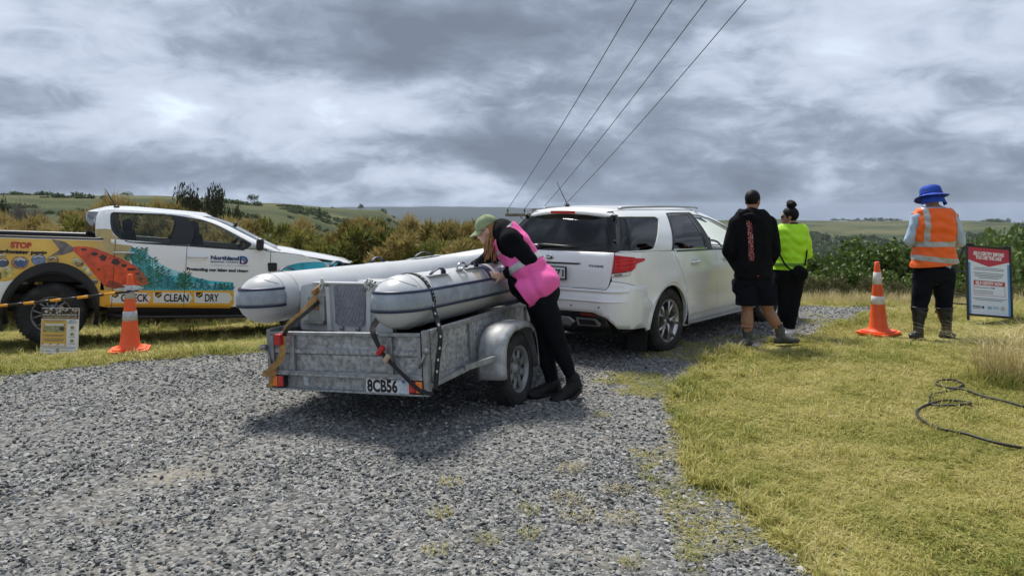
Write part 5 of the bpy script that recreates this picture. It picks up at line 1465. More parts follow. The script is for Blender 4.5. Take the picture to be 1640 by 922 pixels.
MB().box((-1.0825, -.085, .925), (.004, .362, .116), bev=.001).build('plate_face', white_plate, rp)
text_on('plate_lettering', '3671', .105, (.008, .887), lambda u, v, off: Vector((-1.0845 - off, -u, v)), ink, rp, off=.001, width=.245, bold=.0026)
# aerial
MB().lathe([(0, 0), (.035, 0), (.026, .018), (.010, .04), (0, .04)], 14, (-.40, .20, 1.640)).build('aerial_base', trim, CAR)
MB().tube([(-.40, .20, 1.66), (-.53, .26, 1.93)], [.006, .003], 6).build('aerial', trim, CAR)
# underbody, tow bar, interior
ub = MB(); ub.box((1.40, 0, .42), (4.2, 1.50, .32), bev=.05); ub.build('underbody', dark_in, CAR)
ub = MB(); ub.box((-.52, 0, .36), (.86, 1.30, .18), bev=.04); ub.tube([(-.9, .35, .30), (-.4, .3, .3), (.4, .3, .3)], .09, 10); ub.build('exhaust_box', trim, CAR)
tb_ = MB(); tb_.box((-1.02, 0, .30), (.34, .08, .07), bev=.01); tb_.tube([(-1.17, 0, .31), (-1.17, 0, .40)], .012, 8); tb_.ellipsoid((-1.17, 0, .42), (.025, .025, .025), 10, 8); tb_.tube([(-1.05, -.12, .30), (-1.09, -.18, .285), (-1.06, -.23, .30), (-1.0, -.2, .30)], .011, 6); tb_.build('tow_bar', black_p, CAR)
for sx, sy in ((0, -.80), (0, .80), (2.842, -.80), (2.842, .80)):
    MB().lathe([(.40, -.22), (.42, -.10), (.41, .12)], 24, (sx, sy + (.06 if sy < 0 else -.06), .37), axis='Y', a0=R(-15), a1=R(195)).build('wheel_arch_liner', dark_in, CAR)
for x in (.98, 1.95):
    for y in (-.38, .38):
        st = MB(); st.box((x, y, .62), (.52, .50, .16), bev=.05); st.box((x - .26, y, .95), (.14, .50, .60), (0, R(-12), 0), bev=.05); st.box((x - .345, y, 1.33), (.09, .26, .18), (0, R(-10), 0), bev=.04); st.build('seat', seat_m, CAR)
MB().box((2.45, 0, .92), (.40, 1.46, .22), bev=.06).build('dashboard', dark_in, CAR)
MB().tube([Vector((2.16 + .05 * math.sin(a), -.38 + .18 * math.cos(a), 1.0 + .17 * math.sin(a))) for a in [2 * math.pi * k / 24 for k in range(24)]], .014, 6, closed=True).build('steering_wheel', dark_in, CAR)
MB().box((.8, 0, .60), (2.9, 1.55, .05)).build('cabin_floor', dark_in, CAR)
for s in (-1, 1):
    mr = MB(); mr.ellipsoid((2.28, s * 1.03, 1.10), (.07, .12, .085), 14, 10); mr.box((2.30, s * .93, 1.05), (.06, .12, .04), bev=.01); mr.build('door_mirror', white, CAR)
    fl_ = MB(); fl_.box((-.46, s * .79, .20), (.012, .24, .26), (0, R(6), 0)); fl_.build('mud_flap', trim, CAR)
for x in (0, 2.842):
    wheel(CAR, x, -.815, .355, .357, .235, .238, -1, 5, alloy, style='alloy', yaw=(R(-6) if x > 1 else 0))
    wheel(CAR, x, .815, .355, .357, .235, .238, 1, 5, alloy, style='alloy', yaw=(R(-6) if x > 1 else 0))
# ================================================================== wrapped utility truck
UTE_YAW = R(25); UTE_P = R(3.0)
UT = empty('utility_truck', (-6.28, 10.315, -.107), (0, UTE_P, UTE_YAW))
UT.rotation_mode = 'XYZ'
tag(UT, 'double cab utility truck with yellow and blue fish wrap parked on the grass', 'truck')
UM = Matrix.LocRotScale(UT.location, UT.rotation_euler, None)
Yb = curve([(.30, .87), (.45, .915), (.62, .928), (.85, .93), (1.05, .925), (1.20, .915), (1.33, .895), (1.42, .875)])
cabLow = Shell(Xr=const(.602), Xf=curve([(.3, 3.90), (.5, 4.05), (.8, 4.06), (1.0, 3.98), (1.2, 3.80), (1.4, 3.5)]), Ys=Yb, rr=const(.05), rf=const(.55), xa=.66, xb=3.40, bowr=0, bowf=.12)
bedS = Shell(Xr=const(-1.23), Xf=const(.590), Ys=Yb, rr=const(.10), rf=const(.03), xa=-1.12, xb=.55, bowr=.02, bowf=0)
cabUp = Shell(Xr=curve([(1.2, .50), (1.36, .465), (1.60, .445), (1.72, .47), (1.83, .60)]), Xf=curve([(1.2, 2.95), (1.25, 2.88), (1.3, 2.77), (1.4, 2.545), (1.5, 2.34), (1.6, 2.14), (1.65, 2.02), (1.7, 1.84), (1.74, 1.68), (1.80, 1.5)]),
              Ys=curve([(1.2, .915), (1.33, .893), (1.50, .82), (1.65, .745), (1.73, .695), (1.78, .635), (1.82, .54)]), rr=const(.10), rf=const(.25), xa=.60, xb=1.50, bowr=.17, bowf=.10)
cabUp.linear = True
cl, bd, cu = cabLow.side(), bedS.side(), cabUp.side()
clu, cuu = cabLow.f(), cabUp.f()
def skin(x, z, off=0.0):
    sl_ = (Yb(z + .002) - Yb(z - .002)) / .004; k_ = off / math.hypot(1, sl_)
    if x > 3.3: return cl(x, z, off)
    return Vector((x, -(Yb(z) + k_), z - sl_ * k_))
def fit(mapf, px, py, g=(1.5, 1.1)):
    """surface coordinates of the spot seen at photo pixel px, py"""
    x, z = g
    def pr(a, b):
        p = UM @ mapf(a, b, 0.0); return 820 + 1200 * p.x / p.y, 330 - 1200 * (p.z - EYE) / p.y
    for _ in range(8):
        u, v = pr(x, z); e = 2e-3; ux_, vx_ = pr(x + e, z); uz_, vz_ = pr(x, z + e)
        a, b, c, d = (ux_ - u) / e, (uz_ - u) / e, (vx_ - v) / e, (vz_ - v) / e; det = a * d - b * c
        du, dv = px - u, py - v; x += max(-.4, min(.4, (d * du - b * dv) / det)); z += max(-.3, min(.3, (-c * du + a * dv) / det))
    return x, z
Z1f = lambda zx, zy, m=skin: fit(m, zx / 2.974, 290 + zy / 2.974)
Z3f = lambda zx, zy, m=skin: fit(m, 100 + zx / 3.722, 300 + zy / 3.722)
Z2f = lambda zx, zy, m=skin: fit(m, 240 + zx / 3.547, 300 + zy / 3.547, (2.5, 1.1))
beltU = curve([(.6, 1.365), (1.0, 1.345), (1.56, 1.315), (2.4, 1.275), (2.8, 1.25), (3.3, 1.19), (3.8, 1.10), (4.1, 1.03)])
gold = M('gold_wrap', (.76, .47, .07), .28, coat=.4, var=.20, vscale=1.6)
gold_pale = M('pale_gold_wrap', (.50, .37, .13), .28, coat=.4, var=.22, vscale=2.2)
aqua = M('aqua_wrap', (.05, .43, .52), .28, coat=.4, var=.55, vscale=4.5, detail=5)
aqua_l = M('light_aqua_wrap', (.30, .66, .78), .28, coat=.4, var=.3, vscale=6)
stripe_y = M('amber_stripe', (.82, .42, .03), .3, coat=.4, var=.06)
weed = M('weed_green', (.010, .145, .085), .3, coat=.4, var=.45, vscale=12)
weed2 = M('weed_blue', (.012, .16, .21), .3, coat=.4, var=.4, vscale=12)
koi = M('koi_red', (.66, .075, .015), .3, coat=.4, var=.35, vscale=9, detail=6)
koi_d = M('koi_black', (.045, .020, .016), .35, coat=.3, var=.5, vscale=25)
koi_t = M('koi_tail_grey', (.17, .14, .12), .35, coat=.3, var=.55, vscale=12)

# ---- body panels, both sides
RAX = .03
flr = arch_poly(RAX, .385, .565, .655, 0, 180, 24)
bed_poly = [(-1.20, .50), (RAX - .56, .50), (RAX - .565, .385 + .0)] + [(x, z) for x, z in arch_poly(RAX, .385, .545, .63, 178, 2, 22)] + [(RAX + .555, .46), (.585, .46), (.585, 1.345), (-1.20, 1.345)]
for mp in (bd, mirror(bd)):
    panel('bed_side', bed_poly, mp, white, UT, step=.09, lip=.02, flip=(mp is not bd))
    fo = arch_poly(RAX, .385, .56, .665, -14, 190, 28); fi = arch_poly(RAX, .385, .475, .545, 190, -14, 28)
    panel('rear_flare', fo + fi, mp, black_p, UT, step=.05, off=.028, lip=.07)
    MB().lathe([(.50, -.20), (.53, -.02), (.50, .10)], 26, mp(RAX, .5, -.12) * 1 - Vector((0, 0, .10)), axis='Y', a0=R(-18), a1=R(198)).build('arch_liner', dark_in, UT)
    capm = MB(); capm.grid([[mp(x, 1.345, .006), mp(x, 1.372, .002), mp(x, 1.376, -.03), mp(x, 1.372, -.07), mp(x, 1.33, -.075)] for x in [-1.18 + 1.765 * k / 12 for k in range(13)]]); capm.build('bed_rail_cap', trim, UT)
    MB().grid([[mp(x, 1.34, -.07), mp(x, .80, -.10)] for x in (-1.15, .57)]).build('bed_inner', dark_in, UT)
MB().box((-.30, 0, .80), (1.72, 1.55, .04)).build('bed_floor', dark_in, UT)
MB().box((-1.21, 0, 1.0), (.07, 1.72, .70), bev=.02).build('tailgate', white, UT)
MB().box((.565, 0, 1.08), (.04, 1.70, .54), bev=.01).build('bed_headboard', trim, UT)
MB().box((-1.30, 0, .58), (.16, 1.76, .18), bev=.04).build('rear_bumper', chrome, UT)
for s in (-1, 1):
    MB().box((-1.215, s * .86, 1.08), (.07, .14, .40), bev=.03).build('tail_lamp', red_lens, UT)
FAX = 3.25
def cabp(name, poly, mat, **kw):
    for mp, fl in ((cl, False), (mirror(cl), True)):
        yield panel(name, poly, mp, mat, UT, flip=fl, **kw)
SB = .475
list(cabp('cab_corner', [(.612, SB), (.700, SB), (.700, beltU(.7)), (.612, beltU(.62))], white, step=.06, lip=.015))
rdo = [(.706, SB), (1.565, SB), (1.565, beltU(1.565)), (.706, beltU(.706))]
fdo = [(1.571, SB), (2.60, SB), (2.66, .70), (2.66, beltU(2.66) - .01), (2.5, beltU(2.5)), (1.571, beltU(1.571))]
hand = M('white_handle', (.74, .75, .76), .25, coat=.5)
for nm, poly, hx in (('rear_door', rdo, Z3f(305, 389)[0]), ('front_door', fdo, Z3f(748, 416)[0])):
    for o_, mp in zip(list(cabp(nm, poly, white, step=.09, lip=.015)), (cl, mirror(cl))):
        hz_ = Z3f(370, 389)[1] if nm == 'rear_door' else Z3f(806, 416)[1]
        MB().tube([mp(hx + .24 * k / 8, hz_, .010 + .030 * math.sin(math.pi * k / 8) ** .5) for k in range(9)], .016, 8, sq=(1.2, .7)).build('handle', hand, o_)
wing = [(2.665, .70), (2.605, .50)] + [(x, z) for x, z in arch_poly(FAX, .385, .52, .58, 172, 14, 18)] + [(3.79, .62), (3.90, .90), (3.86, 1.06), (3.5, beltU(3.5) - .005), (3.0, beltU(3.0) - .005), (2.665, beltU(2.66) - .012)]
list(cabp('front_wing', wing, white, step=.09, lip=.015))
for mp, fl in ((cl, False), (mirror(cl), True)):
    panel('front_flare', arch_poly(FAX, .385, .545, .62, -8, 188, 26) + arch_poly(FAX, .385, .475, .53, 188, -8, 26), mp, black_p, UT, step=.05, off=.026, lip=.07)
    panel('sill', [(.62, .34), (2.70, .34), (2.70, SB - .004), (.62, SB - .004)], mp, trim, UT, step=.1, off=-.01, lip=.03)
    MB().tube([mp(.66 + 2.0 * k / 8, .385, .10 if 0 < k < 8 else .0) for k in range(9)], .04, 8, sq=(1.4, .6)).build('side_step', trim, UT)
    panel('wing_vent', rounded([Z2f(668, 428), Z2f(722, 428), Z2f(722, 476), Z2f(672, 478)], .02), mp, trim, UT, step=.05, off=.006, lip=.01)
    panel('headlamp', rounded([(3.60, .98), (3.97, .93), (3.93, 1.06), (3.62, 1.125)], .02), mp, clear_lens, UT, step=.05, off=.008, lip=.02)
    MB().lathe([(.47, -.20), (.50, -.02), (.47, .10)], 26, Vector((FAX, mp(FAX, .5, -.14).y, .40)), axis='Y', a0=R(-18), a1=R(198)).build('arch_liner', dark_in, UT)
    MB().lathe([(0, 0), (.055, 0), (.055, .004), (0, .005)], 16, mp(-.70, 1.16, .003), axis='Y').build('fuel_cap', white, UT)
fb = MB(); us_f = [4 - .5, 3.7, 4, 4.3, 4.7, 5]
for zz, mt, nm in (((.36, .70), black_p, 'front_bumper'), ((.71, 1.03), trim, 'grille')):
    m = MB()
    for mpp in (clu, mirror(clu)): m.grid([[mpp(3.45 + 1.55 * k / 10, zz[0] + (zz[1] - zz[0]) * q / 3, .02 if nm == 'front_bumper' else 0) for q in range(4)] for k in range(11)])
    m.build(nm, mt, UT)
# bonnet and roof
bo = MB(); ub_ = [cabLow.U(2.62) + (3 - cabLow.U(2.62)) * k / 9 for k in range(10)] + [3 + k / 7 for k in range(1, 8)] + [4.4, 4.8, 5]
def bz(u):
    x = cabLow.raw(u, 1.1)[0]; return beltU(min(x, 3.9))
bo.grid(cap_rows(cabLow, ub_, bz, lambda x: .055, 12)); bo.build('bonnet', white, UT)
ro = MB(); ur_ = [.02, .4, .8, 1.1, 1.4, 1.7, 2.0] + [2 + k / 12 for k in range(1, 13)] + [3.3, 3.6, 4, 4.4, 5]
RZC = curve([(0, 1.70), (1, 1.71), (2, 1.742), (2.3, 1.748), (2.65, 1.738), (3, 1.722), (3.52, 1.708), (5, 1.706)])
def rz_(u): return RZC(u)
ro.grid(cap_rows(cabUp, ur_, rz_, lambda x: .052, 14)); ro.build('roof', white, UT)
# greenhouse
zz = lambda pts: [(cabUp.U(x), z) for x, z in pts]
WRr = [Z3f(x, y, cu) for x, y in ((294, 152), (632, 164), (645, 338), (490, 328), (392, 320), (332, 293), (302, 255))]
WFf = [Z3f(x, y, cu) for x, y in ((714, 175), (830, 196), (920, 224), (1000, 264), (1082, 308), (1078, 368), (746, 343))]
def inner(poly, k=.012):
    cx = sum(p[0] for p in poly) / len(poly); cz = sum(p[1] for p in poly) / len(poly)
    return [(p[0] + (cx - p[0]) * k * 4, p[1] + (cz - p[1]) * k * 8) for p in poly]
FXE = cabUp.xa + 1.52 * (cabUp.xb - cabUp.xa)
frame = [(.50, 1.372), (.80, beltU(.8) + .004), (1.2, beltU(1.2) + .002), (1.5, beltU(1.5) + .002), ((1.5 + FXE) / 2, 1.285), (FXE, 1.262), (FXE, 1.45), (FXE, 1.706), (1.5, 1.720), (1.2, 1.738), (.85, 1.746), (.62, 1.741), (.52, 1.735)]
fr_u = [(cabUp.U(x), z) for x, z in frame]
rnd_r = rounded(WRr, .03); rnd_f = rounded(WFf, .03)
for mp, fl in ((cu, False), (mirror(cu), True)):
    panel('pillar_frame', frame, mp, white, UT, holes=[rnd_r, rnd_f], step=.06, lip=.025, flip=fl)
    panel('rear_door_glass', rnd_r, mp, clear_g, UT, step=.1, off=-.010); panel('front_door_glass', rnd_f, mp, clear_g, UT, step=.1, off=-.010)
    b0, b1, b2, b3 = Z3f(632, 162, cu), Z3f(714, 173, cu), Z3f(746, 345, cu), Z3f(645, 340, cu)
    panel('pillar_cover', [b0, b1, b2, b3], mp, trim, UT, step=.07, off=.003, lip=.01)
    for poly in (rnd_r, rnd_f):
        strip_on(MB(), dense(poly + [poly[0]], .06), mp, .022, .002).build('window_seal', trim, UT)
    strip_on(MB(), dense([Z3f(x, y, cu) for x, y in ((335, 300), (392, 325), (490, 334), (645, 344), (746, 349), (1085, 374))], .05), mp, .014, .004).build('belt_seal', trim, UT)
    panel('rear_corner_pillar', [(.86, 1.37), (1.93, 1.37), (1.93, 1.738), (.86, 1.708)], (cuu if not fl else mirror(cuu)), white, UT, step=.08)
gl = MB()
for mpp in (cuu, mirror(cuu)): gl.grid([[mpp(.90 * k / 8, 1.38 + .315 * q / 6, .004) for q in range(7)] for k in range(9)])
gl.build('rear_window', glass('dark_rear_window', (.05, .055, .055), .9, 1.5), UT)
ws = MB()
for mpp in (cuu, mirror(cuu)): ws.grid([[mpp(3.52 + 1.48 * k / 10, 1.262 + .444 * q / 6, -.002) for q in range(7)] for k in range(11)])
ws.build('windscreen', clear_g, UT)
for s in (-1, 1):
    mm = MB(); mm.box((2.50, s * 1.02, 1.355), (.10, .20, .17), (0, 0, s * R(8)), bev=.035); mm.box((2.52, s * .91, 1.30), (.08, .10, .05), bev=.012); mm.build('door_mirror', trim, UT)
MB().tube([(.66, -.42, 1.785), (.52, -.40, 2.02)], [.010, .006], 6).build('aerial', trim, UT); MB().lathe([(0, 0), (.045, 0), (.03, .03), (0, .035)], 12, (.67, -.42, 1.768)).build('aerial_base', trim, UT)
# interior
for x in (1.12, 2.0):
    for y in (-.36, .36):
        st = MB(); st.box((x, y, .86), (.48, .48, .16), bev=.05); st.box((x - .25, y, 1.18), (.14, .48, .58), (0, R(-12), 0), bev=.05); st.box((x - .32, y, 1.54), (.09, .25, .17), (0, R(-10), 0), bev=.04); st.build('seat', seat_m, UT)
MB().box((2.62, 0, 1.14), (.42, 1.50, .24), bev=.06).build('dashboard', M('dash_grey', (.06, .065, .07), .7), UT)
MB().tube([Vector((2.28 + .06 * math.sin(a), -.36 + .18 * math.cos(a), 1.23 + .17 * math.sin(a))) for a in [2 * math.pi * k / 24 for k in range(24)]], .014, 6, closed=True).build('steering_wheel', dark_in, UT)
MB().box((1.6, 0, .74), (2.2, 1.6, .05)).build('cabin_floor', dark_in, UT)
MB().box((2.25, 0, 1.60), (.03, .22, .07), bev=.01).build('interior_mirror', trim, UT)
u_ = MB(); u_.box((1.3, 0, .50), (5.0, 1.1, .26), bev=.05); u_.build('chassis', trim, UT)
MB().box((-.50, -.78, .36), (.03, .26, .36)).build('mud_flap', trim, UT)
for x in (RAX, FAX - .03):
    for s in (-1, 1): wheel(UT, x, s * .80, .385, .385, .255, .222, s, 6, M('silver_alloy', (.20, .205, .21), .4, .6, var=.1, dirt=(.14, .12, .10), dscale=8, damt=.3), style='alloy')
# ---- vinyl wrap on the visible side
def decal(name, pts, mat, off, src=1, m=skin, rnd=0.0, step=.07):
    poly = [(Z1f if src == 1 else Z2f)(a, b, m) for a, b in pts]
    if rnd: poly = rounded(poly, rnd)
    return panel(name, poly, m, mat, UT, off=off, step=step)
gp = [(-1.19, .80), (RAX - .50, .80)] + arch_poly(RAX, .385, .548, .645, 135, 20, 14) + [(.582, .60), (.582, 1.335), (-1.19, 1.335)]
panel('gold_wrap', gp, bd, gold, UT, off=.0015, step=.08)
decal('pale_wrap', [(448, 226), (500, 226)] , gold_pale, .0015) if False else None
decal('pale_wrap', [(448, 290), (505, 290), (560, 300), (632, 308), (612, 335), (640, 520), (497, 520), (480, 420), (470, 330)], gold_pale, .0015)
panel('pale_wrap', [Z3f(x, y, cu) for x, y in ((188, 248), (262, 247), (292, 252), (304, 282), (340, 308), (400, 326), (330, 330), (205, 318))], cu, gold_pale, UT, off=.0015, step=.06)
decal('aqua_wrap', [(628, 312), (700, 345), (755, 388), (805, 416), (862, 434), (930, 458), (1000, 474), (1112, 482), (1113, 521), (600, 519), (640, 420), (612, 345)], aqua, .0022)
decal('light_aqua_wrap', [(690, 345), (755, 388), (805, 416), (862, 434), (840, 452), (775, 445), (735, 420), (700, 380)], aqua_l, .0028)
decal('light_aqua_wrap', [(905, 478), (1000, 488), (1105, 492), (1105, 505), (990, 510), (900, 500)], aqua_l, .0028)
decal('light_aqua_wrap', [(545, 500), (640, 488), (690, 506), (660, 519), (545, 519)], M('pale_stones', (.50, .62, .62), .3, var=.4, vscale=14), .0028)
decal('amber_stripe', [(455, 519), (1112, 521), (1113, 586), (1095, 604), (500, 598), (455, 590)], stripe_y, .003)
decal('stripe_shade', [(500, 588), (1098, 593), (1095, 604), (500, 598)], M('deep_amber', (.62, .25, .015), .3, coat=.4), .0035)
for x0, x1, w_ in ((525, 720, 'CHECK'), (730, 918, 'CLEAN'), (925, 1108, 'DRY')):
    decal('arrow_label', [(x0, 529), (x1 - 18, 531), (x1, 556), (x1 - 18, 582), (x0, 579)], M('label_white', (.76, .76, .74), .3, coat=.4), .0042)
    sh = decal('tick_badge', [(x0 + 8, 529), (x0 + 40, 529), (x0 + 40, 546), (x0 + 24, 556), (x0 + 8, 546)], M('badge_brown', (.045, .022, .014), .35), .005)
    tk = [Z1f(x0 + 15, 540), Z1f(x0 + 22, 547), Z1f(x0 + 36, 533)]
    strip_on(MB(), dense(tk, .02), skin, .012, .0058).build('tick', M('tick_gold', (.70, .48, .10), .4), UT)
    p0 = Z1f(x0 + 50, 572); p1 = Z1f(x0 + 50 + (140 if w_ != 'DRY' else 66), 572); p2 = Z1f(x0 + 50, 536)
    text_on('lettering', w_, (p2[1] - p0[1]) * 1.38, p0, skin, ink, UT, off=.006, width=p1[0] - p0[0] - (.02 if w_ == 'CHECK' else .06 if w_ == 'CLEAN' else 0), bold=.004)
# koi carp
decal('fish_tail', [(246, 276), (312, 290), (350, 316), (352, 334), (300, 351), (240, 357), (284, 326)], koi_t, .0034)
body = [(345, 313), (400, 310), (450, 318), (520, 345), (580, 370), (640, 400), (688, 442), (708, 488), (672, 500), (610, 490), (545, 500), (505, 507), (470, 470), (430, 420), (392, 372), (350, 334)]
decal('fish_body', body, koi, .0038, rnd=.03)
for cx_, cy_, rx_, ry_ in ((450, 345, 20, 10), (490, 365, 18, 18), (550, 385, 24, 20), (592, 402, 18, 10), (625, 420, 22, 8), (400, 325, 16, 7), (655, 440, 14, 6), (470, 420, 8, 6)):
    q = random.Random(int(cx_)); decal('fish_patch', [(cx_ + math.cos(a) * rx_ * q.uniform(.6, 1.15), cy_ + math.sin(a) * ry_ * q.uniform(.6, 1.15)) for a in [2 * math.pi * k / 11 for k in range(11)]], koi_d, .0044, step=.05)
decal('fish_fin', [(520, 470), (560, 480), (600, 505), (540, 512), (505, 500)], M('koi_fin', (.30, .05, .02), .3, coat=.3, var=.4, vscale=20), .0046)
decal('fish_eye', [(668, 462), (676, 460), (680, 467), (673, 471)], koi_d, .0048)
# water weed fronds
qf = random.Random(9)
def frond(zx, zy, h, lean, mat, n=9, ln=26):
    mb = MB(); base = Z1f(zx, zy); top = Z1f(zx + lean, zy - h)
    for k in range(n):
        t = (k + .6) / n; c = Vector(base).lerp(Vector(top), t); L_ = (ln * (1 - .45 * t)) / 330
        for s in (-1, 1):
            tip = c + Vector((s * L_ * qf.uniform(.7, 1.1), L_ * qf.uniform(.35, .75))); mid = c.lerp(tip, .5) + Vector((0, .012)); mid2 = c.lerp(tip, .5) - Vector((0, .014))
            mb.add([skin(*c, .0040), skin(*mid2, .0040), skin(*tip, .0040), skin(*mid, .0040)], [(0, 1, 2, 3)])
    strip_on(mb, dense([base, top], .05), skin, .008, .0041); mb.build('weed_frond', mat, UT)
for a in ((692, 515, 150, -15, weed, 12, 46), (735, 517, 150, -10, weed, 12, 40), (650, 400, 80, -10, weed, 8, 34), (668, 380, 60, 20, weed, 7, 30), (780, 518, 90, 12, weed2, 9, 36), (820, 519, 60, -16, weed2, 7, 32), (862, 519, 70, 6, weed, 9, 36), (900, 520, 72, -24, weed, 9, 36), (880, 518, 80, 8, weed, 9, 40), (940, 520, 50, 10, weed2, 7, 32), (980, 521, 40, -12, weed2, 7, 30), (1030, 521, 30, 8, weed2, 6, 28), (1070, 521, 30, -12, weed, 6, 26), (1100, 521, 26, -6, weed2, 5, 24), (755, 470, 60, 10, weed, 7, 30), (612, 380, 40, 8, weed, 6, 24)):
    frond(*a)
# clams and stones above the wheel arch
qc = random.Random(12)
for cx_, cy_, r_, c_ in ((14, 388, 30, (.05, .07, .12)), (95, 388, 44, (.42, .20, .07)), (100, 388, 32, (.05, .10, .22)), (184, 374, 36, (.16, .22, .34)), (252, 376, 30, (.40, .25, .06)), (408, 420, 20, (.62, .55, .20)), (362, 382, 24, (.50, .42, .12)), (378, 392, 22, (.20, .11, .06)), (-50, 396, 40, (.46, .33, .10)), (30, 430, 40, (.58, .48, .16)), (-30, 450, 40, (.12, .09, .06)), (450, 478, 18, (.10, .09, .08)), (425, 440, 16, (.40, .34, .16)), (10, 360, 20, (.50, .36, .12))):
    mt = M('clam_%d_%d' % (cx_, cy_), c_, .3, coat=.4, var=.55, vscale=18)
    poly = [(cx_ + math.cos(a) * r_, cy_ + math.sin(a) * r_ * .72) for a in [2 * math.pi * k / 18 for k in range(18)]]
    decal('clam_shell', poly, mt, .003 + .0004 * (r_ < 35), step=.06)
    strip_on(MB(), dense([Z1f(cx_ - r_ * .6, cy_ - r_ * .3), Z1f(cx_, cy_ - r_ * .52), Z1f(cx_ + r_ * .6, cy_ - r_ * .3)], .02), skin, .014, .0042).build('clam_highlight', M('clam_light', (.60, .62, .62), .3), UT)
# lettering
def ztext(name, body_, a, b, hgt, mat, src=1, **kw):
    F_ = Z1f if src == 1 else Z2f
    p0, p1, p2 = F_(a[0], a[1]), F_(b[0], b[1]), F_(a[0], a[1] - hgt)
    sl = (p1[1] - p0[1]) / (p1[0] - p0[0])
    text_on(name, body_, (p2[1] - p0[1]) * 1.38, p0, lambda u, v, off: skin(u, v + (u - p0[0]) * sl, off), mat, UT, off=.006, width=p1[0] - p0[0], **kw)
ztext('lettering', 'STOP', (49, 316), (150, 320), 27, M('stop_red', (.50, .055, .015), .35), bold=.006)
ztext('lettering', 'freshwater pests', (-30, 341), (224, 349), 18, ink, bold=.004)
nblue = M('navy_print', (.022, .045, .14), .4)
ztext('lettering', 'Northland', (1003, 372), (1138, 377), 18, nblue, bold=.004)
ztext('lettering', 'REGIONAL COUNCIL', (1003, 388), (1137, 391), 9.5, nblue, bold=.0008)
ztext('lettering', 'Te Kaunihera a rohe o Te Taitokerau', (1003, 402), (1182, 406), 5.5, nblue)
ztext('lettering', 'Protecting our lakes and rivers', (889, 424), (1182, 434), 14, M('grey_print', (.03, .035, .05), .4), bold=.0034)
decal('crest', [(1141, 357), (1162, 357), (1176, 364), (1182, 378), (1176, 392), (1168, 396), (1141, 395)], nblue, .005, rnd=.01, step=.03)
decal('crest_wave', [(1147, 362), (1162, 363), (1172, 372), (1172, 384), (1164, 374), (1150, 371)], M('crest_blue', (.10, .28, .58), .4), .0058, step=.03)
for dx_ in (0, 9):
    decal('crest_coil', [(1150 + dx_, 376), (1158 + dx_, 376), (1160 + dx_, 384), (1156 + dx_, 392), (1150 + dx_, 390)], M('crest_red', (.50, .10, .14), .4) if dx_ else M('crest_pale', (.62, .66, .74), .4), .0062, step=.03)
decal('aqua_wrap', [(726, 470), (780, 445), (850, 428), (930, 422), (1030, 424), (1070, 430), (1030, 462), (1000, 474), (860, 474)], M('bonnet_aqua', (.035, .42, .58), .28, coat=.4, var=.4, vscale=5), .0022, src=2)
# panel gaps drawn by the door shut lines over the wrap
seam_m = M('shut_line', (.012, .012, .012), .7)
for pts in ([(.703, SB), (.703, beltU(.703))], [(1.568, SB), (1.568, beltU(1.568))], [(2.602, SB), (2.664, .70), (2.664, beltU(2.66))], [(.593, .47), (.593, 1.33)]):
    strip_on(MB(), dense(pts, .08), skin if pts[0][0] > .6 else cl, .006 if pts[0][0] > .6 else .02, .0046).build('shut_line', seam_m if pts[0][0] > .6 else M('gap_grey', (.30, .29, .27), .4), UT)
# ================================================================== people
def orient(f, u):
    f = Vector(f).normalized(); r = f.cross(Vector(u)).normalized(); u2 = r.cross(f)
    return Matrix((r, f, u2)).transposed()          # columns: right, forward, up

def remesh(mb, name, voxel, it=5, fac=.6):
    me = mb.mesh(name); o = bpy.data.objects.new(name, me); COL.objects.link(o)
    r = o.modifiers.new('r', 'REMESH'); r.mode = 'VOXEL'; r.voxel_size = voxel
    s = o.modifiers.new('s', 'SMOOTH'); s.factor = fac; s.iterations = it
    dg = bpy.context.evaluated_depsgraph_get(); dg.update()
    out = bpy.data.meshes.new_from_object(o.evaluated_get(dg)); out.name = name
    bpy.data.objects.remove(o); bpy.data.meshes.remove(me)
    out.polygons.foreach_set('use_smooth', [True] * len(out.polygons))
    return out

def cut(me, planes):
    """keep the part of a mesh on the inner side of every plane (co, outward normal)"""
    bm = bmesh.new(); bm.from_mesh(me)
    for co, no in planes:
        bmesh.ops.bisect_plane(bm, geom=bm.verts[:] + bm.edges[:] + bm.faces[:], plane_co=co, plane_no=no, clear_outer=True)
    out = bpy.data.meshes.new(me.name); bm.to_mesh(out); bm.free()
    out.polygons.foreach_set('use_smooth', [True] * len(out.polygons)); return out

def puff(me, amount, seed=0, wr=0.0, freq=9.0, dirn=(1, 1, 1)):
    """move a surface outwards; wr adds cloth wrinkles"""
    n = len(me.vertices); co = np.empty(n * 3, np.float32); no = np.empty(n * 3, np.float32)
    me.vertices.foreach_get('co', co); me.vertices.foreach_get('normal', no)
    co = co.reshape(-1, 3); no = no.reshape(-1, 3); d = np.full(n, amount)
    if wr:
        q = co * freq * np.array(dirn)
        d = d + wr * (np.sin(q[:, 0] * 2.1 + seed + 1.7 * np.sin(q[:, 2] * 1.3)) * np.sin(q[:, 2] * 2.7 + 1.3 * np.sin(q[:, 1] * 1.9 + seed)) + .6 * np.sin(q[:, 2] * 5.3 + q[:, 0] * 3.1 + seed * 2) * np.sin(q[:, 1] * 4.1 - q[:, 0] * 2.3))
    co = co + no * d[:, None]; me.vertices.foreach_set('co', co.ravel()); me.update(); return me

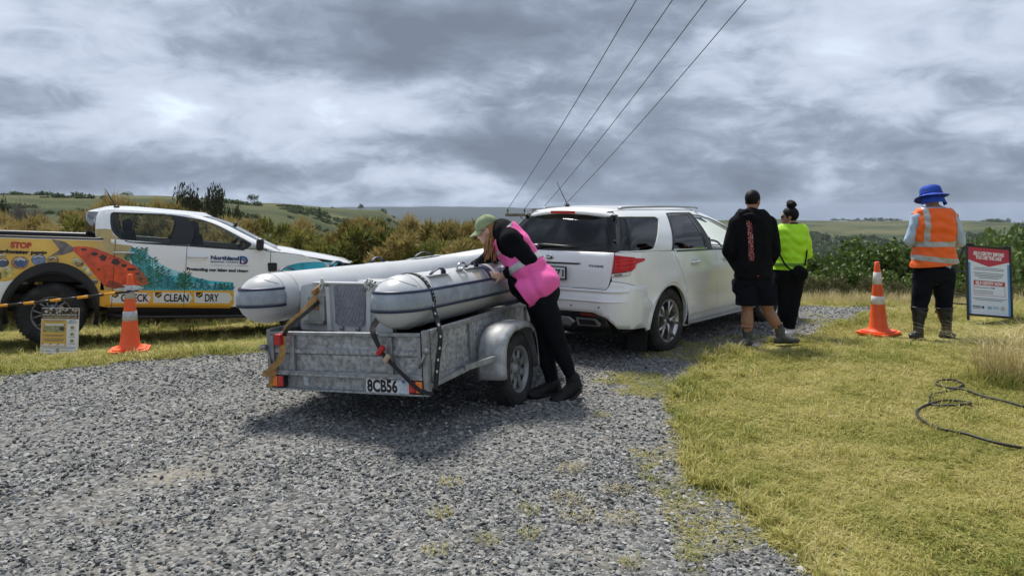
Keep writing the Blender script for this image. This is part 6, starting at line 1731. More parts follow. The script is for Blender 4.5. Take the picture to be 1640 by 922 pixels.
def cap_seg(mb, a, b, ra, rb, seg=14):
    a, b = Vector(a), Vector(b)
    mb.tube([a, a.lerp(b, .5), b], [ra, (ra + rb) / 2, rb], seg); mb.ellipsoid(a, (ra, ra, ra), seg, 10); mb.ellipsoid(b, (rb, rb, rb), seg, 10)
def limb(mb, pts, rs_, seg=14):
    for i in range(len(pts) - 1): cap_seg(mb, pts[i], pts[i + 1], rs_[i], rs_[i + 1], seg)

def torso(mb, J, w, dp, infl=0.0, pel=None, belly=0.0):
    """stack of oriented ellipsoids from pelvis to shoulders"""
    up = (J['neck'] - J['pelvis']); lat = (J['shR'] - J['shL']).normalized(); L_ = up.length
    pel = pel or w * .92
    f = up.normalized().cross(lat) * -1
    m = orient(f, up)
    for t, kw, kd in ((.0, pel / w, 1.06), (.16, .94, 1.0 + belly), (.34, .86, .95 + belly), (.52, .93, .98), (.70, 1.0, 1.0), (.84, .96, .88)):
        c = J['pelvis'].lerp(J['neck'], t)
        if t == 0: lat0 = (J['hipR'] - J['hipL']).normalized(); mm = orient(up.normalized().cross(lat0) * -1, up)
        else: mm = m
        mb.ellipsoid(c, (w * kw + infl, dp * kd + infl, L_ * .24 + infl), 20, 12, mm)
    cap_seg(mb, J['shL'], J['shR'], .062 + infl, .062 + infl); cap_seg(mb, J['neck'] - up.normalized() * .05, J['neck'] + up.normalized() * .02, .075 + infl, .058 + infl)
    cap_seg(mb, J['shL'], J['neck'], .058 + infl, .055 + infl); cap_seg(mb, J['shR'], J['neck'], .058 + infl, .055 + infl)

def head_parts(mb, c, m, s=1.0):
    T = lambda x, y, z: c + m @ (Vector((x, y, z)) * s)
    E = lambda p, r: mb.ellipsoid(T(*p), tuple(q * s for q in r), 18, 14, m)
    E((0, -.012, .025), (.076, .096, .092)); E((0, .022, -.025), (.060, .070, .085)); E((0, .045, -.075), (.042, .045, .035))
    E((0, .078, -.015), (.026, .018, .030)); E((0, .094, -.030), (.013, .018, .016)); E((0, .088, -.015), (.009, .015, .028))
    E((0, .080, -.062), (.024, .014, .008)); E((0, .079, -.073), (.022, .013, .008)); E((0, .070, .022), (.058, .020, .012))
    for k in (-1, 1):
        E((k * .077, -.012, -.012), (.010, .022, .033)); E((k * .035, .066, -.028), (.020, .018, .018))
def eyes(c, m, s, parent, tint=(.02, .015, .012)):
    T = lambda x, y, z: c + m @ (Vector((x, y, z)) * s)
    for k in (-1, 1):
        MB().ellipsoid(T(k * .031, .072, .003), (.013 * s, .010 * s, .008 * s), 12, 8, m).build('eye', M('eye_white', (.7, .68, .66), .2), parent)
        MB().ellipsoid(T(k * .031, .080, .003), (.006 * s, .005 * s, .006 * s), 10, 8, m).build('iris', M('iris_brown', tint, .2), parent)
        MB().tube([T(k * (.016 + .03 * t), .085 - .012 * t * t, .020 + .006 * math.sin(3 * t)) for t in (0, .25, .5, .75, 1)], .0035 * s, 5).build('eyebrow', M('brow_hair', (.05, .03, .02), .8), parent)
def hand_parts(mb, wrist, d, palm_n, side, curl=.35, s=1.0):
    """palm and five fingers; d = pointing direction, palm_n = palm normal (towards what is touched)"""
    d = Vector(d).normalized(); n = Vector(palm_n); n = (n - d * n.dot(d)).normalized(); a = d.cross(n) * side
    w = Vector(wrist); mb.ellipsoid(w + d * .05 * s, (.040 * s, .052 * s, .016 * s), 14, 10, Matrix((a, d, n)).transposed())
    for k, (o_, L_) in enumerate(((-.030, .060), (-.010, .074), (.010, .080), (.029, .072))):
        p = w + d * .085 * s + a * o_ * s; pts = [p]; ang = 0; rr = [.0095 * s]
        for j, fr_ in enumerate((.45, .32, .23)):
            ang += curl * (.5 if j == 0 else 1); q = pts[-1] + (d * math.cos(ang) + n * math.sin(ang) + a * o_ * 2.2) * L_ * fr_ * s; pts.append(q); rr.append((.0090, .0082, .0072)[j] * s)
        limb(mb, pts, rr, 8)
    p = w + d * .03 * s + a * .034 * s; limb(mb, [p, p + (d * .55 + a * .75 + n * .2).normalized() * .036 * s, p + (d * .85 + a * .75 + n * .35).normalized() * .070 * s], [.012 * s, .010 * s, .0085 * s], 8)

def shoe(mb, ankle, toe, ground, h=.09, w=.045, heel=.07):
    a = Vector(ankle); t = Vector(toe); f = (t - Vector((a.x, a.y, t.z))); f.normalize() if f.length > 1e-4 else None
    hb = Vector((a.x, a.y, ground)) - f * heel
    mb.ellipsoid(hb + f * .06 + Vector((0, 0, .045)), (w * .95, .075, .045), 14, 10, orient(f, (0, 0, 1)))
    mb.ellipsoid(t - f * .065 + Vector((0, 0, .035)), (w * 1.1, .095, .036), 14, 10, orient(f, (0, 0, 1)))
    cap_seg(mb, hb + f * .05 + Vector((0, 0, .05)), t - f * .08 + Vector((0, 0, .04)), .048, .038)
def sole(mb, ankle, toe, ground, w=.05, th=.022, heel=.085):
    a = Vector(ankle); t = Vector(toe); f = Vector((t.x - a.x, t.y - a.y, 0)).normalized(); r = Vector((f.y, -f.x, 0)); hb = Vector((a.x, a.y, ground)) - f * heel; tp = Vector((t.x, t.y, ground)) + f * .015; L_ = (tp - hb).length
    out = []
    for k in range(20):
        an = 2 * math.pi * k / 20; y = math.sin(an); x = math.cos(an); out.append((x * w * (1.0 if y > 0 else .82), L_ / 2 + y * L_ / 2))
    mb.prism(out, 0, th, lambda p, q, c: hb + r * p + f * q + Vector((0, 0, c)))

skin_tan = M('skin_tan', (.36, .185, .115), .5, var=.12, vscale=30, spec=.4)
skin_pale = M('skin_pale', (.52, .31, .23), .5, var=.12, vscale=30, spec=.4)
blk_cloth = M('black_cloth', (.0055, .006, .008), .9, var=.3, vscale=18, bump=.15, bscale=90, spec=.12)
blk_knit = M('black_leggings', (.0055, .006, .009), .85, var=.2, vscale=14, spec=.15)
navy_cloth = M('dark_navy_cloth', (.007, .008, .014), .9, var=.3, vscale=14, bump=.15, bscale=90, spec=.12)
boot_blk = M('black_boot', (.009, .009, .010), .6, var=.3, vscale=20, dirt=(.05, .045, .036), dscale=18, damt=.3, spec=.25)
gum = M('grey_green_gumboot', (.055, .062, .055), .5, var=.3, vscale=12, dirt=(.17, .15, .12), dscale=14, damt=.6)
gum_blk = M('black_gumboot', (.012, .014, .018), .35, var=.2, vscale=12, dirt=(.05, .05, .045), dscale=12, damt=.3)
pink = M('pink_hi_vis', (.98, .13, .44), .6, var=.08, vscale=8, bump=.12, bscale=60)
orange = M('orange_hi_vis', (.93, .135, .010), .6, var=.08, vscale=8, bump=.12, bscale=60)
lime = M('lime_hi_vis', (.44, .86, .015), .6, var=.08, vscale=8, bump=.12, bscale=60)
refl = M('silver_tape', (.42, .43, .43), .38, .25, var=.12, vscale=30)
hair_b = M('auburn_hair', (.33, .155, .058), .5, var=.4, vscale=30)
hair_k = M('black_hair', (.005, .0045, .0045), .6, var=.3, vscale=40, bump=.4, bscale=60, spec=.2)

def wear(name, me, mat, parent): return link(name, me, mat, parent)
def vkeys(d, Q): return {k: Q(*v) for k, v in d.items()}

# ------------------------------------------------------------------ woman leaning over the boat
def person_root(name, body_me, skin_m, label):
    o = link(name, body_me, skin_m); tag(o, label, 'person'); return o
A = vkeys(dict(pelvis=(863, 462, 6.50), neck=(804, 367, 6.60), shL=(817, 382, 6.42), shR=(803, 384, 6.76), elL=(846, 416, 6.40), wrL=(806, 443, 6.50), elR=(782, 418, 6.90), wrR=(758, 428, 6.93),
               hipL=(867, 470, 6.40), hipR=(862, 468, 6.60), knL=(896, 556, 6.42), anL=(917, 607, 6.42), toL=(893, 648, 6.30), knR=(873, 560, 6.56), anR=(887, 622, 6.52), toR=(850, 641, 6.36)), P)
hc = P(780, 368, 6.62); hm = orient((-.90, .02, -.40), (-.38, 0, .92))
mb = MB(); torso(mb, A, .165, .115); limb(mb, [A['shL'], A['elL'], A['wrL']], [.052, .042, .028]); limb(mb, [A['shR'], A['elR'], A['wrR']], [.052, .042, .028])
limb(mb, [A['hipL'], A['knL'], A['anL']], [.088, .058, .038]); limb(mb, [A['hipR'], A['knR'], A['anR']], [.088, .058, .038])
limb(mb, [A['neck'], hc + hm @ Vector((0, -.03, -.05))], [.055, .050]); head_parts(mb, hc, hm, 1.0)
hand_parts(mb, A['wrL'], (-.85, .18, .10), (.1, .75, -.65), 1, .18); hand_parts(mb, A['wrR'], (-.9, .2, -.3), (0, 0, -1), -1, .3)
WA = person_root('person', remesh(mb, 'body', .0075, 3, .45), skin_pale, 'person in a pink vest and green cap leaning over the boat tube')
eyes(hc, hm, 1.0, WA)
def dress(parent, J, spec, name, mat, infl, wr=.004, seed=1, vox=.012, planes=None, it=16, freq=9.0, extra=None, dirn=(1, 1, 1)):
    mb = MB()
    for kind, *a in spec:
        if kind == 'torso': torso(mb, J, *a)
        elif kind == 'limb': limb(mb, [J[k] if isinstance(k, str) else k for k in a[0]], a[1])
        elif kind == 'ell': mb.ellipsoid(*a)
    if extra: extra(mb)
    me = remesh(mb, name, vox, it); puff(me, infl, seed, wr, freq, dirn)
    if planes: me = cut(me, planes)
    return wear(name, me, mat, parent)
upA = (A['neck'] - A['pelvis']).normalized()
cuffL = A['elL'].lerp(A['wrL'], .76); cuffR = A['elR'].lerp(A['wrR'], .80)
jk = dress(WA, A, [('torso', .158, .116, .020), ('ell', P(808, 363, 6.59), (.066, .115, .062), 14, 10), ('ell', P(820, 371, 6.59), (.080, .155, .072), 14, 10), ('limb', ('shL', 'elL', cuffL), (.078, .072, .048)), ('limb', ('shR', 'elR', cuffR), (.084, .072, .050)),
     ('ell', P(830, 452, 6.50), (.085, .14, .12), 16, 10), ('ell', P(842, 470, 6.50), (.075, .14, .09), 16, 10)], 'jacket', blk_cloth, .008, .006, 2, it=6)
for c_, e_ in ((cuffL, 'elL'), (cuffR, 'elR')):
    dv = (c_ - A[e_]).normalized(); MB().tube([c_ - dv * .01, c_ + dv * .035], [.052, .046], 16).build('cuff', blk_cloth, jk)
# vest over the jacket: open front edge and square hem hang from the bent back
vm = MB(); torso(vm, A, .180, .138, .022, pel=.20); vm.ellipsoid(P(866, 455, 6.50), (.158, .236, .165), 20, 12); vm.ellipsoid(P(850, 426, 6.54), (.128, .205, .140), 20, 12); vm.ellipsoid(P(846, 466, 6.50), (.16, .232, .16), 20, 12); vm.ellipsoid(P(836, 430, 6.54), (.13, .205, .14), 20, 12)
vme = remesh(vm, 'vest', .012, 14); puff(vme, .010, 5, .0075, 9.0, (1.3, .7, .8))
latA = (A['shR'] - A['shL']).normalized()
vme = cut(vme, [(P(872, 472, 6.5), (.57, 0, -.82)), (P(822, 452, 6.5), (-.80, 0, -.62)), (A['neck'] - upA * .035, upA * .8 + Vector((-.55, 0, .2)))])
# arm holes
bm = bmesh.new(); bm.from_mesh(vme)
for sh in ('shL', 'shR'):
    c = A[sh] + Vector((-.02, 0, -.035)) + latA * (-.05 if sh == 'shL' else .05)
    kill = [f for f in bm.faces if ((f.calc_center_median() - c).length < .135)]
    bmesh.ops.delete(bm, geom=kill, context='FACES')
bm.to_mesh(vme); bm.free()
vest = wear('vest', vme, pink, WA)
sm_ = vest.modifiers.new('thickness', 'SOLIDIFY'); sm_.thickness = .004
def tape(src, planes, parent, off=.004, mat=None, name='reflective_tape'):
    m_ = cut(src, planes); puff(m_, off); o = wear(name, m_, mat or refl, parent); return o
mid = A['pelvis'].lerp(A['neck'], .40)
tape(vme, [(mid + upA * .030, upA), (mid - upA * .030, -upA)], vest)
sA = A['shL'] + Vector((-.065, 0, 0))
tape(vme, [(A['shL'] + Vector((-.075, 0, -.02)), (-.9, 0, .35)), (A['shL'] + Vector((-.035, 0, -.005)), (.9, 0, -.35)), (mid + upA * .034, -upA), (Vector((0, A['pelvis'].y - .02, 0)), (0, 1, 0))], vest)
MB().tube([P(848, 486, 6.36), P(848, 492, 6.36)], .006, 6).build('zip_pull', pink, vest)
dress(WA, A, [('ell', A['pelvis'] + Vector((.02, 0, -.03)), (.165, .185, .16), 18, 12), ('limb', ('hipL', A['hipL'].lerp(A['knL'], .4), 'knL', A['knL'].lerp(A['anL'], .35), 'anL'), (.112, .102, .074, .072, .044)), ('limb', ('hipR', A['hipR'].lerp(A['knR'], .4), 'knR', A['knR'].lerp(A['anR'], .35), 'anR'), (.130, .108, .074, .072, .044))], 'leggings', blk_knit, .003, .004, 3, planes=[(A['anR'] + Vector((0, 0, .0)), (.0, 0, -1))])
def low_boot(parent, J, an, to, gz, name, tilt=False):
    mb = MB(); a, t = J[an], J[to]
    if tilt:                                          # heel lifted, standing on the toes
        f = (t + Vector((0, 0, .03)) - a).normalized(); hl = a + Vector((.045, 0, -.055)); mb.ellipsoid(a + Vector((.004, 0, .0)), (.064, .060, .075), 14, 10)
        limb(mb, [a + Vector((.02, 0, -.045)), t.lerp(a, .5) + Vector((-.0, 0, -.022)), t + Vector((-.03, 0, .032))], [.062, .056, .044]); limb(mb, [hl, t + Vector((0, 0, .035))], [.042, .042])
    else:
        shoe(mb, a, t, gz, w=.056); limb(mb, [Vector((a.x, a.y, gz + .06)), a + Vector((0, 0, .035))], [.062, .064]); limb(mb, [Vector((a.x, a.y, gz + .07)), t + Vector((0, 0, .05))], [.058, .042])
    wear(name, remesh(mb, name, .009, 4), boot_blk, parent)
    sb = MB()
    if tilt:
        d0 = hl + Vector((.012, 0, -.035)); d1 = t + Vector((-.025, 0, .006)); sb.beam(d0, t + Vector((.045, .0, -.004)), .085, .024, bev=.008); sb.beam(t + Vector((.05, 0, -.004)), d1 + Vector((-.035, -.01, .004)), .088, .022, bev=.008)
    else: sole(sb, a, t, gz + .001)
    sb.build('boot_sole', M('boot_sole', (.016, .016, .016), .8), parent)
gA = Hs(.4, 6.4) + .012
low_boot(WA, A, 'anR', 'toR', gA, 'boot'); low_boot(WA, A, 'anL', 'toL', gA, 'boot', True)
MB().tube([A['anL'] + Vector((-.004, 0, .022)), A['anL'] + Vector((-.012, 0, .05))], .043, 14).build('bare_ankle', skin_pale, WA)
# cap and long hair
T = lambda x, y, z: hc + hm @ Vector((x, y, z))
capm = M('sage_cap', (.27, .33, .19), .85, var=.2, vscale=20, bump=.2, bscale=120)
mb = MB(); mb.ellipsoid(T(0, -.012, .034), (.089, .108, .100), 24, 18, hm); cme = cut(mb.mesh('cap'), [(T(0, 0, .028), hm @ Vector((0, -.12, -1)))])
cp = wear('cap', cme, capm, WA); cp.modifiers.new('thickness', 'SOLIDIFY').thickness = .004
mb = MB(); rows = []
for i in range(7):
    t = i / 6; rows.append([T(math.sin(R(-62 + 124 * k / 12)) * (.086 + .018 * t), -.012 + math.cos(R(-62 + 124 * k / 12)) * (.100 + .082 * t), .036 - .028 * t - .022 * abs(k - 6) / 6 * (abs(k - 6) / 6)) for k in range(13)])
mb.grid(rows); br = mb.build('cap_peak', capm, cp); br.modifiers.new('thickness', 'SOLIDIFY').thickness = .005
MB().ellipsoid(T(0, -.012, .136), (.009, .009, .006), 10, 6).build('cap_button', capm, cp)
for k in range(6):
    an = R(60 * k + 30); MB().tube([T(.0895 * math.cos(an) * math.sin(q), -.012 + .1085 * math.sin(an) * math.sin(q), .034 + .1005 * math.cos(q)) for q in [R(5 + 75 * j / 8) for j in range(9)]], .0012, 4).build('cap_seam', M('cap_stitch', (.14, .18, .09), .9), cp)
mb = MB(); rh = random.Random(3)
mb.ellipsoid(T(0, -.030, .012), (.083, .088, .088), 20, 14, hm)
hme = cut(mb.mesh('h'), [(T(0, -.005, 0), hm @ Vector((0, 1, .25))), (T(0, 0, .05), hm @ Vector((0, 0, 1)))])
mb2 = MB()
for k in range(80):                                   # locks falling from the nape past the cheek
    x0 = rh.uniform(-.084, .084); y0 = rh.uniform(-.105, -.012); z0 = rh.uniform(-.02, .035); s_ = T(x0, y0, z0)
    e_ = P(783 + rh.uniform(-9, 13), 418 + rh.uniform(-24, 4), 6.50 + rh.uniform(-.05, .12)); m1 = s_.lerp(e_, .35) + Vector((rh.uniform(.0, .04), rh.uniform(-.02, .02), .01)); m2 = s_.lerp(e_, .7) + Vector((rh.uniform(-.01, .03), rh.uniform(-.015, .015), -.005))
    mb2.tube(smooth_path([s_, m1, m2, e_], 4), [.007] * 9 + [.005, .004, .003, .0015], 5)
mb2.v += []; base_i = len(mb2.v)
for v in hme.vertices: mb2.v.append(tuple(v.co))
for p in hme.polygons: mb2.f.append(tuple(i + base_i for i in p.vertices)); mb2.sm.append(True); mb2.mi.append(0)
mb2.build('hair', hair_b, WA)
gls = MB(); gls.tube([T(-.079, -.01, .006), T(-.074, .06, .006), T(-.050, .088, .004)], .0028, 5)
for k in (-1, 1):
    gls.tube([T(k * .032 + .024 * math.cos(a), .092 - .010 * abs(math.cos(a)), .000 + .017 * math.sin(a)) for a in [2 * math.pi * q / 14 for q in range(14)]], .0026, 5, closed=True)
gls.tube([T(-.010, .097, .003), T(.010, .097, .003)], .0025, 5); gls.build('glasses', M('dark_frames', (.03, .022, .018), .3), WA)

# ------------------------------------------------------------------ man in the black hooded top
dB = 8.74
QB = lambda px, py, dd=0.0: P(px, py, dB + dd)
B = vkeys(dict(pelvis=(1207, 443), neck=(1204, 341), shL=(1180, 358), shR=(1232, 358, .02), elL=(1168, 402, .0), wrL=(1184, 432, .24), elR=(1239, 402, .02), wrR=(1226, 430, .26), hipL=(1195, 452), hipR=(1220, 452), knL=(1197, 497), anL=(1197, 543), toL=(1183, 553, -.12), knR=(1230, 497, .04), anR=(1250, 531, .06), toR=(1278, 541, .08)), QB)
hcB = QB(1206, 322, .02); hmB = orient((.62, .76, -.08), (0, 0, 1))
mb = MB(); torso(mb, B, .185, .125); limb(mb, [B['shL'], B['elL'], B['wrL']], [.06, .05, .034]); limb(mb, [B['shR'], B['elR'], B['wrR']], [.06, .05, .034])
limb(mb, [B['hipL'], B['knL'] + Vector((0, 0, .0)), B['knL'].lerp(B['anL'], .35), B['anL']], [.095, .064, .072, .045]); limb(mb, [B['hipR'], B['knR'], B['knR'].lerp(B['anR'], .4), B['anR']], [.095, .064, .070, .045])
limb(mb, [B['neck'], hcB + hmB @ Vector((0, -.02, -.05))], [.068, .062]); head_parts(mb, hcB, hmB, 1.03)
hand_parts(mb, B['wrL'], (.4, .8, .1), (0, 0, 1), 1, .5); hand_parts(mb, B['wrR'], (-.3, .85, .1), (0, 0, 1), -1, .5)
MBb = person_root('person', remesh(mb, 'body', .009, 3, .45), skin_tan, 'person in a black hooded top, shorts and gumboots standing by the wagon')
eyes(hcB, hmB, 1.03, MBb)
upB = Vector((0, 0, 1))
hood = dress(MBb, B, [('torso', .215, .150, .02), ('limb', ('shL', 'elL', 'wrL'), (.088, .080, .055)), ('limb', ('shR', 'elR', 'wrR'), (.088, .080, .055)), ('ell', B['pelvis'] + Vector((0, 0, .03)), (.215, .16, .13), 18, 12)], 'hooded_top', blk_cloth, .008, .0045, 4, freq=6, dirn=(1.5, 1.0, .7),
      planes=[(QB(1200, 444), (0, 0, -1)), (B['neck'] + Vector((0, 0, .045)), (0, 0, 1))])
mb = MB(); limb(mb, [QB(1190, 345, -.07), QB(1204, 349, -.12), QB(1220, 347, -.06)], [.052, .066, .052]); limb(mb, [QB(1186, 341, .0), QB(1190, 345, -.07)], [.045, .052]); limb(mb, [QB(1222, 341, .02), QB(1220, 347, -.06)], [.045, .052]); mb.ellipsoid(QB(1203, 341, -.07), (.105, .07, .065), 16, 12)
hd_ = remesh(mb, 'hood', .010, 5); puff(hd_, 0, 3, .006, 14); wear('hood', hd_, blk_cloth, hood)
# printed strip down the back
ptm = bpy.data.materials.new('woven_print'); N_, L_, b_ = nodes_of(ptm); tc_ = N_.new('ShaderNodeTexCoord'); ck = N_.new('ShaderNodeTexVoronoi'); ck.inputs['Scale'].default_value = 120; L_.new(tc_.outputs['Object'], ck.inputs['Vector'])
rp_ = N_.new('ShaderNodeValToRGB'); rp_.color_ramp.interpolation = 'CONSTANT'; rp_.color_ramp.elements[0].color = (.30, .022, .032, 1); rp_.color_ramp.elements[1].position = .45; rp_.color_ramp.elements[1].color = (.012, .012, .014, 1)
e_ = rp_.color_ramp.elements.new(.84); e_.color = (.50, .38, .38, 1); sp_c = N_.new('ShaderNodeSeparateColor'); L_.new(ck.outputs['Color'], sp_c.inputs[0]); L_.new(sp_c.outputs[0], rp_.inputs[0]); L_.new(rp_.outputs[0], b_.inputs['Base Color']); b_.inputs['Roughness'].default_value = .8
x0_, x1_ = QB(1191.5, 380).x, QB(1199, 380).x
tape(hood.data, [(Vector((x0_, 0, 0)), (-1, 0, -.055)), (Vector((x1_, 0, 0)), (1, 0, .055)), (QB(0, 353), (0, 0, 1)), (QB(0, 416), (0, 0, -1)), (QB(0, 0), (0, 1, 0))], hood, .003, ptm, 'back_print') if False else None
zc_ = QB(1195, 384).z
tape(hood.data, [(Vector((x0_, 0, zc_)), (-1, 0, -.065)), (Vector((x1_, 0, zc_)), (1, 0, .065)), (QB(0, 353), (0, 0, 1)), (QB(0, 416), (0, 0, -1)), (B['pelvis'] + Vector((0, -.02, 0)), (0, 1, 0))], hood, .003, ptm, 'back_print')
dress(MBb, B, [('ell', B['pelvis'] + Vector((0, 0, -.02)), (.20, .15, .14), 18, 12), ('limb', ('hipL', B['hipL'].lerp(B['knL'], .95) + Vector((0, 0, 0))), (.125, .120)), ('limb', ('hipR', B['hipR'].lerp(B['knR'], .95)), (.125, .120))], 'shorts', navy_cloth, .008, .006, 6, planes=[(QB(1200, 488), (0, 0, -1))], extra=lambda mb: [mb.box(QB(1178, 458), (.05, .14, .16), bev=.02), mb.box(QB(1239, 464), (.04, .14, .16), bev=.02)])
mb = MB(); mb.ellipsoid(QB(1213, 441.5, -.155), (.055, .03, .014), 12, 8); mb.build('orange_hem', M('orange_hem', (.80, .10, .02), .7), MBb)
def gumboot(parent, ankle, toe, shin_top, gz, mat, r=.062, name='gumboot'):
    mb = MB(); a = Vector(ankle); shoe(mb, a, toe, gz, w=.05); limb(mb, [Vector((a.x, a.y, gz + .07)), a + Vector((0, 0, .02)), Vector(shin_top)], [.060, .056, r])
    d = (Vector(shin_top) - a).normalized(); me = remesh(mb, name, .010, 4); puff(me, 0, 2, .003, 12); me = cut(me, [(Vector(shin_top), d)])
    bt = wear(name, me, mat, parent); bt.modifiers.new('thickness', 'SOLIDIFY').thickness = .005
    sb = MB(); sole(sb, a, toe, gz + .001, w=.056, th=.026); sb.build('boot_sole', M('tread_sole', (.03, .028, .026), .85), bt)
    MB().tube([Vector(shin_top) + (d.cross(Vector((0, 1, 0))) * math.cos(q) + Vector((0, 1, 0)) * math.sin(q)) * (r + .001) for q in [2 * math.pi * k / 18 for k in range(18)]], .006, 6, closed=True).build('boot_rim', mat, bt)
gB = Hs(B['anL'].x, B['anL'].y) + .01
gumboot(MBb, B['anL'], Vector((B['toL'].x, B['toL'].y, gB)), B['anL'].lerp(B['knL'], .42), gB, gum)
gB2 = Hs(B['anR'].x, B['anR'].y) + .03
gumboot(MBb, Vector((B['anR'].x, B['anR'].y, gB2 + .10)), Vector((B['toR'].x, B['toR'].y, gB2)), B['anR'].lerp(B['knR'], .34) + Vector((.01, 0, 0)), gB2, gum)
for an, kn, k in (('anL', 'knL', .44), ('anR', 'knR', .37)):
    MB().lathe([(.052, -.025), (.066, -.01), (.068, .012), (.060, .02)], 18, B[an].lerp(B[kn], k)).build('rolled_sock', M('rust_sock', (.40, .17, .09), .8, var=.2, vscale=30), MBb)
T = lambda x, y, z: hcB + hmB @ Vector((x, y, z))
mb = MB(); mb.ellipsoid(T(0, -.016, .032), (.086, .104, .100), 22, 16, hmB); wear('short_hair', cut(mb.mesh('short_hair'), [(T(0, .045, .020), hmB @ Vector((0, .8, -.75))), (T(0, 0, -.055), hmB @ Vector((0, .15, -1)))]), hair_k, MBb)

# ------------------------------------------------------------------ woman in the lime shirt
dC = 9.5
QC = lambda px, py, dd=0.0: P(px, py, dC + dd)
C_ = vkeys(dict(pelvis=(1264, 437), neck=(1269, 361), shL=(1250, 376, .02), shR=(1287, 377, -.02), elL=(1243, 409, .08), wrL=(1252, 428, .28), elR=(1291, 409, .05), wrR=(1280, 428, .25), hipL=(1254, 444), hipR=(1274, 444), knL=(1256, 490, .04), anL=(1250, 529, .12), toL=(1240, 536, .10), knR=(1270, 489), anR=(1266, 527), toR=(1258, 535, -.08)), QC)
hcC = QC(1264, 347); hmC = orient((-.90, .42, -.05), (0, 0, 1))
mb = MB(); torso(mb, C_, .175, .125); limb(mb, [C_['shL'], C_['elL'], C_['wrL']], [.056, .046, .030]); limb(mb, [C_['shR'], C_['elR'], C_['wrR']], [.056, .046, .030])
limb(mb, [C_['hipL'], C_['knL'], C_['anL']], [.10, .062, .040]); limb(mb, [C_['hipR'], C_['knR'], C_['anR']], [.10, .062, .040])
limb(mb, [C_['neck'], hcC + hmC @ Vector((0, -.02, -.05))], [.058, .052]); head_parts(mb, hcC, hmC, .98)
hand_parts(mb, C_['wrL'], (.2, .9, .1), (0, 0, 1), 1, .4); hand_parts(mb, C_['wrR'], (-.5, .8, .1), (0, 0, 1), -1, .4)
WC = person_root('person', remesh(mb, 'body', .009, 3, .45), skin_tan, 'person with a hair bun and sunglasses in a lime shirt wearing a belt bag')
sh_ = dress(WC, C_, [('torso', .205, .150, .012), ('limb', ('shL', C_['shL'].lerp(C_['elL'], .95)), (.080, .074)), ('limb', ('shR', C_['shR'].lerp(C_['elR'], .95)), (.080, .074)), ('ell', C_['pelvis'] + Vector((0, 0, .02)), (.20, .165, .10), 18, 12)], 'hi_vis_shirt', lime, .006, .008, 7, freq=9, dirn=(1.0, .8, 1.2), planes=[(QC(1264, 431), (.0, 0, -1)), (C_['neck'] + Vector((0, 0, .02)), (0, 0, 1))])
tape(sh_.data, [(QC(0, 425), (0, 0, -1)), (QC(0, 420), (0, 0, 1))], sh_, .003, M('olive_trim', (.15, .30, .02), .7), 'hem_tape')
MB().lathe([(.066, -.008), (.074, .006), (.069, .024), (.062, .026)], 20, C_['neck'] + Vector((0, 0, .012))).build('collar', navy_cloth, sh_)
dress(WC, C_, [('ell', C_['pelvis'] + Vector((0, 0, -.01)), (.190, .165, .15), 18, 12), ('limb', ('hipL', 'knL', 'anL'), (.118, .080, .052)), ('limb', ('hipR', 'knR', 'anR'), (.118, .080, .052))], 'leggings', blk_knit, .003, .003, 8, planes=[(QC(0, 526), (0, 0, -1))])
wsh = M('white_shoe', (.74, .74, .74), .5, var=.08)
gC = Hs(C_['anR'].x, C_['anR'].y) + .01
for an, to in (('anL', 'toL'), ('anR', 'toR')):
    mb = MB(); t_ = Vector((C_[to].x, C_[to].y, gC)); a_ = Vector((C_[an].x, C_[an].y, gC + .09)); shoe(mb, a_, t_, gC); limb(mb, [a_ + Vector((0, 0, -.04)), a_ + Vector((0, 0, .0))], [.045, .044])
    so2 = wear('shoe', remesh(mb, 'shoe', .009, 3), wsh, WC); sb = MB(); sole(sb, a_, t_, gC + .001); sb.build('shoe_sole', wsh, so2)
    MB().tube([a_ + Vector((.046 * math.cos(q), .046 * math.sin(q), .0)) for q in [2 * math.pi * k / 14 for k in range(14)]], .010, 6, closed=True).build('shoe_collar', navy_cloth, so2)
mb = MB(); mb.ellipsoid(QC(1281, 438, -.19), (.105, .055, .10), 16, 12, Euler((0, R(28), 0)).to_matrix()); bag = remesh(mb, 'belt_bag', .010, 4); puff(bag, 0, 1, .005, 18); bg = wear('belt_bag', bag, blk_cloth, WC)
ribbon(MB(), smooth_path([QC(1246, 402, -.17), QC(1258, 424, -.185), QC(1270, 434, -.20)], 5), .022).build('bag_strap', blk_cloth, bg)
ribbon(MB(), smooth_path([QC(1291, 386, -.05), QC(1292, 405, -.12), QC(1289, 425, -.17)], 5), .022).build('bag_strap', blk_cloth, bg)
T = lambda x, y, z: hcC + hmC @ Vector((x, y, z))
mb = MB(); mb.ellipsoid(T(0, -.018, .030), (.084, .102, .098), 22, 16, hmC); hr = cut(mb.mesh('tied_hair'), [(T(0, .048, .03), hmC @ Vector((0, .85, -.5))), (T(0, 0, -.045), hmC @ Vector((0, .25, -1)))]); ho_ = wear('tied_hair', hr, hair_k, WC)
mb = MB(); mb.ellipsoid(T(0, -.035, .150), (.062, .064, .052), 16, 12, hmC); mb.ellipsoid(T(.01, -.02, .175), (.050, .050, .040), 14, 10, hmC); mb.ellipsoid(T(0, -.03, .112), (.035, .035, .03), 12, 8, hmC); bn_ = remesh(mb, 'hair_bun', .009, 3); puff(bn_, 0, 5, .004, 40); wear('hair_bun', bn_, hair_k, ho_)
gls = MB()
for k in (-1, 1): gls.ellipsoid(T(k * .034, .088, .000), (.030, .010, .021), 14, 10, hmC); gls.tube([T(k * .062, .080, .006), T(k * .080, .02, .008), T(k * .082, -.015, .0)], .004, 6)
gls.build('sunglasses', M('dark_shades', (.012, .010, .010), .15), WC)
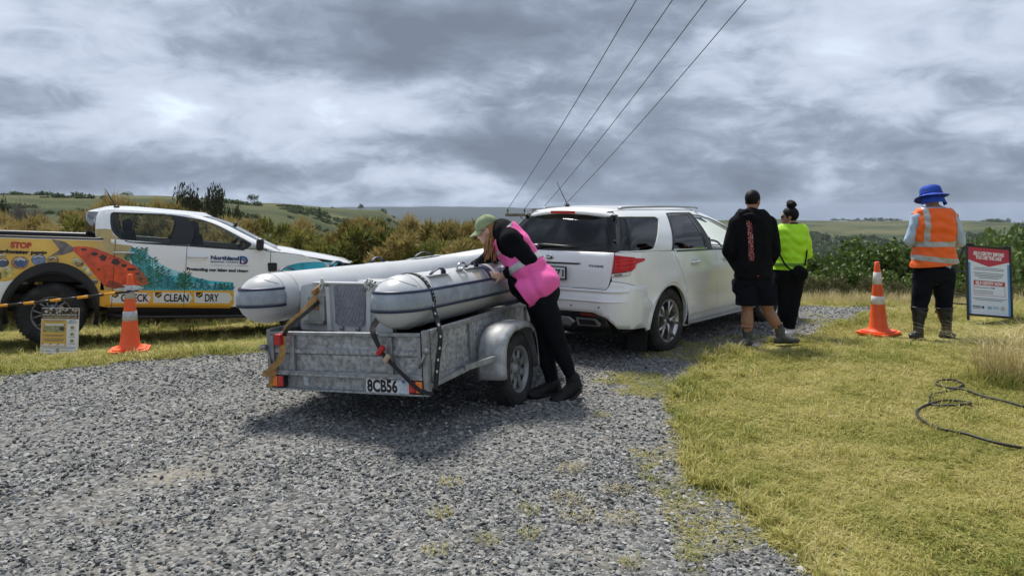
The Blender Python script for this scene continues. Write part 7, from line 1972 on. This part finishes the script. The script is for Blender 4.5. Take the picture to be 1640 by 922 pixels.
for k in (-1, 1): MB().tube([T(k * .083 , -.010 + .013 * math.cos(q), -.062 + .016 * math.sin(q)) for q in [2 * math.pi * j / 14 for j in range(14)]], .003, 5, closed=True).build('hoop_earring', M('pale_gold', (.70, .60, .45), .25, .8), WC)

# ------------------------------------------------------------------ person in the orange vest and blue hat
dD = 8.95
QD = lambda px, py, dd=0.0: P(px, py, dD + dd)
gD = Hs(QD(1492, 540).x, dD) + .015
D_ = vkeys(dict(pelvis=(1496, 432), neck=(1497, 335), shL=(1471, 350), shR=(1524, 350), elL=(1458, 385, .06), wrL=(1476, 398, .28), elR=(1537, 387, .06), wrR=(1516, 398, .28), hipL=(1481, 440), hipR=(1511, 440), knL=(1473, 488, .03), anL=(1471, 530), toL=(1459, 541, -.06), knR=(1512, 488, .03), anR=(1516, 530), toR=(1528, 540, -.04)), QD)
for k in ('anL', 'anR'): D_[k].z = gD + .11
for k in ('toL', 'toR'): D_[k].z = gD
hcD = QD(1491, 317, .05); hmD = orient((-.12, .96, -.28), (0, .15, 1))
mb = MB(); torso(mb, D_, .195, .14); limb(mb, [D_['shL'], D_['elL'], D_['wrL']], [.058, .048, .032]); limb(mb, [D_['shR'], D_['elR'], D_['wrR']], [.058, .048, .032])
limb(mb, [D_['hipL'], D_['knL'], D_['anL']], [.105, .068, .045]); limb(mb, [D_['hipR'], D_['knR'], D_['anR']], [.105, .068, .045])
limb(mb, [D_['neck'], hcD + hmD @ Vector((0, -.02, -.05))], [.062, .056]); head_parts(mb, hcD, hmD, 1.0)
hand_parts(mb, D_['wrL'], (.55, .8, .1), (0, 0, 1), 1, .5); hand_parts(mb, D_['wrR'], (-.55, .8, .1), (0, 0, 1), -1, .5)
MD = person_root('person', remesh(mb, 'body', .009, 3, .45), skin_pale, 'person in an orange vest and blue sun hat standing with back turned')
eyes(hcD, hmD, 1.0, MD)
pale_blue = M('pale_blue_shirt', (.42, .55, .74), .8, var=.10, vscale=10)
dress(MD, D_, [('torso', .200, .145, .006), ('limb', ('shL', 'elL', 'wrL'), (.078, .070, .048)), ('limb', ('shR', 'elR', 'wrR'), (.078, .070, .048))], 'long_sleeved_shirt', pale_blue, .004, .006, 9, planes=[(D_['neck'] + Vector((0, 0, .03)), (0, 0, 1))])
dress(MD, D_, [('ell', D_['pelvis'] + Vector((0, 0, -.02)), (.215, .17, .16), 18, 12), ('limb', ('hipL', 'knL', 'anL'), (.130, .092, .070)), ('limb', ('hipR', 'knR', 'anR'), (.130, .092, .070))], 'trousers', navy_cloth, .004, .005, 10, planes=[(QD(0, 498), (0, 0, -1))])
vm = MB(); torso(vm, D_, .232, .178, .020, pel=.250, belly=.08); vm.ellipsoid(D_['pelvis'] + Vector((0, 0, .03)), (.275, .21, .16), 20, 12); vm.ellipsoid(D_['pelvis'] + Vector((0, 0, .15)), (.262, .20, .16), 20, 12)
vme = remesh(vm, 'vest', .012, 20); puff(vme, .008, 11, .008, 8, (.8, .8, 1.3))
vme = cut(vme, [(QD(1496, 424), (.12, 0, -1)), (D_['neck'] + Vector((0, 0, .015)), (0, 0, 1))])
bm = bmesh.new(); bm.from_mesh(vme)
for sh, sx in (('shL', -1), ('shR', 1)):
    c = D_[sh] + Vector((sx * .075, .02, -.05)); bmesh.ops.delete(bm, geom=[f for f in bm.faces if (f.calc_center_median() - c).length < .105], context='FACES')
bm.to_mesh(vme); bm.free()
vest = wear('vest', vme, orange, MD); vest.modifiers.new('thickness', 'SOLIDIFY').thickness = .004
def zband(y0, y1, tilt=0.0): tape(vme, [(QD(1496, y0), (tilt, 0, 1)), (QD(1496, y1), (-tilt, 0, -1))], vest)
zband(386, 394, -.02); zband(411, 419, .10)
for xa_, xb_, lean in ((1471.5, 1478.5, .02), (1522, 1527, -.02)):
    tape(vme, [(QD(xa_, 360), (-1, 0, lean)), (QD(xb_, 360), (1, 0, -lean)), (QD(0, 387), (0, 0, -1)), (D_['pelvis'], (0, 1, 0))], vest)
gumboot(MD, D_['anL'], D_['toL'], D_['anL'].lerp(D_['knL'], .88), gD, gum_blk, .098); gumboot(MD, D_['anR'], D_['toR'], D_['anR'].lerp(D_['knR'], .88), gD, gum_blk, .098)
T = lambda x, y, z: hcD + hmD @ Vector((x, y, z))
blue = M('royal_blue_hat', (.012, .060, .42), .8, var=.25, vscale=14, bump=.15, bscale=120)
mb = MB(); rows = []
for r_, z_ in ((.0, .150), (.05, .148), (.09, .138), (.112, .115), (.118, .08), (.119, .035), (.121, .028)):
    rows.append([T(r_ * math.cos(a), -.012 + r_ * 1.08 * math.sin(a), z_) for a in [2 * math.pi * k / 32 for k in range(32)]])
for r_, dz in ((.140, .0), (.165, -.012), (.188, -.024), (.190, -.029)):
    rows.append([T(r_ * math.cos(a), -.012 + r_ * 1.02 * math.sin(a), .022 + dz + .016 * math.cos(2 * a) * (r_ - .12) / .09 - .022 * math.cos(a + .4) * (r_ - .12) / .09 * -1 * .6) for a in [2 * math.pi * k / 32 for k in range(32)]])
mb.grid(rows, closed=True); hat = mb.build('sun_hat', blue, MD); hat.modifiers.new('thickness', 'SOLIDIFY').thickness = .004
mb = MB(); mb.grid([[T((.112 + .012 * q) * math.cos(a), -.012 + (.115 + .012 * q) * math.sin(a), .03 - .042 * q + .004 * math.sin(9 * a + q)) for a in [R(178 + 184 * k / 24) for k in range(25)]] for q in range(4)])
nf = mb.build('neck_flap', blue, hat); nf.modifiers.new('thickness', 'SOLIDIFY').thickness = .003
MB().tube([T(.1205 * math.cos(a), -.012 + .1205 * 1.08 * math.sin(a), .046) for a in [2 * math.pi * k / 28 for k in range(28)]], .004, 5, closed=True).build('hat_band', M('hat_band_blue', (.010, .045, .30), .8), hat)
# ================================================================== cones, barrier pole, signs, cable
cone_o = M('orange_cone_plastic', (.90, .115, .018), .5, var=.08, vscale=6, dirt=(.45, .10, .04), dscale=6, damt=.35)
cone_s = M('cone_silver_sleeve', (.50, .51, .52), .35, .2, var=.18, vscale=30)
cone_w = M('cone_white_sleeve', (.74, .73, .70), .5, var=.10, vscale=25, dirt=(.45, .40, .34), dscale=16, damt=.4)
def cone(loc, h, bands, bm_, label, tilt=(0, 0, 0)):
    t = empty('traffic_cone', loc, tilt)
    rad_ = lambda z: .118 * h / .9 + (.028 - .118 * h / .9) * (z / h)
    b = MB(); b.prism(rounded([(-.205, -.205), (.205, -.205), (.205, .205), (-.205, .205)], .07, 4), .0, .030); b.prism(rounded([(-.17, -.17), (.17, -.17), (.17, .17), (-.17, .17)], .08, 4), .030, .045); b.build('base', cone_o, t)
    MB().lathe([(rad_(0) * 1.25, .045), (rad_(.03) * 1.08, .065), (rad_(.1 * h), .1 * h), (rad_(.5 * h), .5 * h), (rad_(.93 * h), .93 * h), (rad_(.93 * h) * .92, .94 * h), (rad_(h) * .95, h), (rad_(h) * .6, h + .004), (rad_(h) * .6, h - .05)], 32).build('body', cone_o, t)
    for f0, f1 in bands:
        z0, z1 = h * (1 - f1), h * (1 - f0)
        MB().lathe([(rad_(z0) - .001, z0), (rad_(z0) + .003, z0 + .002), (rad_(z1) + .003, z1 - .002), (rad_(z1) - .001, z1)], 32).build('reflective_sleeve', bm_, t)
    tag(t, label, 'cone'); return t
xc, yc = (208 - 820) / 1200 * 8.55, 8.55
cone((xc, yc, Hs(xc, yc) + .02), .872, ((.14, .315), (.475, .60)), cone_s, 'orange traffic cone with silver bands holding the striped pole', (R(-.5), 0, R(20)))
xr, yr = (1407 - 820) / 1200 * 9.45, 9.45
cone((xr, yr, Hs(xr, yr) + .02), .905, ((.14, .31), (.47, .585)), cone_w, 'orange traffic cone with white bands on the lawn beside the orange vest', (0, R(-2.2), R(34)))
xl, yl = -6.72, 8.75
cone((xl, yl, Hs(xl, yl) + .012), .872, ((.14, .315), (.475, .60)), cone_s, 'orange traffic cone at the outer end of the striped pole', (0, 0, R(8)))
# striped barrier pole
pole_b = M('pole_black', (.012, .012, .013), .4); pole_y = M('pole_yellow', (.78, .33, .02), .4, var=.06)
a = P(207, 466.5, 8.46); b = Vector((xl + .05, yl - .09, Hs(xl, yl) + .62)); sp_n = (b - a)
BP = empty('barrier_pole', (b.x, b.y, b.z)); tag(BP, 'black and yellow striped barrier pole hooked onto the traffic cone', 'barrier pole')
def bpt(t): return a + sp_n * t + Vector((0, 0, -.018 * math.sin(math.pi * t)))
def local(o, root): o.parent = root; o.matrix_parent_inverse = Matrix.Translation(-root.location); return o
L_ = sp_n.length; segs = [(0.0, .16)]
pos = .16; kk = 0
while pos < L_ - .05:
    w_ = .135 if kk % 2 == 0 else .19; segs.append((pos, min(L_, pos + w_))); pos += w_; kk += 1
for i, (s0, s1) in enumerate(segs):
    local(MB().tube([bpt(s0 / L_), bpt((s0 + s1) / 2 / L_), bpt(s1 / L_)], .0155 + (.0006 if i % 2 else 0), 12).build('band', pole_y if i % 2 else pole_b, None), BP)
local(MB().tube([a + Vector((.048 * math.cos(q) + .012, .048 * math.sin(q) + .075, 0)) for q in [2 * math.pi * k / 20 for k in range(20)]], .009, 6, closed=True).build('cone_ring', pole_b, None), BP)

# invasive clam poster on a stake
px_, d_p = 94, 8.78
bx = (px_ - 820) / 1200 * d_p; zb = Hs(bx, d_p)
PB = empty('poster_board', (bx, d_p, zb), (R(-3), 0, R(-3))); tag(PB, 'small poster board about freshwater clams standing on the grass by the truck wheel', 'sign')
PW, PH = .455, .53
MB().box((0, .006, PH / 2 + .02), (PW, .010, PH), bev=.001).build('board', M('board_white', (.78, .80, .82), .45), PB)
MB().box((0, .02, .26), (.04, .012, .62)).build('stake', M('timber_stake', (.30, .22, .13), .8), PB)
bmap = lambda u, v, off: Vector((u, -off, v + .02))
def brect(name, x0, z0, x1, z1, mat, off, root=PB, mp=bmap): return panel(name, [(x0, z0), (x1, z0), (x1, z1), (x0, z1)], mp, mat, root, off=off, step=.5)
hl = PW / 2
brect('header', -hl + .002, PH - .125, hl - .002, PH - .002, M('header_black', (.025, .022, .020), .5), .001)
qs = random.Random(8)
for k in range(26):
    cx_ = -hl + .02 + (PW - .04) * qs.random(); cz_ = PH - .012 - .045 * qs.random(); r_ = qs.uniform(.010, .020)
    panel('shell_picture', [(cx_ + r_ * math.cos(t), cz_ + r_ * .7 * math.sin(t)) for t in [6.283 * j / 10 for j in range(10)]], bmap, M('shell_%d' % (k % 5), [(.42, .38, .30), (.62, .60, .55), (.18, .16, .14), (.36, .22, .12), (.30, .32, .30)][k % 5], .5), PB, off=.0012 + k * .00004, step=.5)
paper = M('poster_white_print', (.80, .80, .78), .5); ptan = M('poster_tan_print', (.62, .47, .25), .5)
text_on('lettering', 'PROTECT OUR LAKES AND RIVERS FROM', .022, (-hl + .02, PH - .085), bmap, paper, PB, off=.003, width=PW - .04, bold=.0006)
text_on('lettering', 'INVASIVE FRESHWATER CLAM', .026, (-hl + .02, PH - .115), bmap, ptan, PB, off=.003, width=PW - .04, bold=.0008)
brect('yellow_panel', -hl + .006, .085, .085, PH - .135, M('poster_gold', (.66, .42, .09), .5), .001)
brect('clam_photo', -hl + .03, .25, .065, .345, M('photo_olive', (.30, .30, .16), .5, var=.5, vscale=30), .0015)
brect('clam_photo_top', -hl + .05, .325, .05, .350, M('photo_pale', (.62, .64, .60), .5, var=.2, vscale=30), .0018)
panel('clam_picture', [(.028 + .034 * math.cos(t), .292 + .026 * math.sin(t)) for t in [6.283 * j / 16 for j in range(16)]], bmap, M('clam_dark', (.06, .06, .03), .4), PB, off=.002, step=.5)
pink_ = M('print_grey', (.16, .15, .12), .6)
for z_, x0, x1 in ((.385, -hl + .03, .065), (.370, -hl + .05, .045), (.215, -hl + .03, .065), (.202, -hl + .05, .05), (.172, -hl + .03, .065), (.158, -hl + .04, .06), (.145, -hl + .06, .04), (.068, -hl + .02, hl - .03), (.030, -hl + .05, -.10), (.032, .02, .12)):
    brect('small_print', x0, z_, x1, z_ + .006, pink_, .0016)
for k in range(3):
    x0 = -hl + .02 + k * .095; brect('tick_label', x0, .094, x0 + .085, .116, paper, .0016); brect('tick_mark', x0 + .004, .104, x0 + .018, .117, M('badge_brown', (.045, .022, .014), .35), .002)
bl_ = M('poster_blue', (.12, .20, .36), .5)
text_on('lettering', 'SEE IT?', .026, (.115, PH - .155), bmap, bl_, PB, off=.002, width=.08, bold=.0006); text_on('lettering', 'REPORT IT!', .024, (.10, PH - .178), bmap, bl_, PB, off=.002, width=.11, bold=.0006)
for k in range(3):
    cz_ = PH - .225 - k * .077; panel('shell_picture', [(.155 + .026 * math.cos(t), cz_ + .021 * math.sin(t)) for t in [6.283 * j / 12 for j in range(12)]], bmap, M('shell_olive', (.34, .30, .16), .5, var=.4, vscale=50), PB, off=.0015, step=.5)
    brect('small_print', .115, cz_ - .036, .195, cz_ - .031, pink_, .0016)
panel('logo', [(-.015 + .02 * math.cos(t), .04 + .02 * math.sin(t)) for t in [6.283 * j / 14 for j in range(14)]], bmap, M('logo_sand', (.55, .42, .22), .5), PB, off=.0015, step=.5)
MB().tube([bmap(-.015 + .02 * math.cos(t), .04 + .02 * math.sin(t), .002) for t in [6.283 * j / 14 for j in range(14)]], .002, 4, closed=True).build('logo_ring', pink_, PB)
panel('logo', [(-hl + .03 + .014 * math.cos(t), .034 + .014 * math.sin(t)) for t in [6.283 * j / 10 for j in range(10)]], bmap, bl_, PB, off=.0015, step=.5)

# self-certify sandwich board
dS = 9.72; fl_ = P(1546, 515, dS); fr_ = P(1621, 516, dS + .06)
gS = Hs((fl_.x + fr_.x) / 2, dS)
SW, SH = .60, .985
SB_ = empty('sandwich_board', ((fl_.x + fr_.x) / 2, dS, gS), (0, R(5.0), R(4))); tag(SB_, 'black framed sandwich board sign reading self-certify before you use the lake', 'sign')
fm = M('black_frame_metal', (.012, .012, .013), .35)
lean = R(9)
def smap(u, v, off=0.0): return Vector((u, -off * math.cos(lean) + v * math.sin(lean), v * math.cos(lean) + off * math.sin(lean)))
def bmapb(u, v): return Vector((u, .66 - (v) * math.sin(R(21)), v * math.cos(R(13))))
zb_, zt_ = .075, SH
for s in (-1, 1):
    MB().beam(smap(s * SW / 2, .0), smap(s * SW / 2, zt_), .026, .026, up=(1, 0, 0), bev=.003).build('frame_post', fm, SB_)
    MB().beam(bmapb(s * SW / 2, 0), smap(s * SW / 2, zt_ - .01, -.03), .026, .026, up=(1, 0, 0), bev=.003).build('rear_leg', fm, SB_)
for v in (zb_, zt_ - .013):
    MB().beam(smap(-SW / 2 + .013, v), smap(SW / 2 - .013, v), .024, .026, bev=.003).build('frame_rail', fm, SB_)
for v in (.16, .62):
    MB().beam(bmapb(-SW / 2, v), bmapb(SW / 2, v), .016, .016).build('rear_rail', fm, SB_)
for s in (-.5, .52):
    MB().tube([smap(s * .5 - .05, zt_ + .012), smap(s * .5 + .05, zt_ + .012)], .014, 8).build('hinge', fm, SB_)
for s in (-1, 1): MB().beam(smap(s * (SW / 2), .30, -.01), Vector((s * (SW / 2 + .001), .42, .32)), .010, .014).build('spreader_bar', fm, SB_)
pz0, pz1 = zb_ + .012, zt_ - .026
MB().add([smap(-SW/2 + .012, pz0, .002), smap(SW/2 - .012, pz0, .002), smap(SW/2 - .012, pz1, .002), smap(-SW/2 + .012, pz1, .002), smap(-SW/2 + .012, pz0, -.006), smap(SW/2 - .012, pz0, -.006), smap(SW/2 - .012, pz1, -.006), smap(-SW/2 + .012, pz1, -.006)], [(0, 1, 2, 3), (4, 7, 6, 5), (0, 4, 5, 1), (1, 5, 6, 2), (2, 6, 7, 3), (3, 7, 4, 0)]).build('panel', M('sign_white', (.74, .79, .86), .4), SB_)
hw = SW / 2 - .012
def srect(name, x0, z0, x1, z1, mat, off=.003): return panel(name, [(x0, z0), (x1, z0), (x1, z1), (x0, z1)], smap, mat, SB_, off=off, step=.8)
sblue = M('sign_blue', (.10, .32, .62), .4); sred = M('sign_red', (.50, .022, .045), .4); swh = M('sign_letter_white', (.80, .80, .80), .4); sgr = M('sign_text_grey', (.18, .20, .25), .6)
srect('blue_edge', -hw, pz0, -hw + .034, pz1 - .2, sblue); srect('blue_edge', hw - .034, pz0, hw, pz1 - .2, sblue)
panel('red_header', [(-hw, pz1 - .165), (0, pz1 - .245), (hw, pz1 - .165), (hw, pz1 - .002), (-hw, pz1 - .002)], smap, sred, SB_, off=.004, step=.8)
text_on('lettering', 'SELF-CERTIFY BEFORE', .062, (-.215, pz1 - .098), smap, swh, SB_, off=.0055, width=.43, bold=.0028, shear=.22)
text_on('lettering', 'YOU USE THE LAKE', .062, (-.18, pz1 - .152), smap, swh, SB_, off=.0055, width=.36, bold=.0028, shear=.22)
def line(z, x0, x1): srect('small_print', x0, z, x1, z + .008, sgr, .0035)
H_ = pz1 - pz0
for f, x0, x1 in ((.690, -.20, .205), (.665, -.21, .205), (.615, -.215, .205), (.590, -.20, .19), (.567, -.20, .18), (.543, -.15, .13), (.235, -.235, .235), (.212, -.20, .18)): line(pz0 + H_ * f, x0, x1)
srect('red_bar', -.215, pz0 + H_ * .435, .215, pz0 + H_ * .505, sred, .004)
text_on('lettering', 'SELF-CERTIFY NOW', .054, (-.195, pz0 + H_ * .448), smap, swh, SB_, off=.0055, width=.38, bold=.0026, shear=.22)
for (x0, z0, x1, z1) in ((-.215, .285, .215, .290), (-.215, .285, -.210, .44), (.210, .285, .215, .44)): srect('box_line', x0, pz0 + H_ * z0, x1, pz0 + H_ * z1, sred, .0036)
for f, x0, x1 in ((.395, -.20, .0), (.345, -.20, .05), (.315, -.20, .05)): line(pz0 + H_ * f, x0, x1)
srect('arrow_bar', .015, pz0 + H_ * .395, .075, pz0 + H_ * .408, ink, .0038)
text_on('lettering', 'Northland', .032, (-.235, pz0 + H_ * .105), smap, nblue, SB_, off=.0045, width=.11, bold=.001); line(pz0 + H_ * .085, -.235, -.12)
for cx_, m_, r_ in ((-.095, nblue, .018), (-.015, M('logo_teal', (.25, .46, .55), .5), .020), (.012, MATS['logo_teal'], .018), (.175, M('logo_tan', (.50, .36, .18), .5), .028)):
    panel('logo', [(cx_ + r_ * math.cos(t), pz0 + H_ * .108 + r_ * math.sin(t)) for t in [6.283 * j / 16 for j in range(16)]], smap, m_, SB_, off=.0036, step=.5)
panel('logo_centre', [(.175 + .017 * math.cos(t), pz0 + H_ * .108 + .017 * math.sin(t)) for t in [6.283 * j / 14 for j in range(14)]], smap, swh, SB_, off=.0044, step=.5)
strip_on(MB(), dense([(.164, pz0 + H_ * .110), (.172, pz0 + H_ * .098), (.188, pz0 + H_ * .122)], .01), smap, .006, .005).build('tick', ink, SB_)
for f in (.118, .098): srect('small_print', .038, pz0 + H_ * f, .125, pz0 + H_ * f + .010, MATS['logo_teal'], .0036)

# black cable lying in loops on the lawn
def lawn(px, py, up=.018):
    d = 8.0
    for _ in range(6): d = (EYE - Hs((px - 820) / 1200 * d, d)) * 1200 / (py - 330)
    x = (px - 820) / 1200 * d; return Vector((x, d, Hs(x, d) + up))
pts = [(1800, 745), (1700, 732), (1640, 724), (1590, 716), (1545, 704), (1505, 692), (1478, 681), (1468, 670), (1472, 661), (1486, 655), (1515, 651), (1550, 651), (1554, 655), (1540, 658), (1500, 656), (1487, 650), (1493, 640), (1510, 633), (1530, 629), (1541, 625), (1540, 618), (1526, 615), (1505, 617), (1500, 621), (1515, 627), (1545, 632), (1575, 640), (1610, 650), (1640, 660)]
path = smooth_path([lawn(px, py, .036 + (.006 if 9 < i < 15 else 0) + .008 * math.sin(i * 2.1)) for i, (px, py) in enumerate(pts)], 5)
o = MB().tube(path, .0095, 7).build('cable', M('black_cable', (.012, .012, .013), .55)); tag(o, 'black cable lying in loose loops on the lawn', 'cable')
# ------------------------------------------------------------------ air between here and the far hills
hz = bpy.data.materials.new('pale_air'); hz.use_nodes = True
N, L = hz.node_tree.nodes, hz.node_tree.links; N.clear()
ho = N.new('ShaderNodeOutputMaterial'); hv = N.new('ShaderNodeVolumePrincipled')
hv.inputs['Color'].default_value = (.70, .80, 1.0, 1); hv.inputs['Density'].default_value = .00012; hv.inputs['Anisotropy'].default_value = .2
L.new(hv.outputs[0], ho.inputs['Volume'])
o = MB().box((0, 0, -64), (9400, 9400, 164)).build('haze', hz)
tag(o, 'pale blue air over the far hills', 'haze', kind='stuff')
